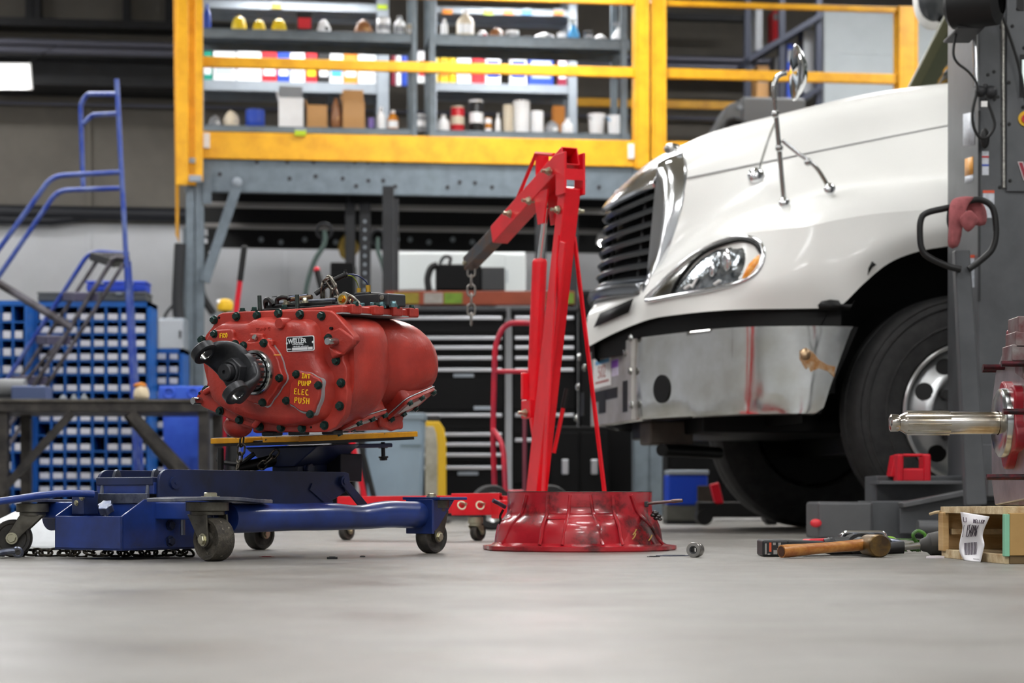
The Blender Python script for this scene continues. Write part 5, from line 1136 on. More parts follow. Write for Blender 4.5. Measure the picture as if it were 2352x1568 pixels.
# orange rack beam with stickers, on posts
rk2 = thing('storage_rack', 'rust orange rack beam with stickers above the tool chests', 'rack', V((P(1065, 0, 14.3).x, 14.3, 0))); o_ = V(rk2.location)
def rq(px, py): return P(px, py, 14.3)-o_
a_, c_ = rq(885, 700), rq(1320, 668); b = MB(); b.bx(a_.x, c_.x, 0, .06, a_.z, c_.z); bmr = b.build('beam', mat('rack_rust', '8a3a1c', .5, var=.2, vscale=6), rk2, bevel=.005)
for px in (890, 1315):
    for yy in (.0, .6):
        b = MB(); x_ = rq(px, 0).x; b.bx(x_-.04, x_+.04, yy+.06, yy+.12, 0, 2.4); b.build('upright', m_dark, rk2)
b = MB(); b.bx(a_.x, c_.x, 0.02, .7, c_.z-.03, c_.z-.0); b.build('deck', m_black, rk2)
for x0_, x1_, c in ((905, 962, 'amber'), (974, 1017, 'grey'), (1020, 1062, 'green'), (1300, 1318, 'green')):
    a2, c2 = rq(x0_, 697), rq(x1_, 672); b = MB(); b.bx(a2.x, c2.x, -.006, 0, a2.z, c2.z); b.build('sticker', mat('dull_'+c, {'amber': '8a7a20', 'grey': '9a938c', 'green': '6a8a24'}[c], .6, var=.3, vscale=15), bmr)
kk = thing('black_machine', 'black boxy machine standing on the orange rack', 'machine', P(1060, 667.5, 14.45)); o_ = V(kk.location); 
def kq(px, py): return P(px, py, 14.45)-o_
a_, c_ = kq(1000, 668), kq(1105, 606); b = MB(); b.bx(a_.x, c_.x, 0, .3, .001, c_.z); b.build('housing', m_chest, kk, bevel=.015); a_, c_ = kq(1105, 668), kq(1160, 612); b = MB(); b.bx(a_.x, c_.x, .02, .28, .001, c_.z); b.build('side_unit', mat('charcoal', '2c2e30', .5), kk, bevel=.01)
b = MB(); b.tube(smoothpath([kq(985, 668), kq(982, 640), kq(990, 615), kq(1005, 608)], 5), .025, 8); b.build('hose', m_black, kk); b = MB(); b.tube(smoothpath([kq(1010, 606), kq(1020, 590), kq(1035, 592), kq(1032, 606)], 5), .012, 8); b.build('handle', m_dark, kk)
wp = thing('white_cabinet', 'white wall cabinet above the orange rack', 'cabinet', P(1050, 680, 15.4)); o_ = V(wp.location)
def wq(px, py): return P(px, py, 15.4)-o_
a_, c_ = wq(905, 668), wq(1208, 578); b = MB(); b.bx(a_.x, c_.x, 0, .35, a_.z, c_.z); b.build('body', mat('cab_white', 'd5dad9', .4), wp, bevel=.02, seg=3)
b = MB(); a_, c_ = wq(1160, 680), wq(1205, 585); b.bx(a_.x, c_.x, -.02, .02, a_.z, c_.z); b.build('door', MATS['cab_white'], wp, bevel=.006); b = MB(); b.bx(a_.x+.01, a_.x+.02, -.03, -.018, a_.z+.1, a_.z+.2); b.build('handle', m_galvl, wp)
b = MB(); b.bx(-.3, .3, .1, .3, .001-P(1050, 680, 15.4).z, wq(0, 668).z); b.build('stand', m_dark, wp)
# ---- bins on the floor
tc = thing('trash_can', 'pale blue grey square trash can behind the jack', 'bin', V((P(905, 0, 12.4).x, 12.4, 0))); zt = P(0, 948, 12.4).z; wd = P(975, 0, 12.4).x-P(832, 0, 12.4).x
m_tc = mat('bin_pale', '8ea2b2', .5, var=.12, vscale=4)
b = MB(); b.box((0, wd*.4, zt*.47), (wd*.82, wd*.8, zt*.94), taper=1.15); b.build('tub', m_tc, tc, bevel=.02, seg=3); b = MB(); b.bx(-wd/2, wd/2, -.03, wd*.85, zt*.93, zt); b.build('rim', mat('bin_rim', '7d8a94', .5), tc, bevel=.01)
b = MB(); b.bx(-.008, .008, -.012, .02, .05, zt*.9); b.build('corner_ridge', m_tc, tc); b = MB(); b.bx(.04, wd*.44, -.02, .02, zt*.69, zt*.71); b.build('ledge', mat('ledge_dark', '5f7078', .5), tc)
rl = thing('floor_sign', 'narrow grey upright panel with yellow rim beside the trash can', 'panel', V((P(1000, 0, 12.0).x, 12.0, 0))); hh = P(0, 968, 12.0).z; w2 = .062
def rim_(w_, h_, o_x): return [(-w_+o_x, 0), (w_*.75+o_x, 0), (w_+o_x, h_*.12), (w_+o_x, h_*.8), (w_*.8+o_x, h_*.93), (w_*.35+o_x, h_), (-w_+o_x, h_)]
b = MB(); b.prism(rim_(w2, hh, .004), 0, .06, Matrix.Rotation(R(90), 4, 'X')); b.build('rim', mat('reel_yellow', 'd8ae1c', .45, dirt='7a7248', dirt_amt=.12, dscale=9), rl, bevel=.008)
b = MB(); b.prism(rim_(w2*.6, hh*.95, -.022), .058, .068, Matrix.Rotation(R(90), 4, 'X')); b.build('panel', mat('reel_grey', '8d8a78', .6, var=.5, vscale=9, col2='b0aca0'), rl, bevel=.004)
b = MB(); b.bx(-.05, .03, -.05, -.01, hh, hh+.035); b.build('cap', m_dark, rl, bevel=.008); b = MB(); b.bx(-.09, .09, -.1, .05, 0, .015); b.build('foot', m_dark, rl)
bt_ = thing('parts_bin', 'bright blue bin with white lid on grey box under the truck', 'bin', V((P(1578, 0, 11.5).x, 11.5, 0))); o_ = V(bt_.location)
def bq(px, py): return P(px, py, 11.5)-o_
a_, c_ = bq(1532, 1160), bq(1626, 1090); b = MB(); b.bx(a_.x, c_.x, 0, .25, a_.z, c_.z); b.build('tub', mat('bin_royal', '0c3cb0', .4), bt_, bevel=.015); a_, c_ = bq(1534, 1090), bq(1628, 1079); b = MB(); b.bx(a_.x, c_.x, -.01, .26, a_.z, c_.z); b.build('lid', m_galvl, bt_, bevel=.006)
a_ = bq(1531, 1160); c_ = bq(1625, 1160); b = MB(); b.bx(a_.x, c_.x, .01, .3, 0.02, a_.z); b.build('grey_base', mat('box_grey', '55554f', .6, var=.3, vscale=8), bt_, bevel=.008); b = MB(); b.bx(a_.x, c_.x, .02, .28, 0, .02); b.build('foot', m_dark, bt_)
a_, c_ = bq(1600, 1158), bq(1632, 1115); b = MB(); b.bx(a_.x, c_.x, -.06, -.02, a_.z, c_.z); b.build('side_crate', m_grime, bt_, bevel=.004)
rj = thing('floor_jack', 'red and black floor jack in the dark under the truck', 'jack', V((P(1650, 0, 11.2).x, 11.2, 0))); o_ = V(rj.location)
b = MB(); p = P(1640, 1110, 11.2)-o_; q = P(1652, 1160, 11.2)-o_; b.beam(p, q, .06, .05); b.build('handle_socket', m_rg, rj, bevel=.006); b = MB(); b.bx(-.12, .35, -.03, .12, .05, .13); b.build('frame', m_black, rj, bevel=.008)
for k in (-.08, .3):
    b = MB(); b.cyl((k, -.05, .045), (k, .14, .045), .045, n=16); b.build('wheel', m_black, rj)
b = MB(); b.beam(q, V((-.02, .04, .1)), .05, .05); b.build('lift_arm', m_black, rj)
# ================================================================ hand truck
ht = thing('hand_truck', 'red hand truck standing behind the engine hoist', 'hand truck', V((P(1175, 0, 9.6).x, 9.6, 0))); o_ = V(ht.location)
m_ht = mat('hand_truck_red', 'c41830', .4, var=.3, vscale=8, col2='9a2038')
def hq(px, py, Y=9.6): return P(px, py, Y)-o_
def htube(nm, pts, r=.014, rad=.1, m=None):
    b = MB(); b.tube(bend([hq(*p) for p in pts], rad), r, 10); return b.build(nm, m or m_ht, ht)
htube('frame_tube', [(1137, 1150), (1132, 1000), (1137, 790), (1160, 741), (1232, 741), (1252, 790), (1250, 1150)], rad=.12)
htube('cross_bar', [(1133, 853), (1252, 853)], .012); htube('cross_bar', [(1133, 1130), (1252, 1130)], .012)
htube('centre_rail', [(1205, 856), (1205, 1130)], .011, m=mat('worn_red', '7a3a48', .5)); htube('rear_guard', [(1132, 985), (1156, 1020, 9.5), (1162, 1150, 9.45)], .013)
for px, Y_ in ((1128, 9.45), (1262, 9.5)):
    c = hq(px, 1135, Y_); c.z = .108; Mw = Matrix.Translation(c) @ Matrix.Rotation(R(18), 4, 'Z') @ Matrix.Rotation(R(90), 4, 'X')
    b = MB(); b.lathe([(.07, -.03), (.1, -.03), (.108, -.01), (.108, .01), (.1, .03), (.07, .03)], 32, Mw); w_ = b.build('wheel', m_rub, ht); b = MB(); b.lathe([(.072, -.028), (.072, .028), (.05, .02), (.03, .03), (.001, .03)], 28, Mw); b.build('hub', m_chr, w_)
htube('axle', [(1128, 1140, 9.47), (1262, 1140, 9.5)], .01, m=m_dark)
b = MB(); a_, c_ = hq(1135, 0), hq(1252, 0); b.bx(a_.x, c_.x, 0.02, .25, .0, .008); b.build('toe_plate', m_ht, ht)
# ================================================================ engine hoist
HF = Fr(P(1234, 1238, 7.4), R(24))
eh = thing('engine_hoist', 'red steel engine hoist with boom raised and chain hanging', 'engine hoist', M=HF.M)
m_hr = mat('hoist_red', 'ea0820', .42, var=.12, vscale=5, col2='d4041a', dirt='4a0a10', dirt_amt=.06, dscale=14, coat=.3)
m_zinc = mat('zinc_bolt', 'b8b49c', .3, metal=.9)
def H0(px, py, x=0.): return HF.x(px, py, x)
mt0, mb0 = H0(1309, 430), V((0, .02, .12))
b = MB(); b.beam(mb0, mt0, .062, .06, up=(0, 1, 0)); mast = b.build('mast', m_hr, eh, bevel=.004)
for s_ in (-1, 1):
    b = MB(); b.beam(mt0+V((s_*.037, -.005, -.03)), mt0+V((s_*.037, -.005, .12)), .01, .075, up=(0, 1, 0)); b.build('pivot_cheek', m_hr, eh, bevel=.003)
b = MB(); b.beam(mt0+V((0, -.037, .02)), mt0+V((0, -.037, .06)), .07, .006, up=(0, 1, 0)); b.build('pivot_back', m_hr, eh)
be, bf, ee = H0(1311, 358), H0(1146, 540), H0(1078, 606)
b = MB(); b.hollow(be, bf, .064, .07, .005); boom = b.build('boom', m_hr, eh, bevel=.002)
b = MB(); b.hollow(bf-(bf-be).normalized()*.25, ee, .05, .054, .005); ext = b.build('boom_extension', mat('extension_grey', '4a4c50', .4, metal=.4, var=.4, vscale=12, col2='6a4a30'), eh, bevel=.002)
bd = (bf-be).normalized(); L_ = (bf-be).length
for t in (.3, .5, .62, .8, .92):
    p = be+bd*L_*t; h_ = MB(); h_.cyl(p+V((-.0315, 0, 0)), p+V((-.0295, 0, 0)), .004, n=8); h_.build('pin_hole', m_black, boom)
def xbolt(par, p, w_, r_=.012):
    b_ = MB(); b_.bolt(p+V((-w_, 0, 0)), (-1, 0, 0), r_, .014); b_.cyl(p+V((-w_-.03, 0, 0)), p+V((w_+.03, 0, 0)), r_*.55, n=8); b_.bolt(p+V((w_, 0, 0)), (1, 0, 0), r_, .014); b_.build('bolt', m_zinc, par)
xbolt(eh, H0(1285, 395), .042); xbolt(eh, be+bd*L_*.72, .032); xbolt(eh, H0(1235, 462)+V((0, 0, .0)), .034); xbolt(eh, mt0+(mb0-mt0)*.07, .036)
# truss strap over the boom
for s_ in (-.024, .024):
    b = MB(); b.tube([be+bd*L_*.66+V((s_, 0, .03)), be+bd*L_*.38+V((s_, .0, .125)), be+bd*L_*.14+V((s_, 0, .045))], .008, 6); b.build('truss_strap', m_hr, boom)
b = MB(); p = be+bd*L_*.38; b.beam(p+V((0, 0, .025)), p+V((0, 0, .125)), .05, .01, up=(0, 1, 0)); b.build('truss_web', m_hr, boom)
for s_ in (-.026, .026):
    b = MB(); b.prism([(-.06, 0), (.06, 0), (.025, -.12), (-.025, -.12)], s_-.003, s_+.003, Matrix.Translation(H0(1258, 440)) @ Matrix(((0, 0, 1, 0), (1, 0, 0, 0), (0, 1, 0, 0), (0, 0, 0, 1)))); b.build('ram_bracket', m_hr, eh)
ct, cb_ = H0(1240, 594), H0(1226, 930); b = MB(); x_, y_, d_ = basis(ct-cb_)
b.tube([cb_, cb_.lerp(ct, .97), cb_.lerp(ct, .985), ct], [.028, .028, .027, .022], 22); b.build('ram_cylinder', m_hr, eh)
b = MB(); b.cyl(ct, H0(1254, 478), .0115, n=16); b.build('ram_rod', m_chr, eh)
b = MB(); b.bx(-.03, .03, cb_.y-.03, cb_.y+.05, cb_.z-.05, cb_.z+.02); b.build('ram_foot', m_hr, eh, bevel=.004); xbolt(eh, cb_+V((0, 0, -.03)), .034)
b = MB(); b.beam(cb_+V((0, -.02, -.05)), mb0.lerp(mt0, .22)+V((0, .03, 0)), .05, .02, up=(0, 1, 0)); b.build('ram_arm', m_hr, eh, bevel=.003)
b = MB(); b.beam(cb_+V((-.035, .0, .02)), cb_+V((-.035, 0, .12)), .02, .03); b.build('pump_body', m_hr, eh, bevel=.004)
# stays
t0_ = mb0.lerp(mt0, .85)
for s_, q in ((1, HF.y(1392, 1160, -.32)), (-1, None)):
    q = q or V((-.12, -.3, .09)); b = MB(); b.beam(t0_+V((s_*.034, -.01, 0)), q, .022, .006, up=(1, 0, 0)); b.build('stay_bar', m_hr, eh)
b = MB(); b.beam(mt0+V((-.036, -.025, -.2)), mb0+V((-.036, -.06, -.02)), .012, .045, up=(0, 1, 0), w2=.02, h2=.06); b.build('mast_rib', m_hr, eh, bevel=.003)
hp0, hp1 = H0(1303, 892, .1), H0(1272, 1040, .06)
b = MB(); b.cyl(hp0, hp0.lerp(hp1, .3), .011, n=12); hd = b.build('handle_grip', m_black, eh); b = MB(); b.cyl(hp0.lerp(hp1, .28), hp1, .008, n=10); b.build('handle_bar', m_hr, eh)
# base: cross member, sleeves, legs, castors
b = MB(); b.bx(-.3, .3, -.33, -.26, .08, .145); b.build('rear_cross_beam', m_hr, eh, bevel=.004); b = MB(); b.bx(-.035, .035, -.3, .12, .08, .145); b.build('base_beam', m_hr, eh, bevel=.004)
Lw = lambda px, py, Y: HF.I @ P(px, py, Y)
s0, s1 = Lw(1150, 1157, 7.1), Lw(1040, 1158, 7.12); b = MB(); b.hollow(s0, s1, .07, .078, .005); b.build('leg_sleeve', m_hr, eh, bevel=.002)
l1 = Lw(782, 1160, 7.3); b = MB(); b.hollow(s1.lerp(s0, .3), l1, .055, .064, .004); b.build('leg', m_hr, eh, bevel=.002)
b = MB(); b.beam(s0.lerp(s1, .05), V((-.03, -.2, .11)), .06, .06); b.build('base_link', m_hr, eh, bevel=.004)
b = MB(); b.hollow(V((.06, -.2, .11)), V((.5, .75, .11)), .055, .064, .004); b.build('leg', m_hr, eh, bevel=.002)
for px in (1100, 1058):
    p = Lw(px, 1157, 7.06); b = MB(); b.ring(p+V((.0, -.01, -.005)), HF.I.to_3x3() @ V((.3, -1, .3)), .014, .003, 16, 6); b.cyl(p+V((.012, -.02, 0)), p+V((.012, .07, 0)), .005, n=8); b.build('pull_pin', m_zinc, eh)
def castor(par, top, wr, ww, fwd, m_f, m_w, nm='castor', plate=True, off=.03, drop=None, nut=None):
    """swivel castor below point top; fwd = unit vector along which the wheel rolls; wheel touches z=0"""
    top = V(top); fwd = V(fwd).normalized(); side = fwd.cross(V((0, 0, 1))).normalized(); wc = V((top.x, top.y, wr))+fwd*off
    b_ = MB(); b_.cyl(top+V((0, 0, -.022)), top, ww*1.05, n=22); b_.cyl(top+V((0, 0, -.032)), top+V((0, 0, -.022)), ww*.85, n=22)
    for s in (-1, 1):
        q = wc+side*s*(ww/2+.006); tp_ = top+V((0, 0, -.03))+side*s*(ww/2+.006)
        for (p_, w_) in (((tp_, ww*.9), (q, wr*.62)),):
            pass
        n_ = 7; ring = []
        pts = [tp_+fwd*ww*.75, tp_-fwd*ww*.75]
        for i in range(n_): a_ = math.pi+math.pi*i/(n_-1); pts.append(q+fwd*math.cos(a_)*wr*.36+V((0, 0, 1))*math.sin(a_)*wr*.36)
        vs_ = [p-side*.0025 for p in pts]+[p+side*.0025 for p in pts]; k = len(pts)
        b_.add(vs_, [tuple(range(k-1, -1, -1)), tuple(range(k, 2*k))]+[(i, (i+1) % k, k+(i+1) % k, k+i) for i in range(k)])
    cst = b_.build(nm, m_f, par, bevel=.0015)
    x_, y_, d_ = fwd, V((0, 0, 1)), side
    Mw = Matrix((fwd, V((0, 0, 1)), side)).transposed().to_4x4(); Mw.translation = wc
    b_ = MB(); h = ww/2
    b_.lathe([(wr*.35, -h*.7), (wr*.72, -h*.75), (wr*.78, -h*.95), (wr*.93, -h), (wr, -h*.72), (wr, h*.72), (wr*.93, h), (wr*.78, h*.95), (wr*.72, h*.75), (wr*.35, h*.7)], 36, Mw); b_.lathe([(wr*.36, -h*.98), (wr*.36, h*.98)], 20, Mw, capends=True); b_.build('wheel', m_w, cst)
    b_ = MB()
    b_.bolt(wc+side*(h+.008), side, nut or wr*.17, wr*.17); b_.build('axle_nut', m_zinc, cst)
    b_ = MB(); b_.bolt(wc-side*(h+.008), -side, nut or wr*.17, wr*.17); b_.build('axle_nut', m_zinc, cst)
    return cst
m_fork = mat('castor_fork', '6a675e', .42, metal=.6, var=.4, vscale=14, col2='3e3a34', dirt='2a2622', dirt_amt=.2, dscale=30)
m_cwh = mat('castor_wheel', '2a2928', .6, var=.4, vscale=30, col2='44403a', bump=.2, bscale=90)
m_cwh2 = mat('castor_wheel_dirty', '4a453c', .75, var=.5, vscale=40, col2='2b2824', dirt='b0a894', dirt_amt=.22, dscale=60, bump=.5, bscale=120)
for px, py, Y in ((1092, 1196, 7.12), (790, 1190, 7.22)):
    p = Lw(px, 1142, Y); p.z = .085; castor(eh, p, .033, .026, HF.I.to_3x3() @ V((.55, .8, 0)), m_zinc, m_cwh, off=.015)
for p in (V((.3, -.3, .085)), V((.5, .72, .085))): castor(eh, p, .033, .026, V((.3, 1, 0)), m_zinc, m_cwh, off=.015)
b = MB(); b.cyl(ee+V((-.035, -.02, 0)), ee+V((.035, -.02, 0)), .008, n=10); b.build('chain_pin', m_zinc, ext)
chain(eh, [ee+V((0, -.02, -.012)), ee+V((.0, -.02, -.27))], .048, .03, .0042, mat('chain_steel', '9a9690', .3, metal=.9, var=.4, vscale=40), roll0=.4)

# ================================================================ transmission jack
JF = Fr(V((-.98, 5.07, 0)), R(-37))
jk = thing('transmission_jack', 'blue low lift transmission jack on four castors', 'jack', M=JF.M)
m_jb = mat('jack_blue', '1d3a86', .34, var=.3, vscale=6, col2='16285c', dirt='20222c', dirt_amt=.2, dscale=11, bump=.03, bscale=60, coat=.2, spec=.6)
m_jd = mat('jack_navy', '1f2d58', .36, var=.4, vscale=7, col2='1a2036', dirt='8f93a0', dirt_amt=.05, dscale=26, spec=.6)
m_jw = mat('worn_steel', '8a8f98', .32, metal=.85, var=.5, vscale=16, col2='4a5068')
def J(px, py, x): return JF.x(px, py, x)
JP = lambda px, py, y: JF.y(px, py, y)
# side tubes, the near one dented
for s_, nm in ((1, 'side_tube'), (-1, 'side_tube')):
    pts = []; rs = []
    for i in range(33):
        t = i/32; y = .03+t*.755; z = .1035+.004*t; r = .0365
        if s_ > 0:
            d = math.exp(-((t-.63)/.09)**2); r -= .0045*d; z -= .004*d*1; z += .003*math.exp(-((t-.8)/.08)**2); r -= .002*math.exp(-((t-.3)/.12)**2)
        pts.append(V((s_*.33, y, z))); rs.append(r)
    b = MB(); b.tube(pts, rs, 28); b.build(nm, m_jb, jk)
# front castor brackets
for s_ in (1, -1):
    x = s_*.33; pf = V((x, .815, .15))
    b = MB(); b.bx(x-.06, x+.075, .765, .885, .148, .156); br_ = b.build('front_plate', m_jb, jk, bevel=.002)
    b = MB(); b.bx(x-.005, x+.003, .76, .86, .075, .148) if False else b.prism([(.765, .148), (.875, .148), (.80, .07), (.775, .055), (.765, .055)], x+.03, x+.038, Matrix(((0, 0, 1, 0), (1, 0, 0, 0), (0, 1, 0, 0), (0, 0, 0, 1)))); b.build('gusset', m_jb, br_, bevel=.002)
    b = MB(); b.bx(x-.045, x+.05, .762, .772, .055, .15); b.build('end_plate', m_jb, br_, bevel=.002)
    b = MB(); b.bolt((x, .82, .156), (0, 0, 1), .0115, .011); b.build('bolt', m_zinc, br_)
    castor(jk, (x+.005, .825, .148), .047, .04, V((.02, 1, 0)), m_fork, m_cwh, off=-.012, nut=.011)
# rear outrigger plates and castors
def J_near(px, py): return J(px, py, .32)
b = MB(); rings = []
for i in range(13):
    t = i/12; y = -.185+t*.335; z = .149+.0045*math.sin(math.pi*min(1, t*1.25))-.004*t*t; w_ = .03+.045*math.sin(math.pi*(.12+.76*t))
    rings.append([V((.32-w_, y, z-.0045)), V((.32+w_, y, z-.0045)), V((.32+w_, y, z+.004)), V((.32-w_, y, z+.004))])
b.loft(rings); op = b.build('outrigger_plate', mat('plate_steel_blue', '8d9098', .35, metal=.7, var=.5, vscale=12, col2='4a5068'), jk, bevel=.0015)
b = MB(); b.bolt((.32, -.02, .155), (0, 0, 1), .018, .012); b.build('bolt', m_zinc, op)
b = MB(); rings = []
for i in range(13):
    t = i/12; y = -.3+t*.45; z = .143+.004*math.sin(math.pi*t); w_ = .03+.04*math.sin(math.pi*(.12+.76*t))
    rings.append([V((-.32-w_, y, z-.004)), V((-.32+w_, y, z-.004)), V((-.32+w_, y, z+.004)), V((-.32-w_, y, z+.004))])
b.loft(rings); b.build('outrigger_plate', MATS['plate_steel_blue'], jk, bevel=.0015)
toJ = JF.I.to_3x3()
castor(jk, (.32, -.03, .144), .053, .05, toJ @ V((.72, -.69, 0)), m_fork, m_cwh2, off=.026, nut=.012)
pl_ = JF.I @ V((P(75, 1142, 5.2).x, 5.2, 0)); castor(jk, (pl_.x, pl_.y, .139), .049, .04, toJ @ V((-1, -.12, 0)), m_fork, m_cwh, off=.05, nut=.012)
b = MB(); b.bx(-.33, .33, -.02, .05, .1, .143); b.build('rear_cross_tube', m_jb, jk, bevel=.004)
# open battery-tray style box at the rear
bx0, bx1, by0, by1 = -.125, .125, -.13, .16
zt_, zb_ = .108, .024
b = MB(); b.bx(bx0, bx1, by0, by0+.006, zb_, zt_); b.build('box_rear_wall', m_jb, jk, bevel=.0015)
for x_ in (bx0, bx1-.006):
    b = MB(); b.prism([(by0, zb_), (by1, zb_), (by1, .15), (by0+.075, .15), (by0, zt_)], x_, x_+.006, Matrix(((0, 0, 1, 0), (1, 0, 0, 0), (0, 1, 0, 0), (0, 0, 0, 1)))); b.build('box_side_wall', m_jb, jk, bevel=.0015)
b = MB(); b.bx(bx0, bx1, by0, by1, zb_, zb_+.005); b.build('box_floor', m_jd, jk); b = MB(); b.bx(bx0, bx1, by1-.006, by1, zb_, .14); b.build('box_front_wall', m_jd, jk)
b = MB(); b.prism([(by1+.0, .145), (by1+.09, .145), (by1, .05)], bx1-.002, bx1+.004, Matrix(((0, 0, 1, 0), (1, 0, 0, 0), (0, 1, 0, 0), (0, 0, 0, 1)))); b.build('brace_plate', m_jd, jk, bevel=.001)
b = MB(); b.bx(bx1, .3, -.005, .025, .1, .14); b.build('outrigger_arm', m_jd, jk, bevel=.003); b = MB(); b.bx(-.3, bx0, -.005, .025, .1, .14); b.build('outrigger_arm', m_jd, jk, bevel=.003)
for y_, z_ in ((.03, .085), (.03, .045)):
    b = MB(); b.bolt((bx1, y_, z_), (1, 0, 0), .011, .01); b.build('bolt', m_jd, jk)
b = MB(); b.cyl((bx1+.02, .055, .06), (bx1+.02, .055, .15), .006, n=8); b.build('stop_rod', m_jw, jk)
# lifting arm: two side plates with rounded tails
Myz = Matrix(((0, 0, 1, 0), (1, 0, 0, 0), (0, 1, 0, 0), (0, 0, 0, 1)))
zA_ = .226
for s_ in (1, -1):
    x_ = .112*s_
    out = [(.0, .15)]
    out += [(.032+.032*math.cos(a), .193+.033*math.sin(a)) for a in [math.pi*(1-.5*i/6) for i in range(7)]]
    out += [(.7, .226), (.715, .222), (.72, .2), (.70, .17), (.66, .152), (.60, .135), (.55, .128), (.12, .128), (.03, .14)]
    b = MB(); b.prism(out, x_-.005, x_+.005, Myz); ap = b.build('arm_plate', m_jd, jk, bevel=.0015)
    b = MB(); b.cyl((x_, .052, .192), (x_+s_*.011, .052, .192), .016, n=24); b.cyl((x_, .052, .192), (x_+s_*.013, .052, .192), .004, n=10); b.build('pivot_boss', m_jd, ap)
    b = MB(); b.prism([(.012*math.cos(a)+.03, .2+.027*math.sin(a)) for a in [2*math.pi*i/18 for i in range(18)]], x_-s_*.04-.005, x_-s_*.04+.005, Myz); b.build('inner_lug', m_jw, ap)
    b = MB(); b.beam((x_+s_*.011, .685, .2), (x_+s_*.011, .79, .115), .006, .028, up=(0, 1, 1)); lk_ = b.build('lift_link', m_jd, jk, bevel=.002)
    b = MB(); b.cyl((x_+s_*.004, .685, .2), (x_+s_*.018, .685, .2), .016, n=20); b.cyl((x_+s_*.004, .685, .2), (x_+s_*.021, .685, .2), .009, n=14); b.build('link_eye', m_jd, lk_)
    b = MB(); b.beam((x_+s_*.007, .555, .185), (x_+s_*.007, .64, .135), .006, .022, up=(0, 1, 1)); b.build('stop_tab', m_jd, ap, bevel=.001)
b = MB(); b.bx(-.105, .105, -.012, .012, .186, .206); b.build('tail_bar', m_jd, jk, bevel=.002)
b = MB(); b.beam((-.107, .0, .178), (.107, .0, .178), .016, .03); b.build('tail_strip', m_jb, jk, bevel=.002)
b = MB(); b.beam((-.1, -.02, .152), (.1, -.02, .152), .01, .026); b.build('worn_cross_bar', m_jw, jk, bevel=.002)
b = MB(); b.cyl((-.1, .05, .192), (.1, .05, .192), .014, n=16); b.build('pivot_shaft', m_black, jk)
for x_ in (-.085, .085):
    b = MB(); b.cyl((x_, -.012, .145), (x_, -.005, .19), .006, n=8); b.build('bolt_rod', m_jw, jk)
b = MB(); b.bx(-.1, .1, .1, .6, .14, .2); b.build('arm_core', m_black, jk, bevel=.004)
b = MB(); b.cyl((0, .16, .1), (0, .5, .14), .03, n=18); b.build('hydraulic_ram', m_black, jk)
# knob and handle socket
kc = JP(243, 1166, -.06); b = MB(); star = [((.0225 if i % 2 == 0 else .0165)*math.cos(math.pi*i/6+.3), (.0225 if i % 2 == 0 else .0165)*math.sin(math.pi*i/6+.3)) for i in range(12)]
b.prism(star, -.012, .012, Matrix.Translation(kc) @ Matrix.Rotation(R(35), 4, 'X') @ Matrix.Rotation(R(12), 4, 'Y')); kn = b.build('release_knob', mat('silver_knob', 'b8bcc4', .3, metal=.85, var=.4, vscale=25, col2='7a88b4'), jk, bevel=.004, seg=3)
b = MB(); b.cyl(kc+V((0, 0, -.05)), kc, .007, n=10); b.build('knob_stem', m_jw, kn)
hs = JP(190, 1150, -.07); b = MB(); b.bx(hs.x-.02, hs.x+.025, hs.y-.02, hs.y+.03, hs.z-.035, hs.z+.025); sk = b.build('handle_socket', m_jd, jk, bevel=.003)
b = MB(); b.bolt(hs+V((.0, -.02, -.005)), (0, -1, 0), .006, .005); b.build('bolt', m_zinc, sk); b = MB(); b.bolt(hs+V((.02, -.02, .01)), (0, -1, 0), .007, .005); b.build('bolt', m_zinc, sk)
b = MB(); b.tube(smoothpath([JF.I @ P(px, py, Y) for px, py, Y in ((215, 1134, 5.02), (150, 1133, 4.98), (90, 1138, 4.93), (30, 1147, 4.87), (-70, 1160, 4.78))], 5), .009, 12); b.build('pull_handle', m_jb, jk)
# mast block, saddle and yellow plates (tilted slightly up to the front)
b = MB(); b.bx(-.05, .05, .58, .70, .2, .275); b.build('saddle_post', m_jd, jk, bevel=.003); b = MB(); b.bx(.02, .1, .70, .79, .2, .278); b.build('tilt_block', mat('block_dark', '23242c', .45, metal=.3, var=.3, vscale=15), jk, bevel=.003)
b = MB(); b.bolt((.05, .62, .235), (1, 0, 0), .016, .012); b.build('bolt', m_jd, jk)
TS = Matrix.Translation(V((0, .46, .304))) @ Matrix.Rotation(R(3), 4, 'X')
m_py = mat('chipped_yellow', 'e8a712', .45, dirt='241c10', dirt_amt=.2, dscale=38, dsharp=.06, var=.15, vscale=9, col2='c98a0a')
m_pt = mat('greasy_black', '17171a', .4, var=.3, vscale=18)
sd_ = []
b = MB(); b.bx(-.165, .155, .01, .495, -.008, -.0005); b.build('saddle_base', m_pt, jk).matrix_local = TS
def ybox(nm, x0, x1, y0, y1, z0, z1, m):
    b = MB(); b.bx(x0, x1, y0, y1, z0, z1); o = b.build(nm, m, jk, bevel=.002); o.matrix_local = TS; return o
ybox('saddle_plate', .03, .165, .0, .5, .0, .015, m_py); ybox('saddle_plate', -.17, -.035, .0, .5, .0, .015, m_py)
ybox('plate_grease_pad', .032, .163, .003, .497, .0148, .0165, m_pt); ybox('plate_grease_pad', -.168, -.037, .003, .497, .0148, .0165, m_pt)
ybox('saddle_bridge', -.035, .03, .03, .47, -.004, .006, m_pt)
b = MB(); b.prism([(-.14, -.014), (.14, -.014), (.05, -.07), (-.05, -.07)], .1, .28, Matrix(((1, 0, 0, 0), (0, 0, 1, 0), (0, 1, 0, 0), (0, 0, 0, 1)))); o = b.build('saddle_yoke', m_jd, jk, bevel=.004); o.matrix_local = TS
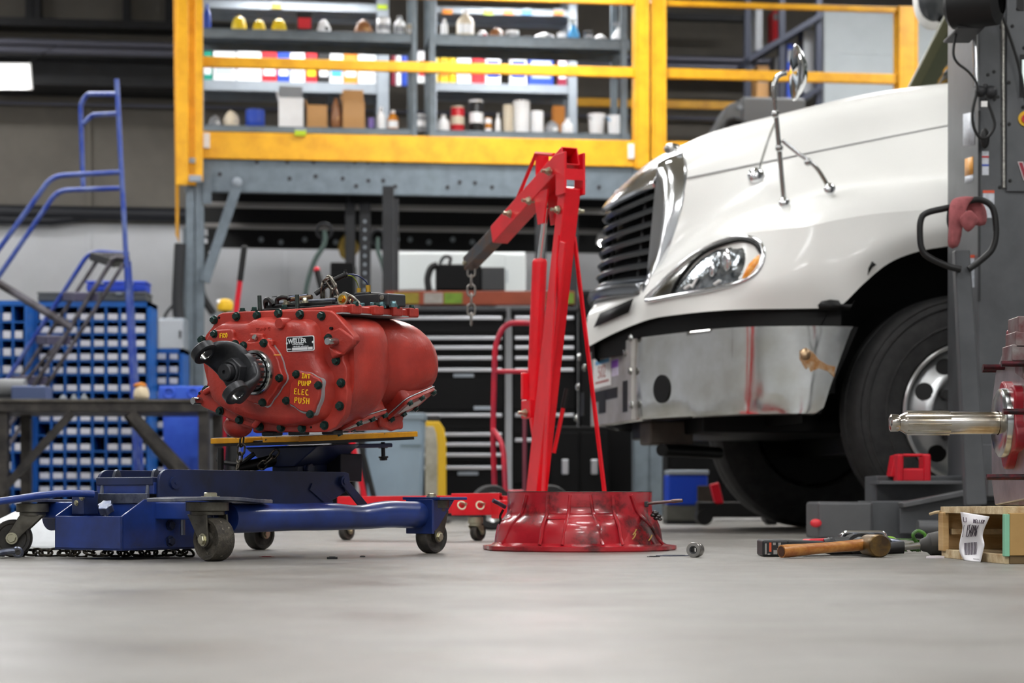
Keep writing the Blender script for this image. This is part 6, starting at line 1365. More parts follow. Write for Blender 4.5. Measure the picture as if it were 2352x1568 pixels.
b = MB(); b.beam((.1, .28, -.02), (.1, .44, -.022), .04, .012); o = b.build('adjuster_arm', m_jd, jk, bevel=.003); o.matrix_local = TS
b = MB(); b.cyl((.1, .42, -.055), (.1, .42, -.012), .006, n=10); b.bolt((.1, .42, -.055), (0, 0, -1), .011, .01); b.bolt((.1, .42, -.02), (0, 0, -1), .014, .01); o = b.build('adjuster_bolt', m_black, jk); o.matrix_local = TS
b = MB(); b.tube(bend([V((-.15, .02, -.016)), V((-.15, .0, -.05)), V((-.08, .02, -.06)), V((-.05, .05, -.03))], .02), .007, 8); o = b.build('chain_hook', m_black, jk); o.matrix_local = TS
b = MB(); b.cyl((-.1, .5, .235), (-.02, .58, .262), .017, n=14); b.build('tilt_cylinder', m_black, jk); b = MB(); b.cyl((-.1, .43, .21), (-.1, .43, .29), .009, n=10); b.build('adjuster_screw', m_black, jk)
m_ch = mat('chain_dark', '6f6a60', .35, metal=.85, var=.5, vscale=60, col2='2c2a26')
tc_ = thing('tie_down_chain', 'steel chain hanging from the yellow saddle plate', 'chain', P(553, 1010, 5.45), 0, 'tie-down chains'); o_ = V(tc_.location)
chain(tc_, [P(556, 1004, 5.43)-o_, P(554, 1030, 5.44)-o_, P(549, 1060, 5.44)-o_, P(543, 1084, 5.43)-o_], .03, .019, .003, m_ch, roll0=.7)
tc_ = thing('tie_down_chain', 'short chain looped under the saddle beside the post', 'chain', P(630, 1050, 5.45), 0, 'tie-down chains'); o_ = V(tc_.location)
chain(tc_, [P(598, 1074, 5.45)-o_, P(612, 1060, 5.44)-o_, P(628, 1046, 5.44)-o_, P(640, 1030, 5.44)-o_], .03, .019, .003, m_ch, roll0=.7)
# chain lying on the floor under the jack
tc_ = thing('floor_chain', 'dark chain lying along the floor under the jack box', 'chain', V((P(250, 0, 5.2).x, 5.2, 0)), 0, 'tie-down chains'); o_ = V(tc_.location)
def fp(px, Y, z=.012): v = P(px, 1142, Y); return V((v.x-o_.x, Y-o_.y, z))
pts = [fp(44+(455-44)*i/24, 5.2+.018*math.sin(i*1.3)+.02*math.sin(i*.45), .009+.003*(i % 2)) for i in range(25)]
chain(tc_, pts, .034, .022, .0035, mat('chain_floor', '4a443a', .4, metal=.8, var=.5, vscale=50, col2='1c1916'), roll0=.6)
tc_ = thing('chain_hook', 'steel chain hook lying at the left picture edge', 'hook', V((P(6, 0, 5.05).x, 5.05, 0))); b = MB(); b.tube(smoothpath([V((.03, 0, .02)), V((.01, -.01, .018)), V((-.01, -.02, .014)), V((-.03, -.005, .012)), V((-.025, .02, .012)), V((0, .02, .012))], 5), .008, 8); b.build('hook', m_jw, tc_); b = MB(); b.ring((.038, 0, .016), (0, 1, .4), .012, .004, 14, 6); b.build('eye', m_jw, tc_)
# ================================================================ red transmission on the jack
XF = Fr(P(640, 860, 5.08), R(-33), R(2.5))
tr = thing('transmission', 'red truck transmission with black yoke strapped on the jack', 'transmission', M=XF.M)
m_cast = mat('cast_red', 'b0362a', .4, var=.2, vscale=9, col2='902820', bump=.14, bscale=140, rvar=.1, coat=.05, spec=.55, dirt='5a1512', dirt_amt=.04, dscale=18)
m_gb = mat('green_black_bolt', '1f3834', .32, metal=.55, spec=.6)
m_steel = mat('machined_steel', 'b9bcbc', .2, metal=1., var=.2, vscale=20)
m_gask = mat('gasket_silver', 'a9aeb2', .35, metal=.4)
m_yoke = mat('yoke_black', '26272a', .4, metal=.45, var=.3, vscale=16, col2='3c3d40', bump=.05, bscale=120)
m_ink = mat('paint_pen_yellow', 'f0c422', .5)
def c1(x, y): return (400+x/3.2667, 580+y/3.2667)
def T(x, y, c=0.):
    return XF.y(*c1(x, y), c)
def T2(x, y, c=0.): p = T(x, y, c); return (p.x, p.z)
# (x,z) polygons extruded along y: map polygon xy -> x,z
Mxz = Matrix(((1, 0, 0, 0), (0, 0, 1, 0), (0, 1, 0, 0), (0, 0, 0, 1)))
def ext(poly, c0, c1_, nm, m, par, bevel=.0, seg=2, scale2=1., cen=None):
    b = MB(); b.prism(poly, c0, c1_, Mxz, scale2, cen); return b.build(nm, m, par, bevel=bevel, seg=seg)
def rounded(pts, k=4): return [(p.x, p.y) for p in smoothpath([V((x, y, 0)) for x, y in pts], k, closed=True)]
fl = [(330, 462), (360, 450), (520, 440), (800, 434), (1100, 430), (1165, 434), (1205, 458), (1280, 545), (1352, 628), (1356, 665), (1300, 725), (1266, 770), (1268, 810), (1292, 860), (1296, 920), (1288, 970), (1300, 1040), (1292, 1140), (1275, 1220), (1215, 1310), (1140, 1345), (1050, 1348), (820, 1345), (640, 1335), (500, 1285), (340, 1215), (215, 1160), (172, 1120), (166, 1080), (188, 1036), (238, 1010), (246, 975), (225, 880), (200, 760), (203, 690), (240, 610), (285, 555), (312, 495)]
flange = ext([T2(*p) for p in fl], 0, .024, 'rear_flange', m_cast, tr, bevel=.004, seg=3)
dome = rounded([T2(*p) for p in [(400, 530), (520, 525), (610, 520), (650, 497), (740, 495), (800, 505), (870, 515), (960, 508), (1040, 522), (1085, 580), (1105, 680), (1125, 800), (1185, 920), (1195, 1060), (1165, 1190), (1080, 1265), (900, 1300), (700, 1275), (500, 1215), (340, 1110), (300, 980), (290, 850), (268, 720), (300, 615)]], 4)
cen = T2(740, 900)
b = MB()
def ring_(poly, k, c): return [V((cen[0]+(x-cen[0])*k, c, cen[1]+(z-cen[1])*k)) for x, z in poly]
b.loft([ring_(dome, 1.03, .002), ring_(dome, 1.0, -.012), ring_(dome, .975, -.026), ring_(dome, .94, -.034), ring_(dome, .8, -.037), ring_(dome, .3, -.038)]); b.build('rear_cover', m_cast, tr, angle=70)
def boss(x, y, rpx, c0, c1_, nm, m=m_cast, par=None, r2=None, n=24):
    p = T(x, y, c1_); r = rpx/3.2667*p_scale; b_ = MB(); b_.tube([V((p.x, c0, p.z)), V((p.x, c1_+.003, p.z)), V((p.x, c1_, p.z))], [r*1.06 if r2 is None else r2, r, r*.9], n); return b_.build(nm, m, par or tr)
p_scale = 5.05/F
boss(785, 530, 42, -.01, -.045, 'casting_boss'); 
# raised ribs and pads on the cover
for nm, pts, c in (('cover_rib', [(560, 605), (660, 605), (660, 640), (735, 655), (735, 700), (545, 700), (545, 655), (565, 650)], -.05), ('dowel_lug', [(1130, 600), (1240, 560), (1345, 640), (1345, 690), (1262, 770), (1160, 740), (1135, 690)], -.006), ('corner_rib', [(1150, 700), (1250, 760), (1175, 800)], -.02)):
    ext([T2(x, y, c) for x, y in pts], .01, c, nm, m_cast, tr, bevel=.006, seg=3)
for pts in ([(820, 520), (860, 600), (900, 620)], [(690, 1180), (640, 1250), (600, 1300)], [(330, 1000), (280, 1020), (230, 1050)]):
    b = MB(); b.tube(smoothpath([T(x, y, -.018) for x, y in pts], 5), .008, 10); b.build('casting_rib', m_cast, tr)
b = MB(); q = T(480, 1300, .05); b.ball(q, .035, 18, 10, (1.2, 1, .9)); b.build('drain_boss', m_cast, tr)
# flange bolts
for x, y in ((470, 478), (625, 472), (785, 455), (947, 463), (1108, 475), (1160, 643), (1218, 810), (1255, 977), (1245, 1150), (1130, 1295), (962, 1318), (805, 1312), (645, 1306), (493, 1255), (347, 1188), (245, 1030), (210, 655), (302, 505)):
    p = T(x, y, -.001 if x not in (1160,) else -.006); b = MB(); b.bolt(p, (0, -1, 0), .0092, .011); b.build('flange_bolt', m_gb, tr)
for x, y, r in ((338, 488, .0035), (1185, 568, .004), (1028, 1310, .003), (190, 1055, .004)):
    p = T(x, y, 0); b = MB(); b.cyl(p+V((0, -.0008 if x != 1185 else -.0068, 0)), p+V((0, .002, 0)), r, n=12); b.build('flange_hole', m_blk, flange)
for (x, y, l) in ((1215, 668, .036), (185, 1112, .024)):
    p = T(x, y, -.006); b = MB(); b.tube([p+V((0, .01, 0)), p+V((0, -l+.003, 0)), p+V((0, -l, 0))], [.0098, .0098, .0085], 20); b.build('dowel_pin', m_steel, tr)
# output bearing retainer, seal collar
ax = T(648, 900, -.04); A0 = V((ax.x, 0, ax.z))
def ring_of(r, n=32): return [(A0.x+r*math.cos(2*math.pi*i/n), A0.z+r*math.sin(2*math.pi*i/n)) for i in range(n)]
ret = []
for i in range(60):
    a = 2*math.pi*i/60; k = .078
    for la in (68, -12, -75, 118, 150):
        d = (math.degrees(a)-la+180) % 360-180; k += .011*math.exp(-(d/11)**2)
    ret.append((A0.x+k*math.cos(a), A0.z+k*math.sin(a)))
b = MB(); b.prism([(A0.x+(x-A0.x)*1.04, A0.z+(z-A0.z)*1.04) for x, z in ret], -.03, -.0395, Mxz); b.build('retainer_gasket', m_gask, tr)
ret_o = ext(ret, -.034, -.058, 'bearing_retainer', m_cast, tr, bevel=.005, seg=3)
for la in (68, -12, -75, 118, 150):
    p = V((A0.x+.079*math.cos(R(la)), -.058, A0.z+.079*math.sin(R(la)))); b = MB(); b.bolt(p, (0, -1, 0), .0085, .011); b.build('retainer_bolt', m_gb, ret_o)
Mo = Matrix.Translation(A0) @ Matrix.Rotation(R(90), 4, 'X')     # local z -> -y (outwards)
b = MB(); b.lathe([(.058, .05), (.058, .068), (.055, .072), (.05, .072), (.048, .066)], 48, Mo); b.build('seal_ring', m_steel, tr)
b = MB(); b.lathe([(.047, .055), (.047, .106), (.043, .11)], 48, Mo); sp = b.build('speed_collar', m_steel, tr)
for i in range(22):
    a = 2*math.pi*i/22; p = Mo @ V((.0472*math.cos(a), .0472*math.sin(a), .09)); d = V((math.cos(a), 0, math.sin(a))); b = MB(); b.box((0, 0, 0), (.006, .024, .002), Matrix.Translation(p) @ Matrix.Rotation(-a+R(90), 4, 'Y')); b.build('collar_slot', m_dark, sp)
# yoke
yk_ = MB(); yk_.lathe([(.04, .1), (.052, .104), (.055, .118), (.05, .13), (.03, .133), (.001, .133)], 40, Mo); yoke = yk_.build('yoke', m_yoke, tr); lab(yoke, 'black half round output yoke with two ears')
u = V((-.69, 0, .72)); nrm = V((0, -1, 0)); v_ = V((.72, 0, .69))
for s_ in (1, -1):
    uu = u*s_
    # arm: swept thick slab from hub to ear
    path = [(0.0, .116, .056, .014), (.03, .118, .055, .015), (.054, .127, .051, .0135), (.067, .147, .044, .0115), (.071, .168, .037, .0105), (.0715, .186, .031, .010)]
    rings = []
    for i, (a_, n_, w_, t_) in enumerate(path):
        tan = V((path[min(i+1, 5)][0]-path[max(i-1, 0)][0], path[min(i+1, 5)][1]-path[max(i-1, 0)][1], 0)).normalized()
        nx = uu*(-tan.y)+nrm*tan.x
        c = A0+uu*a_+nrm*n_; ring = []
        for j in range(16):
            an = 2*math.pi*j/16; ca, sa = math.cos(an), math.sin(an); ring.append(c+v_*(abs(ca)**.6*(1 if ca > 0 else -1))*w_+nx*(abs(sa)**.6*(1 if sa > 0 else -1))*t_)
        rings.append(ring)
    b = MB(); b.loft(rings); arm = b.build('yoke_arm', m_yoke, yoke, subsurf=1)
    ec = A0+uu*.0715+nrm*.196; Me = Matrix((v_, nrm, uu)).transposed().to_4x4(); Me.translation = ec
    b = MB(); b.lathe([(.0175, -.0105), (.0185, -.0115), (.030, -.0115), (.033, -.009), (.033, .009), (.030, .0115), (.0185, .0115), (.0175, .0105), (.0175, -.0105)], 36, Me); b.build('ear_ring', m_yoke, yoke, angle=50)
    b = MB(); b.lathe([(.0174, -.0102), (.0174, .0102)], 32, Me); b.build('ear_bore', m_steel, yoke)
b = MB(); hx = [(A0.x+.037*math.cos(math.pi/3*i+.35), A0.z+.037*math.sin(math.pi/3*i+.35)) for i in range(6)]; b.prism(hx, -.13, -.158, Mxz); b.build('yoke_nut', m_yoke, yoke, bevel=.002)
b = MB(); b.lathe([(.028, .156), (.028, .161), (.024, .163)], 32, Mo); b.build('nut_washer', m_yoke, yoke)
b = MB(); b.lathe([(.0215, .155), (.0215, .178), (.019, .181), (.005, .181), (.004, .175), (.001, .175)], 32, Mo); b.build('shaft_end', m_yoke, yoke)
# pump cover with pen writing
pc = T(975, 1045, -.05); cov = []
for i in range(60):
    a = 2*math.pi*i/60; k = .044
    for la in (118, 28, -65, 205): d = (math.degrees(a)-la+180) % 360-180; k += .009*math.exp(-(d/13)**2)
    cov.append((pc.x+k*math.cos(a)*1.08, pc.z+k*math.sin(a)*1.12))
b = MB(); b.prism([(pc.x+(x-pc.x)*1.06, pc.z+(z-pc.z)*1.06-.002) for x, z in cov], -.03, -.041, Mxz); b.build('pump_gasket', m_gask, tr)
pcv = ext(cov, -.036, -.05, 'pump_cover', m_cast, tr, bevel=.004, seg=3)
for x, y in ((918, 912), (1083, 995), (843, 1110), (1022, 1212)):
    p = T(x, y, -.05); b = MB(); b.bolt(p, (0, -1, 0), .0082, .01); b.build('cover_bolt', m_gb, pcv)
def pen(word, x, y, w, h, gap, nm, par, c=-.0508, tilt=0., r=.0014):
    """yellow paint pen letters: crop position of the lower left corner, sizes in metres"""
    p = T(x, y, c); M_ = Matrix.Translation(p) @ Matrix.Rotation(R(90), 4, 'X') @ Matrix.Rotation(tilt, 4, 'Z'); b_ = MB(); strokes(b_, word, M_, w, h, gap, r); o = b_.build(nm, m_ink, par); lab(o, 'yellow pen writing reading %s' % word); return o
pen('INT', 958, 940, .007, .0105, .0025, 'pen_writing', pcv, tilt=-.1); pen('PUMP', 930, 998, .0085, .0125, .0025, 'pen_writing', pcv, tilt=-.04); pen('ELEC', 900, 1060, .0085, .0135, .0035, 'pen_writing', pcv, tilt=-.1); pen('PUSH', 903, 1128, .0095, .0145, .003, 'pen_writing', pcv, tilt=-.08)
# left cover with FRO
fo = [(280, 600), (310, 580), (420, 572), (440, 590), (440, 640), (480, 680), (520, 720), (470, 760), (380, 740), (300, 660)]
fcv = ext([T2(x, y, -.05) for x, y in fo], -.02, -.05, 'front_port_cover', m_cast, tr, bevel=.005, seg=3)
for x, y in ((302, 610), (460, 685), (515, 708)):
    p = T(x, y, -.05); b = MB(); b.bolt(p, (0, -1, 0), .0085, .01); b.build('cover_bolt', m_gb, fcv)
pen('FRO', 343, 640, .0072, .0115, .002, 'pen_writing', fcv)
b = MB(); p = T(690, 770, -.059); b.cyl(T(748, 768, -.0592), T(803, 768, -.0592), .0009, n=6); b.build('pen_mark', m_ink, tr)
b = MB(); p = T(612, 642, -.052); b.cyl(p, p+V((0, -.006, .004)), .007, n=14); b.build('vent_plug', m_steel, tr)
# cast letters
Mt = Matrix.Translation(T(668, 575, -.037)) @ Matrix.Rotation(R(90), 4, 'X'); text_mesh('cast_letters', 'SOMP C', .012, m_cast, tr, Mt, extrude=.0015, sx=1.1)
# nameplate
nx0, nx1 = T(842, 745, -.0405), T(1048, 620, -.0405); nc = (nx0+nx1)/2; wN, hN = nx1.x-nx0.x, nx1.z-nx0.z
Mn = Matrix.Translation(V((nc.x, -.0385, nc.z))) @ Matrix.Rotation(R(90), 4, 'X')
def rrect(w_, h_, r_, n=5):
    o = []
    for cx, cy, a0 in ((w_/2-r_, h_/2-r_, 0), (-w_/2+r_, h_/2-r_, 90), (-w_/2+r_, -h_/2+r_, 180), (w_/2-r_, -h_/2+r_, 270)):
        o += [(cx+r_*math.cos(R(a0+90*i/n)), cy+r_*math.sin(R(a0+90*i/n))) for i in range(n+1)]
    return o
m_npw = mat('plate_silver', 'e4e8ea', .35, metal=.2); m_npb = mat('plate_black', '0c0d10', .3)
b = MB(); b.prism(rrect(wN, hN, .005), 0, .0015, Mn); npl = b.build('name_plate', m_npw, tr); lab(npl, 'black and silver rebuilder name plate reading WELLER')
b = MB(); b.prism(rrect(wN*.945, hN*.9, .004), .0015, .0019, Mn); b.build('plate_field', m_npb, npl)
TM = lambda x, y: Mn @ Matrix.Translation(V((x*wN, y*hN, .0024)))
text_mesh('plate_name', 'WELLER', .016, m_npw, npl, TM(-.1, .17), bold=True, extrude=.0003, sx=1.0)
text_mesh('plate_line', 'Grand Rapids, Michigan', .0045, m_npw, npl, TM(-.08, -.03), bold=True, extrude=.0003, sx=.85)
text_mesh('plate_line', 'REMANUFACTURED BY', .003, m_npw, npl, TM(-.08, .38), bold=True, extrude=.0003)
text_mesh('plate_line', '1-800-923-8887  wellertruck.com', .0042, m_npw, npl, TM(.02, -.175), bold=True, extrude=.0003, sx=.88)
text_mesh('plate_line', 'SERIAL', .0046, m_npw, npl, TM(-.385, -.335), bold=True, extrude=.0003)
for x0, x1 in ((-.29, .265), (.285, .445)):
    b = MB(); b.prism([(x0*wN, -.42*hN), (x1*wN, -.42*hN), (x1*wN, -.24*hN), (x0*wN, -.24*hN)], .0019, .0024, Mn); b.build('plate_blank', mat('plate_blank', 'd6d6d8', .4), npl)
for x0 in (-.465, .465):
    b = MB(); b.cyl(Mn @ V((x0*wN, .06*hN, .0012)), Mn @ V((x0*wN, .06*hN, .0032)), .003, n=14); b.build('plate_rivet', m_npw, npl)
# ---- main case
st = [(.02, .222, -.235, .150, -.14, .62), (.05, .218, -.23, .148, -.138, .66), (.09, .226, -.225, .147, -.142, .7), (.13, .232, -.22, .147, -.143, .72), (.165, .226, -.215, .148, -.134, .75), (.19, .206, -.21, .149, -.125, .78), (.215, .182, -.2, .149, -.116, .8), (.245, .174, -.19, .149, -.108, .82), (.275, .184, -.19, .15, -.102, .84), (.305, .205, -.2, .151, -.098, .86), (.335, .218, -.21, .152, -.092, .9), (.37, .222, -.215, .153, -.086, .92), (.41, .210, -.205, .153, -.08, .94), (.44, .192, -.19, .15, -.072, .95), (.46, .168, -.17, .135, -.06, .95), (.47, .13, -.14, .105, -.04, .95)]
rings = []
for (y, xr, xl, zt, zb, p) in st:
    ring = []
    for j in range(56):
        a = 2*math.pi*j/56; ca, sa = math.cos(a), math.sin(a); cx_, cz_ = .0, .015
        X = (xr-cx_ if ca > 0 else cx_-xl)*(1 if ca > 0 else -1)*abs(ca)**p+cx_; 
        if ca > 0 and sa > 0:
            pq = p*.62 if y < .28 else p*(.62+.38*min(1, (y-.28)/.16)); X = (xr-cx_)*abs(ca)**pq+cx_
        else: pq = p
        Z = (zt-cz_ if sa > 0 else cz_-zb)*(1 if sa > 0 else -1)*abs(sa)**pq+cz_
        # vertical flutes
        ring.append(V((X+.006*math.sin(y*70+2*a)*(1 if ca > .2 else 0)*(1-abs(sa)), y, Z)))
    rings.append(ring)
b = MB(); b.loft(rings); b.build('main_case', m_cast, tr, angle=80)
# lower webs and skirt plates on the right
m_tagp = mat('pto_label', 'c8c9c4', .4, metal=.2)
def pad(y0, y1, x, z, w_, ang, nm, tilt=0):
    M_ = Matrix.Translation(V((x, (y0+y1)/2, z))) @ Matrix.Rotation(R(tilt), 4, 'X') @ Matrix.Rotation(R(ang), 4, 'Y')
    l = y1-y0; b_ = MB(); b_.prism([(p[0], p[1]) for p in rrect(w_, l, .02)], -.03, .0, M_); o = b_.build(nm, m_cast, tr, bevel=.003)
    b_ = MB(); b_.prism(rrect(w_*1.04, l*1.03, .02), -.0, .0025, M_); b_.build('pto_gasket', m_gask, o)
    b_ = MB(); b_.prism(rrect(w_, l, .02), .0025, .012, M_); pl2 = b_.build('pto_cover', m_cast, o, bevel=.002)
    b_ = MB(); b_.prism(rrect(w_*.42, l*.66, .003), .012, .0132, M_); b_.build('pto_label', m_tagp, o)
    for sx in (-.4, .4):
        for sy in (-.4, 0, .4) if l > .13 else (-.38, .38):
            b_ = MB(); p = M_ @ V((sx*w_, sy*l, .012)); b_.bolt(p, M_.to_3x3() @ V((0, 0, 1)), .0075, .009); b_.build('pto_bolt', m_gb, o)
pad(.29, .43, .15, -.074, .1, 148, 'pto_pad', 14); pad(.11, .25, .12, -.118, .09, 160, 'pto_pad', 10)
b = MB(); b.prism([(.27, -.08), (.38, -.08), (.385, -.115), (.37, -.145), (.33, -.152), (.28, -.14)], .1, .113, Myz); b.build('case_skirt', m_cast, tr, bevel=.006)
b = MB(); b.bx(-.12, .1, .03, .4, -.148, -.12); b.build('sump_pad', m_cast, tr, bevel=.008)
for x_, y_ in ((-.06, .04), (.02, .05), (.09, .1)):
    b = MB(); b.bx(x_-.02, x_+.02, y_-.02, y_+.02, -.156, -.145); b.build('support_block', m_dark, tr, bevel=.003)
# ---- top: shift cover plates, studs, valve block, rail
b = MB(); b.bx(-.16, .2, .015, .33, .148, .166); b.build('top_cover', m_cast, tr, bevel=.004)
for y_, x0, x1 in ((.06, .12, .212), (.15, .1, .215), (.235, .12, .212), (.31, .1, .21)):
    b = MB(); b.bx(x0, x1, y_-.02, y_+.02, .146, .17); b.build('cover_lug', m_cast, tr, bevel=.004)
b = MB(); b.bx(-.165, .203, .01, .335, .1455, .1485); b.build('top_gasket', m_gask, tr)
for x_, y_ in ((.205, .06), (.205, .15), (.205, .235), (.2, .31), (-.14, .03), (-.1, .03), (.0, .03)):
    b = MB(); b.bolt((x_ if x_ > 0 else x_, y_, .168), (0, 0, 1), .0075, .01); b.build('cover_bolt', m_gb, tr)
def on_top(x, y, z=.166): return XF.z(*c1(x, y), z)
for (x, y0, y1, yl) in ((643, 425, 322, .05), (925, 415, 315, .05)):
    p = T(x, y0, yl); q = T(x, y1, yl); b = MB(); b.cyl(V((p.x, yl, .16)), V((p.x, yl, q.z)), .0055, n=14); b.build('stud', mat('stud_grey', '4a5450', .35, metal=.8, var=.4, vscale=80), tr)
for (x0, x1, z0, z1, y0, y1, nm) in ((-.13, .13, .166, .176, .08, .3, 'shift_plate'), (-.12, .1, .176, .186, .1, .26, 'shift_rail_box')):
    b = MB(); b.bx(x0, x1, y0, y1, z0, z1); b.build(nm, m_black, tr, bevel=.003)
b = MB(); b.cyl((-.12, .12, .19), (.1, .12, .19), .006, n=12); b.build('shift_rail', m_jw, tr)
for x_, y_ in ((-.05, .1), (-.02, .12), (.02, .09), (.06, .14)):
    b = MB(); b.bolt((x_, y_, .186), (0, 0, 1), .008, .012); b.build('fitting', m_zinc, tr)
b = MB(); b.cyl((-.03, .09, .196), (.035, .1, .2), .006, n=12); b.build('hose_fitting', mat('fitting_bronze', '6a5a48', .35, metal=.8), tr)
b = MB(); b.tube(smoothpath([V((-.125, .11, .175)), V((-.12, .1, .196)), V((-.1, .09, .2)), V((-.085, .09, .185))], 5), .007, 8); b.build('shift_lever', m_black, tr)
# valve block
vy = .2
def vb(x, y, c): return T(x, y, c)
p0, p1 = T(1355, 405, vy), T(1620, 290, vy)
b = MB(); b.bx(p0.x, p1.x-.03, vy, vy+.09, .166, p1.z-.003); vbk = b.build('valve_block', mat('valve_black', '2a2b2e', .38, spec=.6), tr, bevel=.004); lab(vbk, 'black plastic shift valve block')
b = MB(); b.bx(p1.x-.035, p1.x, vy-.008, vy+.07, .17, p1.z-.005); pt = b.build('connector_port', MATS['valve_black'], tr, bevel=.005, seg=3); b = MB(); b.cyl((p1.x-.018, vy-.012, (.17+p1.z)/2+.004), (p1.x-.018, vy-.004, (.17+p1.z)/2+.004), .007, n=14); b.build('port_bore', m_steel, pt)
b = MB(); b.bx(p0.x-.01, p0.x+.03, vy+.01, vy+.08, .17, p1.z+.004); b.build('valve_lid', MATS['valve_black'], tr, bevel=.003)
for x, y in ((1410, 385), (1645, 385), (1490, 400), (1560, 400)):
    p = T(x, y, vy-.012); b = MB(); b.cyl(V((p.x, p.y, .166)), V((p.x, p.y, .172)), .011, n=16); b.bolt((p.x, p.y, .172), (0, 0, 1), .0075, .01); b.build('block_bolt', mat('blued_bolt', '6a8a90', .25, metal=.8), tr)
m_brs = mat('brass', 'c8a040', .25, metal=.95)
f1, f2 = T(1385, 278, vy+.03), T(1455, 262, vy+.03)
b = MB(); b.cyl(f1+V((0, 0, -.012)), f1+V((0, 0, .004)), .006, n=6); b.build('brass_fitting', m_brs, tr); b = MB(); b.cyl(f2+V((0, 0, -.014)), f2+V((0, 0, .006)), .0065, n=6); b.build('brass_fitting', m_brs, tr); b = MB(); b.cyl(f2+V((0, 0, -.022)), f2+V((0, 0, -.012)), .008, n=14); b.build('fitting_base', m_black, tr)
# loom and air lines
y_l = .16
loom = smoothpath([T(x, y, c) for x, y, c in ((1060, 310, .12), (1100, 280, .13), (1150, 240, .14), (1210, 200, .15), (1270, 172, .16), (1300, 163, .165))], 5)
b = MB(); b.tube(loom, .0065, 12); lm = b.build('cable_loom', m_black, tr)
b = MB(); q = T(1285, 165, .163); b.ring(q, T(1300, 163, .165)-T(1260, 176, .16), .0075, .0022, 16, 6); b.box(q+V((0, 0, .01)), (.006, .006, .008)); b.build('cable_tie', m_black, lm)
b = MB(); b.tube(smoothpath([T(x, y, c) for x, y, c in ((1300, 165, .165), (1350, 165, .18), (1400, 185, .2), (1440, 220, .22), (1455, 250, vy+.03))], 6), .0019, 8); b.build('air_line', mat('line_navy', '2a3560', .3), tr)
b = MB(); b.tube(smoothpath([T(x, y, c) for x, y, c in ((1305, 170, .165), (1340, 180, .18), (1370, 220, .2), (1385, 265, vy+.03))], 6), .0016, 8); b.build('air_line', mat('line_green', '8a9a30', .3), tr)
b = MB(); b.tube(smoothpath([T(x, y, c) for x, y, c in ((735, 332, .1), (800, 325, .1), (870, 322, .11), (960, 315, .11))], 5), .0011, 6); b.build('wire', m_dark, tr)
b = MB(); b.cyl(T(860, 338, .09), T(1000, 320, .1), .0045, n=10); b.build('rail_rod', m_jw, tr)
b = MB(); b.tube(smoothpath([T(x, y, c) for x, y, c in ((770, 385, .07), (775, 350, .07), (810, 335, .07), (850, 340, .08), (860, 352, .08))], 5), .006, 10); b.build('shift_finger', m_black, tr)
# hold-down chain over the top with its hook bolt
tch = thing('tie_down_chain', 'steel chain looped over the hose on top of the transmission', 'chain', XF.M @ T(1200, 400, .12), 0, 'tie-down chains'); oI = V(tch.location)
def W_(x, y, c): return (XF.M @ T(x, y, c))-oI
def one_link(par, a_, b2, w_, r_, roll, m):
    a_, b2 = V(a_), V(b2); l = (b2-a_).length; me = link_mesh('chain_link', l+2*r_, w_, r_); me.materials.append(m)
    x = (b2-a_).normalized(); y0, z0, _ = basis(x); y = y0*math.cos(roll)+z0*math.sin(roll); z = x.cross(y); o = bpy.data.objects.new('chain_link', me); C.objects.link(o); o.parent = par
    M_ = Matrix((x, y, z)).transposed().to_4x4(); M_.translation = (a_+b2)/2; o.matrix_local = M_
m_cl = mat('chain_bright', '9a958c', .28, metal=.95, var=.4, vscale=50, col2='5a544c')
for (xa, ya, ca, xb, yb, cb2, roll) in ((1150, 190, .12, 1205, 265, .12, .2), (1175, 195, .125, 1232, 320, .13, 1.2), (1115, 235, .13, 1110, 330, .14, .4), (1150, 265, .14, 1150, 345, .15, 1.3), (1190, 280, .14, 1185, 350, .15, .2), (1228, 320, .13, 1225, 380, .13, 1.5), (1130, 215, .13, 1170, 190, .125, 1.7), (1205, 345, .12, 1240, 395, .12, .3), (1270, 320, .11, 1330, 350, .11, .5), (1315, 340, .105, 1385, 402, .1, .2)):
    one_link(tch, W_(xa, ya, ca), W_(xb, yb, cb2), .019, .003, roll, m_cl)
b = MB(); p = W_(1265, 350, .1); d = (XF.M.to_3x3() @ V((.0, -1, .1))); b.bolt(p, d, .009, .01); b.cyl(p, p-d*.04, .005, n=10); b.build('hook_bolt', m_brs, tch); b = MB(); b.cyl(p-d*.003, p+d*.002, .016, n=20); b.build('washer', m_zinc, tch); b = MB(); b.box(p+V((0, .02, -.015)), (.04, .03, .02)); b.build('anchor_block', m_dark, tch, bevel=.003)
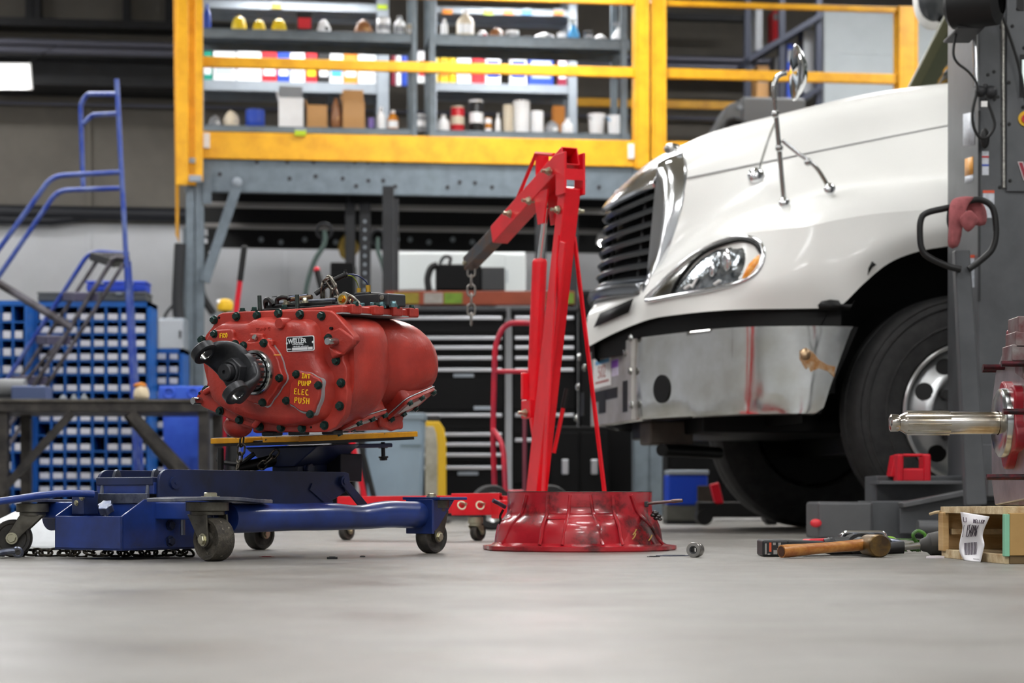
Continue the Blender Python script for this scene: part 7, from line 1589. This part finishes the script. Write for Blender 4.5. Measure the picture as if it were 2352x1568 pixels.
# ================================================================ bell housing on the floor
BC = P(1331, 1142, 5.88); BC.z = 0
bh = thing('bell_housing', 'greasy red bell housing lying mouth down on the floor', 'bell housing', BC)
m_bell = mat('bell_red', 'b4202c', .27, var=.45, vscale=7, col2='8c1822', dirt='231413', dirt_amt=.42, dscale=7, dsharp=.16, bump=.06, bscale=40, coat=.4, spec=.6)
m_bells = mat('bell_grey_rim', '6f6660', .45, metal=.4, var=.5, vscale=18, col2='2b2422')
NB = 96
prof = [(.276, .0, 1), (.280, .004, 1), (.280, .014, 1), (.262, .017, .6), (.252, .024, .3), (.249, .045, .3), (.243, .072, .3), (.233, .088, .2), (.222, .1, .1), (.2145, .112, 0), (.2135, .14, 0), (.2135, .172, 0), (.204, .1725, 0), (.203, .14, 0), (.205, .1, 0), (.23, .06, 0), (.25, .005, 0)]
rings = []
for i in range(NB):
    a = 2*math.pi*i/NB; ring = []
    for k, (r, z, q) in enumerate(prof):
        sc = 0
        if q == 1: sc = .010*(.5+.5*math.cos(a*14+.6))-.004
        if .2 <= q < 1: sc = .006*math.cos(a*5+1.2)-.010*max(0, math.cos(a-R(-20)))**6
        if q == .3: sc += -.012*max(0, math.cos(a-R(-35)))**10
        r2 = r+sc*(1 if q < 1 else 1)
        ring.append(V((math.cos(a)*r2, math.sin(a)*r2, z)))
    rings.append(ring)
b = MB(); k = len(prof); vs_ = [p for r in rings for p in r]; fs_ = []
for i in range(NB):
    for j in range(k-1): fs_.append((i*k+j, ((i+1) % NB)*k+j, ((i+1) % NB)*k+j+1, i*k+j+1))
b.add(vs_, fs_); shell = b.build('shell', m_bell, bh, angle=42)
b = MB(); b.lathe([(.2035, .1726), (.214, .1726), (.2142, .1705)], 96); b.build('machined_rim', m_bells, bh)
def bang(px): # angle on the front of the shell for a picture column
    x = P(px, 1142, 5.68).x-BC.x; return -math.acos(max(-1, min(1, x/.222)))
def rib(pxt, pxb, zt, zb, w_=.005):
    b_ = MB(); pts = []
    for i in range(9):
        t = i/8; z = zt+(zb-zt)*t; px = pxt+(pxb-pxt)*t; a_ = bang(px)
        r = None
        for (r0_, z0_, _), (r1_, z1_, _) in zip(prof[2:12], prof[3:12]):
            if min(z0_, z1_) <= z <= max(z0_, z1_): r = r0_+(r1_-r0_)*(z-z0_)/max(1e-6, z1_-z0_); break
        r = (r or .22)+.002; pts.append(V((math.cos(a_)*r, math.sin(a_)*r, z)))
    b_.tube(smoothpath(pts, 3), w_, 8); b_.build('rib', m_bell, bh)
for pt_, pb_ in ((1256, 1253), (1309, 1297), (1356, 1376), (1410, 1416), (1205, 1180), (1455, 1500)): rib(pt_, pb_, .162, .02)
for z, r in ((.108, .2155), (.094, .226)):
    b = MB(); b.lathe([(r-.004, z-.005), (r+.003, z), (r-.004, z+.005)], 40, None, a0=bang(1253), a1=bang(1412)); b.build('hoop_rib', m_bell, bh)
b = MB(); b.lathe([(r0_+.006, z0_) for r0_, z0_ in ((.25, .022), (.247, .055), (.24, .076), (.226, .088))], 16, None, a0=bang(1300), a1=bang(1374)); b.build('window_panel', m_bell, bh)
b = MB(); b.lathe([(.2165, .128), (.2185, .15), (.2165, .165)], 10, None, a0=bang(1306), a1=bang(1356)); b.build('window_panel', m_bell, bh)
# side cut-out and lever shaft at right
p = P(1478, 1157, 5.78)-BC; q = P(1568, 1149, 5.74)-BC
b = MB(); b.cyl(p, q.lerp(p, .25), .0042, n=12); b.tube([q.lerp(p, .28), q.lerp(p, .2), q], [.0055, .006, .0045], 12); b.build('release_shaft', mat('oily_steel', '6d5a58', .25, metal=.85), bh); b = MB(); b.beam(p+V((-.012, 0, -.002)), p+V((.015, 0, 0)), .016, .016); b.build('shaft_boss', m_dark, bh, bevel=.003)
for k_, (px, py, r) in enumerate(((1505, 1178, .009), (1512, 1185, .008), (1508, 1190, .008), (1500, 1183, .007), (1516, 1192, .006))):
    c = P(px, py, 5.76)-BC; b = MB(); b.ball(c, r, 10, 6, (1.2, 1, .8)); b.build('grease_clump', mat('grease', '18110f', .15, spec=.8), bh)
b = MB(); c = P(1148, 1158, 5.85)-BC; b.cyl(c+V((-.02, -.01, .012)), c+V((.016, .01, -.008)), .0065, n=12); b.build('grease_fitting', m_jw, bh)
b = MB(); b.tube(smoothpath([P(x, y, 5.82)-BC for x, y in ((1156, 1170), (1149, 1185), (1150, 1196), (1147, 1204))], 4), .004, 6); b.build('oil_drip', MATS['grease'], bh)
m_fleck = mat('gasket_fleck', 'b09a50', .7)
for px, py in ((1444, 1222), (1478, 1236), (1443, 1232)):
    a_ = bang(px); z = P(0, py, 5.66).z; b = MB(); c = V((math.cos(a_)*.252, math.sin(a_)*.252, z)); b.tube(smoothpath([c+V((-.006, 0, -.008)), c, c+V((.004, 0, .009))], 3), .0018, 6); b.build('gasket_fleck', m_fleck, bh)
# ================================================================ small things on the floor
def F_(px, py): Y = GY(py); return V((P(px, 0, Y).x, Y, 0))
so = thing('socket', 'chrome impact socket lying on the floor beside the bell housing', 'socket', F_(1597, 1279.5)); Ms_ = Matrix.Translation(V((0, .0, .0195))) @ Matrix.Rotation(R(-24), 4, 'Z') @ Matrix.Rotation(R(90), 4, 'X')
hexi = [(.0085*math.cos(math.pi/3*i), .0085*math.sin(math.pi/3*i)) for i in range(6)]
b = MB(); b.lathe([(.0105, .0175), (.0185, .0175), (.0195, .0155), (.0195, .002), (.0185, .0), (.0195, -.002), (.0195, -.0155), (.0185, -.0175), (.0105, -.0175)], 40, Ms_); b.build('body', mat('socket_steel', 'a5a29e', .28, metal=.95, var=.3, vscale=30), so)
b = MB(); n = 6; o6 = [(.0106*math.cos(2*math.pi*i/24), .0106*math.sin(2*math.pi*i/24)) for i in range(24)]; i6 = []
for i in range(24):
    a = 2*math.pi*i/24; rr_ = .0085*math.cos(R(30))/math.cos(((a+R(30)) % R(60))-R(30)); i6.append((rr_*math.cos(a), rr_*math.sin(a)))
b.loft([[Ms_ @ V((x, y, .0172)) for x, y in o6], [Ms_ @ V((x, y, .0165)) for x, y in i6], [Ms_ @ V((x, y, -.016)) for x, y in i6]], cap=False); b.build('hex_bore', m_dark, so)
def flake(name, label, px, py, pts, m, h=.002):
    t = thing(name, label, 'debris', F_(px, py), 0, 'bits of debris on the floor'); b_ = MB(); b_.prism([(x*.001, y*.001) for x, y in pts], .0005, h); b_.build('flake', m, t)
    b_ = MB(); b_.prism([(x*.0006, y*.0006) for x, y in pts], h, h+.001); b_.build('curl', m, t)
flake('rubber_scrap', 'small black rubber scrap in front of the jack', 763, 1284, [(-13, -2), (13, -4), (13, 8), (-12, 8)], m_black, .006)
flake('tape_scrap', 'thin red strip of tape lying under the jack', 612, 1279, [(-20, -1), (16, -3), (20, 3), (-14, 4)], mat('tape_red', '7a1a30', .5), .0012)
flake('paper_scrap', 'grey torn paper scrap beside the bell housing', 1545, 1277, [(-45, -8), (-20, -20), (20, -12), (55, -6), (40, 10), (-10, 14), (-40, 8)], mat('scrap_grey', '5a5c6a', .5, var=.4, vscale=60), .003)
flake('grease_scrap', 'dark flake of gasket near the socket', 1500, 1279, [(-16, -4), (4, -8), (18, 2), (2, 7)], m_dark, .002)
flake('rubber_scrap', 'tiny dark chip in front of the dented tube', 832, 1279, [(-6, -2), (8, -3), (7, 4), (-5, 4)], m_dark, .003)
flake('paper_scrap', 'white paper scrap at the foot of the crate', 2146, 1282, [(-22, -6), (0, -14), (24, -8), (20, 8), (-14, 8)], mat('scrap_white', 'e4dce0', .6), .006)
# ---- hammer
hm_ = thing('mallet', 'wooden handled brass hammer lying on the floor', 'hammer', F_(1900, 1281)); o_ = V(hm_.location)
def hpx(px, py, Y): return P(px, py, Y)-o_
Yh = GY(1281); p0, p1 = hpx(1795, 1266, 5.06), hpx(1992, 1250, 5.2)
pts = [p0.lerp(p1, t) for t in [i/14 for i in range(15)]]; rs = [.0165, .0172, .0168, .016, .0152, .0147, .0143, .0141, .0141, .0143, .0146, .015, .0155, .015, .014]
for q_, r_ in zip(pts, rs): q_.z = max(q_.z, r_)
m_hand2 = mat('hammer_wood', '9a5a28', .32, var=.5, vscale=8, col2='c08a48', dirt='2a1a12', dirt_amt=.18, dscale=14, stretch=(1, 6, 6), coat=.3)
b = MB(); b.tube(pts, rs, 18); b.build('handle', m_hand2, hm_); b = MB(); d = (p0-p1).normalized(); b.cyl(pts[0]+d*.0005, pts[0]+d*.0015, .0135, n=18); b.build('handle_end', mat('end_grain', '4a2c1c', .6, var=.4, vscale=60), hm_)
hc0 = hpx(1990, 1254, 5.24); hc1 = hpx(2022, 1254, 5.13)
for v in (hc0, hc1): v.z = .030
dh = (hc1-hc0).normalized(); b = MB(); b.tube([hc0, hc0.lerp(hc1, .15), hc0.lerp(hc1, .75), hc1-dh*.004, hc1], [.024, .0285, .0298, .0298, .027], 26); b.build('brass_face', mat('dirty_brass', '7d6230', .38, metal=.6, var=.5, vscale=22, col2='4a3a2a'), hm_)
b = MB(); b.tube([hc0-dh*.075, hc0-dh*.06, hc0-dh*.0, hc0+dh*.004], [.018, .021, .021, .024], 8); b.build('head_core', m_black, hm_, bevel=.002); b = MB(); b.tube([hc0-dh*.13, hc0-dh*.12, hc0-dh*.075], [.023, .0268, .0268], 24); b.build('rubber_face', m_rub, hm_)
# ---- cordless impact wrench lying down
iw = thing('impact_wrench', 'red and black cordless impact wrench lying behind the hammer', 'power tool', F_(1880, 1277)); o_ = V(iw.location)
def ip_(px, py, Y): return P(px, py, Y)-o_
a_, c_ = ip_(1751, 1278, 5.2), ip_(1812, 1240, 5.2); a_.z = 0
b = MB(); b.bx(a_.x, c_.x, a_.y, a_.y+.12, .001, c_.z); b.prism([(c_.x-.02, .012), (c_.x+.1, .02), (c_.x+.1, .04), (c_.x-.02, c_.z)], a_.y+.03, a_.y+.1, Mxz); bat = b.build('battery_pack', mat('tool_black', '1d1e20', .5, var=.2, vscale=20), iw, bevel=.006, seg=3)
mk = mat('print_grey', '8d8a86', .6)
lz = c_.z
for (x0, x1, z0, z1, m_) in ((.10, .16, .15, .8, mk), (.26, .34, .3, .85, mat('print_orange', 'c0502a', .6)), (.4, .5, .7, .85, mk), (.55, .8, .45, .5, mk), (.42, .56, .15, .4, mk), (.6, .7, .6, .85, mk), (.2, .3, .12, .2, mk), (.62, .8, .12, .3, mk)):
    wI = c_.x-a_.x; b = MB(); b.bx(a_.x+wI*x0, a_.x+wI*x1, a_.y-.0006, a_.y+.0005, lz*z0, lz*z1); b.build('print_mark', m_, bat)
g0, g1 = ip_(1815, 1252, 5.28), ip_(1925, 1250, 5.38); g0.z = .022; g1.z = .03
b = MB(); b.tube([g0, g0.lerp(g1, .4), g1], [.02, .019, .024], 16, flat=.8); b.build('handle', MATS['tool_black'], iw); b = MB(); b.beam(ip_(1850, 1246, 5.3), ip_(1925, 1243, 5.34), .04, .02); b.build('red_shell', m_red, iw, bevel=.006, seg=3)
h0, h1 = ip_(1935, 1248, 5.3), ip_(2035, 1243, 5.42); h0.z = h1.z = .026
b = MB(); b.tube([h0-V((.035, 0, 0)), h0-V((.03, 0, 0)), h0.lerp(h1, .5), h1, h1+V((.01, 0, 0))], [.018, .024, .025, .023, .014], 22); b.build('motor_housing', MATS['tool_black'], iw); b = MB(); b.tube([h1, h1+V((.03, .01, 0)), h1+V((.05, .02, 0))], [.021, .016, .01], 18); b.build('nose_cone', m_jw, iw); b = MB(); b.tube([h0-V((.05, 0, 0)), h0-V((.036, 0, 0))], [.019, .023], 18); b.build('rear_cap', MATS['tool_black'], iw)
# chrome air gun / bracket lying on top behind
ag = thing('bar_clamp', 'chrome tool body lying behind the hammer head', 'tool', F_(1985, 1271)); o_ = V(ag.location)
a_, c_ = P(1930, 1240, 5.5)-o_, P(2030, 1220, 5.5)-o_; b = MB(); b.bx(a_.x, c_.x, -.02, .05, .012, c_.z-.006); b.build('body', m_dark, ag, bevel=.008, seg=3); b = MB(); b.tube(bend([V((a_.x-.003, -.022, a_.z)), V((a_.x+.004, -.022, c_.z-.002)), V((c_.x-.004, -.022, c_.z-.002)), V((c_.x+.003, -.022, a_.z))], .015), .0055, 10); b.build('chrome_rim', m_chr, ag)
for k_ in (.3, .7):
    x_ = a_.x+(c_.x-a_.x)*k_; b = MB(); b.cyl((x_, -.03, .035), (x_, -.018, .035), .016, n=18); b.build('port', m_jw, ag)
b = MB(); b.bx(a_.x, c_.x, -.02, .05, .0, .012); b.build('foot', m_black, ag)
# ratchet bar with rubber cup
rc = thing('suction_tool', 'black rubber cup on a chrome rod lying by the crate', 'tool', F_(2090, 1275)); o_ = V(rc.location)
r0_, r1_, r2_ = P(2030, 1260, 5.3)-o_, P(2072, 1256, 5.3)-o_, P(2118, 1250, 5.3)-o_
for v, z in ((r0_, .018), (r1_, .022), (r2_, .028)): v.z = z
b = MB(); b.tube([r0_, r1_, r1_+V((.004, 0, 0))], [.015, .0165, .0165], 18); b.build('grip', m_black, rc); b = MB(); b.cyl(r1_, r2_, .009, n=14); b.build('rod', m_chrd, rc)
d = (r2_-r1_).normalized(); e = r2_; b = MB(); b.tube([e-d*.006, e, e+d*.012, e+d*.02, e+d*.05, e+d*.06, e+d*.075], [.012, .017, .021, .03, .0325, .034, .034], 26); b.build('rubber_cup', mat('cup_rubber', '3d3c3a', .55), rc)
# green plastic wrapper
gw = thing('green_wrapper', 'crumpled green plastic wrapper behind the chrome rod', 'wrapper', F_(2080, 1270)); o_ = V(gw.location); rng = random.Random(5)
m_gr = mat('wrapper_green', '4f8a2c', .35, var=.6, vscale=30, col2='1c3014', spec=.6)
for k_ in range(9):
    x_ = rng.uniform(-.04, .05); b = MB(); pts = [V((x_+rng.uniform(-.02, .02), rng.uniform(-.02, .02), .004)), V((x_+rng.uniform(-.03, .03), rng.uniform(-.02, .02), .02+rng.random()*.015)), V((x_+rng.uniform(-.04, .04), rng.uniform(-.02, .02), .01+rng.random()*.03))]
    sp_ = smoothpath(pts, 4); b.loft([[q+V((-.007, 0, 0)), q+V((0, .004, .002)), q+V((.007, 0, 0))] for q in sp_], closed=False, cap=False); b.build('leaf_fold', m_gr, gw, solid=.0008)
b = MB(); b.ball((-.045, .0, .03), .022, 12, 8, (1.1, .5, .8)); b.build('bright_fold', mat('wrapper_lime', '86b83a', .35), gw); b = MB(); b.tube(smoothpath([V((.03, 0, .03)), V((.02, 0, .05)), V((.035, 0, .062)), V((.055, 0, .05)), V((.05, 0, .03))], 4), .005, 8); b.build('loop_fold', m_gr, gw)
# white plastic sheet behind the left castor
wb_ = thing('plastic_sheet', 'crumpled clear white plastic sheet behind the left castor', 'plastic sheet', V((P(66, 0, 5.95).x, 5.95, 0))); rng = random.Random(9); n1, n2 = 14, 10; vs_ = []; fs_ = []
for i in range(n1):
    for j in range(n2):
        u_, v2 = i/(n1-1)-.5, j/(n2-1); e_ = 1-(2*u_)**2; vs_.append((u_*.42, -.08+v2*.2, max(.002, (.11*math.sin(math.pi*v2)*e_+rng.uniform(-.012, .012)*e_))))
fs_ = [(i*n2+j, (i+1)*n2+j, (i+1)*n2+j+1, i*n2+j+1) for i in range(n1-1) for j in range(n2-1)]
b = MB(); b.add(vs_, fs_); b.build('sheet', mat('sheet_white', 'e4e8ec', .22, spec=.6, var=.1, vscale=20), wb_, solid=.002, smooth=True, angle=25)
b = MB(); b.ball((-.12, -.02, .06), .05, 12, 8, (1.2, .8, .8)); b.build('sheet_fold', MATS['sheet_white'], wb_, angle=20)
# ================================================================ wooden crate with hang tag
CF = Fr(V((1.146, 4.63, 0)), R(4.7))
cr = thing('wooden_crate', 'small open pine crate at the right picture edge', 'crate', M=CF.M)
m_pine = mat('pine', 'c9a878', .6, var=.35, vscale=6, col2='a8834e', stretch=(1, .25, 6), bump=.15, bscale=60, dirt='6a5030', dirt_amt=.08, dscale=10)
m_pine2 = mat('pine_pale', 'd8c6a2', .65, var=.4, vscale=18, col2='a98a60', bump=.25, bscale=80)
m_ply = mat('plywood', 'b08d56', .6, var=.2, vscale=5, col2='9a7844')
ZC = .1345
def cbx(nm, x0, x1, y0, y1, z0, z1, m, bev=.0015): b_ = MB(); b_.bx(x0, x1, y0, y1, z0, z1); return b_.build(nm, m, cr, bevel=bev)
def cz(px, py): return CF.x(px, py, 0)
for i, (y0, y1) in enumerate(((.0, .125), (.13, .25), (.255, .375), (.38, .512))): cbx('top_plank', -.004+.002*i, .5, y0, y1, ZC-.0195, ZC-.001*i, m_pine2)
for i, (y0, y1) in enumerate(((.0, .16), (.17, .34), (.35, .51))): cbx('bottom_plank', 0.002*i, .5, y0, y1, .0, .022, m_pine2)
cbx('far_wall', .0, .5, .495, .51, .022, ZC-.0195, m_pine); cbx('near_board', .008, .5, -.012, .002, .02, ZC-.016, m_ply); cbx('painted_edge', -.004, .008, -.012, .006, .018, ZC-.018, mat('edge_green', '7fb89a', .6)); cbx('right_wall', .485, .5, .0, .5, .022, ZC-.0195, m_pine)
cbx('inner_divider', .2, .215, .0, .495, .022, ZC-.0195, m_pine); cbx('inner_slat', .02, .2, .47, .495, .06, .075, m_pine2); cbx('skid', .01, .5, -.006, .02, .0, .02, mat('skid_dark', '6a5638', .7))
cbx('end_post', -.004, .012, .47, .512, .018, ZC-.018, m_pine)
b = MB(); b.tube(smoothpath([V((-.002, .5, .118)), V((-.012, .515, .116)), V((-.02, .53, .112))], 3), .004, 7); b.build('splinter', m_pine2, cr)
tg = thing('hang_tag', 'white paper tag with barcode hanging on the wooden crate', 'tag', M=CF.M)
def tgp(px, py, x=-.008): return CF.x(px, py, x)
tagpx = [((2206, 1175), (2273, 1186)), ((2209, 1196), (2267, 1200)), ((2211, 1214), (2260, 1216)), ((2206, 1236), (2257, 1232)), ((2203, 1256), (2261, 1250)), ((2206, 1272), (2257, 1270)), ((2215, 1287), (2252, 1291))]
NT = 8; rows_ = []
for i, (l_, r__) in enumerate(tagpx):
    row_ = []
    for j in range(NT+1):
        t = j/NT; px = l_[0]+(r__[0]-l_[0])*t; py = l_[1]+(r__[1]-l_[1])*t; row_.append(tgp(px, py, -.010-.010*math.sin(i*1.1+.4)*math.sin(math.pi*t)-.006*i/6))
    rows_.append(row_)
cols = [smoothpath([r_[j] for r_ in rows_], 4) for j in range(NT+1)]; m_ = len(cols[0]); vs_ = [cols[j][i] for i in range(m_) for j in range(NT+1)]
b = MB(); b.add(vs_, [(i*(NT+1)+j, i*(NT+1)+j+1, (i+1)*(NT+1)+j+1, (i+1)*(NT+1)+j) for i in range(m_-1) for j in range(NT)]); b.build('paper', mat('tag_paper', 'e6e4e8', .55), tg, solid=.0006, angle=80)
m_tp = mat('tag_print', '4a3c4c', .6)
def tagstroke(nm, segs, r=.0007):
    b_ = MB()
    for s_ in segs: b_.tube([tagp(u_, v2) for u_, v2 in s_], r, 5)
    b_.build(nm, m_tp, tg)
def tagp(u_, v2):
    """point on the tag, u 0..1 across, v 0..1 from top to bottom"""
    i = v2*(m_-1); j = u_*NT; i0, j0 = min(int(i), m_-2), min(int(j), NT-1); a = cols[j0][i0].lerp(cols[j0+1][i0], j-j0); c = cols[j0][i0+1].lerp(cols[j0+1][i0+1], j-j0); return a.lerp(c, i-i0)+V((-.0016, -.0006, 0))
for k_ in range(13):
    u_ = .22+k_*.043; tagstroke('barcode_bar', [[(u_, .60), (u_, .72), (u_, .85)]], (.0006, .0011, .0008)[k_ % 3])
DG = {'1': [[(.5, 0), (.5, 1)]], '5': [[(.9, 0), (.1, 0), (.1, .45), (.8, .5), (.85, .85), (.1, 1)]], '4': [[(.7, 1), (.7, 0), (.05, .65), (1, .65)]], '0': [[(.5, 0), (.1, .3), (.1, .7), (.5, 1), (.9, .7), (.9, .3), (.5, 0)]], '9': [[(.85, .4), (.4, .5), (.1, .3), (.4, 0), (.85, .2), (.7, 1)]], '6': [[(.8, 0), (.2, .4), (.1, .8), (.5, 1), (.9, .8), (.6, .5), (.15, .65)]], '2': [[(.1, .15), (.5, 0), (.9, .25), (.1, 1), (.95, 1)]], '8': [[(.5, .5), (.15, .25), (.5, 0), (.85, .25), (.5, .5), (.1, .75), (.5, 1), (.9, .75), (.5, .5)]]}
for k_, ch in enumerate('154096'):
    tagstroke('tag_digit', [[(.24+.085*k_+x*.06, .24+y*.24) for x, y in s_] for s_ in DG[ch]], .0009)
for k_, ch in enumerate('WELLER'):
    W2 = dict(STROKES, W=[[(0, 1), (.25, 0), (.5, .8), (.75, 0), (1, 1)]]); tagstroke('tag_letter', [[(.48+.075*k_+x*.05, .19-y*.075) for x, y in s_] for s_ in W2[ch]], .0009)
tagstroke('tag_letter', [[(.1, .1), (.1, .18), (.2, .18), (.2, .1)]], .001); tagstroke('tag_line', [[(.1, .25), (.1, .48)]], .0006); tagstroke('tag_line', [[(.6, .93), (.9, .93)]], .0005)
# ================================================================ second gearbox with bare shaft, on the crate
g2 = thing('gearbox', 'red and grey gearbox with long bare steel shaft on crate', 'gearbox', V((P(2340, 0, 4.9).x, 4.9, ZC))); o_ = V(g2.location)
def gp(px, py, Y=4.9): return P(px, py, Y)-o_
m_g2 = mat('gearbox_grey', '8b8684', .35, metal=.5, var=.5, vscale=14, col2='6a3a3c'); m_g2r = mat('gearbox_red', '9c1626', .3, var=.4, vscale=10, col2='6a1a24', dirt='5a4a48', dirt_amt=.15, dscale=16)
m_shaft = mat('oiled_shaft', 'c8c6c2', .2, metal=1., var=.3, vscale=9, col2='a89a84', rvar=.06)
zc_ = gp(0, 971).z; xs = lambda px: gp(px, 0).x; YA = Matrix(((0, 0, 1, 0), (1, 0, 0, 0), (0, 1, 0, 0), (0, 0, 0, 1)))
MS = Matrix.Translation(V((0, 0, zc_))) @ YA @ Matrix.Identity(4)
b = MB(); b.lathe([(.001, xs(2042)), (.017, xs(2043)), (.0215, xs(2046)), (.0215, xs(2062)), (.019, xs(2066)), (.0225, xs(2072)), (.0275, xs(2080)), (.0275, xs(2296)), (.032, xs(2298)), (.032, xs(2320))], 40, MS); shf = b.build('input_shaft', m_shaft, g2)
for k_ in range(10):
    a = 2*math.pi*k_/10+.2; b = MB(); b.cyl((xs(2082), math.cos(a)*.0272, zc_+math.sin(a)*.0272), (xs(2180), math.cos(a)*.0272, zc_+math.sin(a)*.0272), .0035, n=8); b.build('spline_tooth', m_shaft, shf)
b = MB(); b.lathe([(.03, xs(2292)), (.075, xs(2292)), (.084, xs(2296)), (.086, xs(2304)), (.086, xs(2309)), (.06, xs(2311))], 48, MS); b.build('bearing_plate', m_steel, g2)
ret2 = []
for i in range(48):
    a = 2*math.pi*i/48; k = .1+.015*math.cos(5*a+.8)
    ret2.append((math.cos(a)*k, zc_+math.sin(a)*k))
b = MB(); b.prism(ret2, xs(2309), xs(2346), YA); b.build('retainer', m_g2r, g2, bevel=.006)
face = [(-.2, .02), (.2, .0), (.235, .06), (.24, zc_+.05), (.19, zc_+.14), (.1, zc_+.195), (-.1, zc_+.195), (-.2, zc_+.14), (-.24, zc_+.0)]
b = MB(); b.prism(face, xs(2330), xs(2352), YA); b.build('front_flange', mat('machined_grey', 'b0adab', .3, metal=.8, var=.3, vscale=16), g2, bevel=.004); b = MB(); b.prism([(y*.94, .02+(z-.02)*.95) for y, z in face], xs(2352), xs(2352)+.3, YA); b.build('case', m_g2r, g2, bevel=.01)
b = MB(); b.prism([(-.1, zc_+.1), (-.02, zc_+.12), (.0, zc_+.2), (-.08, zc_+.21)], xs(2326), xs(2348), YA); b.build('cast_rib', m_g2, g2, bevel=.004)
for (x0, py, yy, l) in ((2258, 843, .1, 34), (2300, 835, -.12, 44), (2304, 945, -.16, 52), (2266, 1095, -.14, 90), (2256, 849, .2, 30)):
    Yy = 4.9+yy; p = P(x0, py, Yy)-o_; b = MB(); b.cyl(p, V((xs(2356), p.y, p.z)), .0075, n=14); b.build('stud', mat('stud_dark', '2a2426', .4, metal=.6, var=.4, vscale=60, col2='5a1a24'), g2)
b = MB(); b.bx(xs(2338), xs(2352)+.2, -.12, .12, gp(0, 805).z-.06, gp(0, 748).z); tpc = b.build('shift_tower', m_g2r, g2, bevel=.006)
for k_, (px, py) in enumerate(((2336, 800), (2344, 770), (2350, 735))):
    c = gp(px, py, 4.78); b = MB(); b.bx(c.x-.012, c.x+.02, c.y, c.y+.1, c.z-.03, c.z+.01); b.build('cover_lug', m_g2, tpc, bevel=.003)
b = MB(); b.bx(xs(2338), xs(2352)+.28, -.19, .2, .0, .025); b.build('foot', m_g2, g2, bevel=.004)
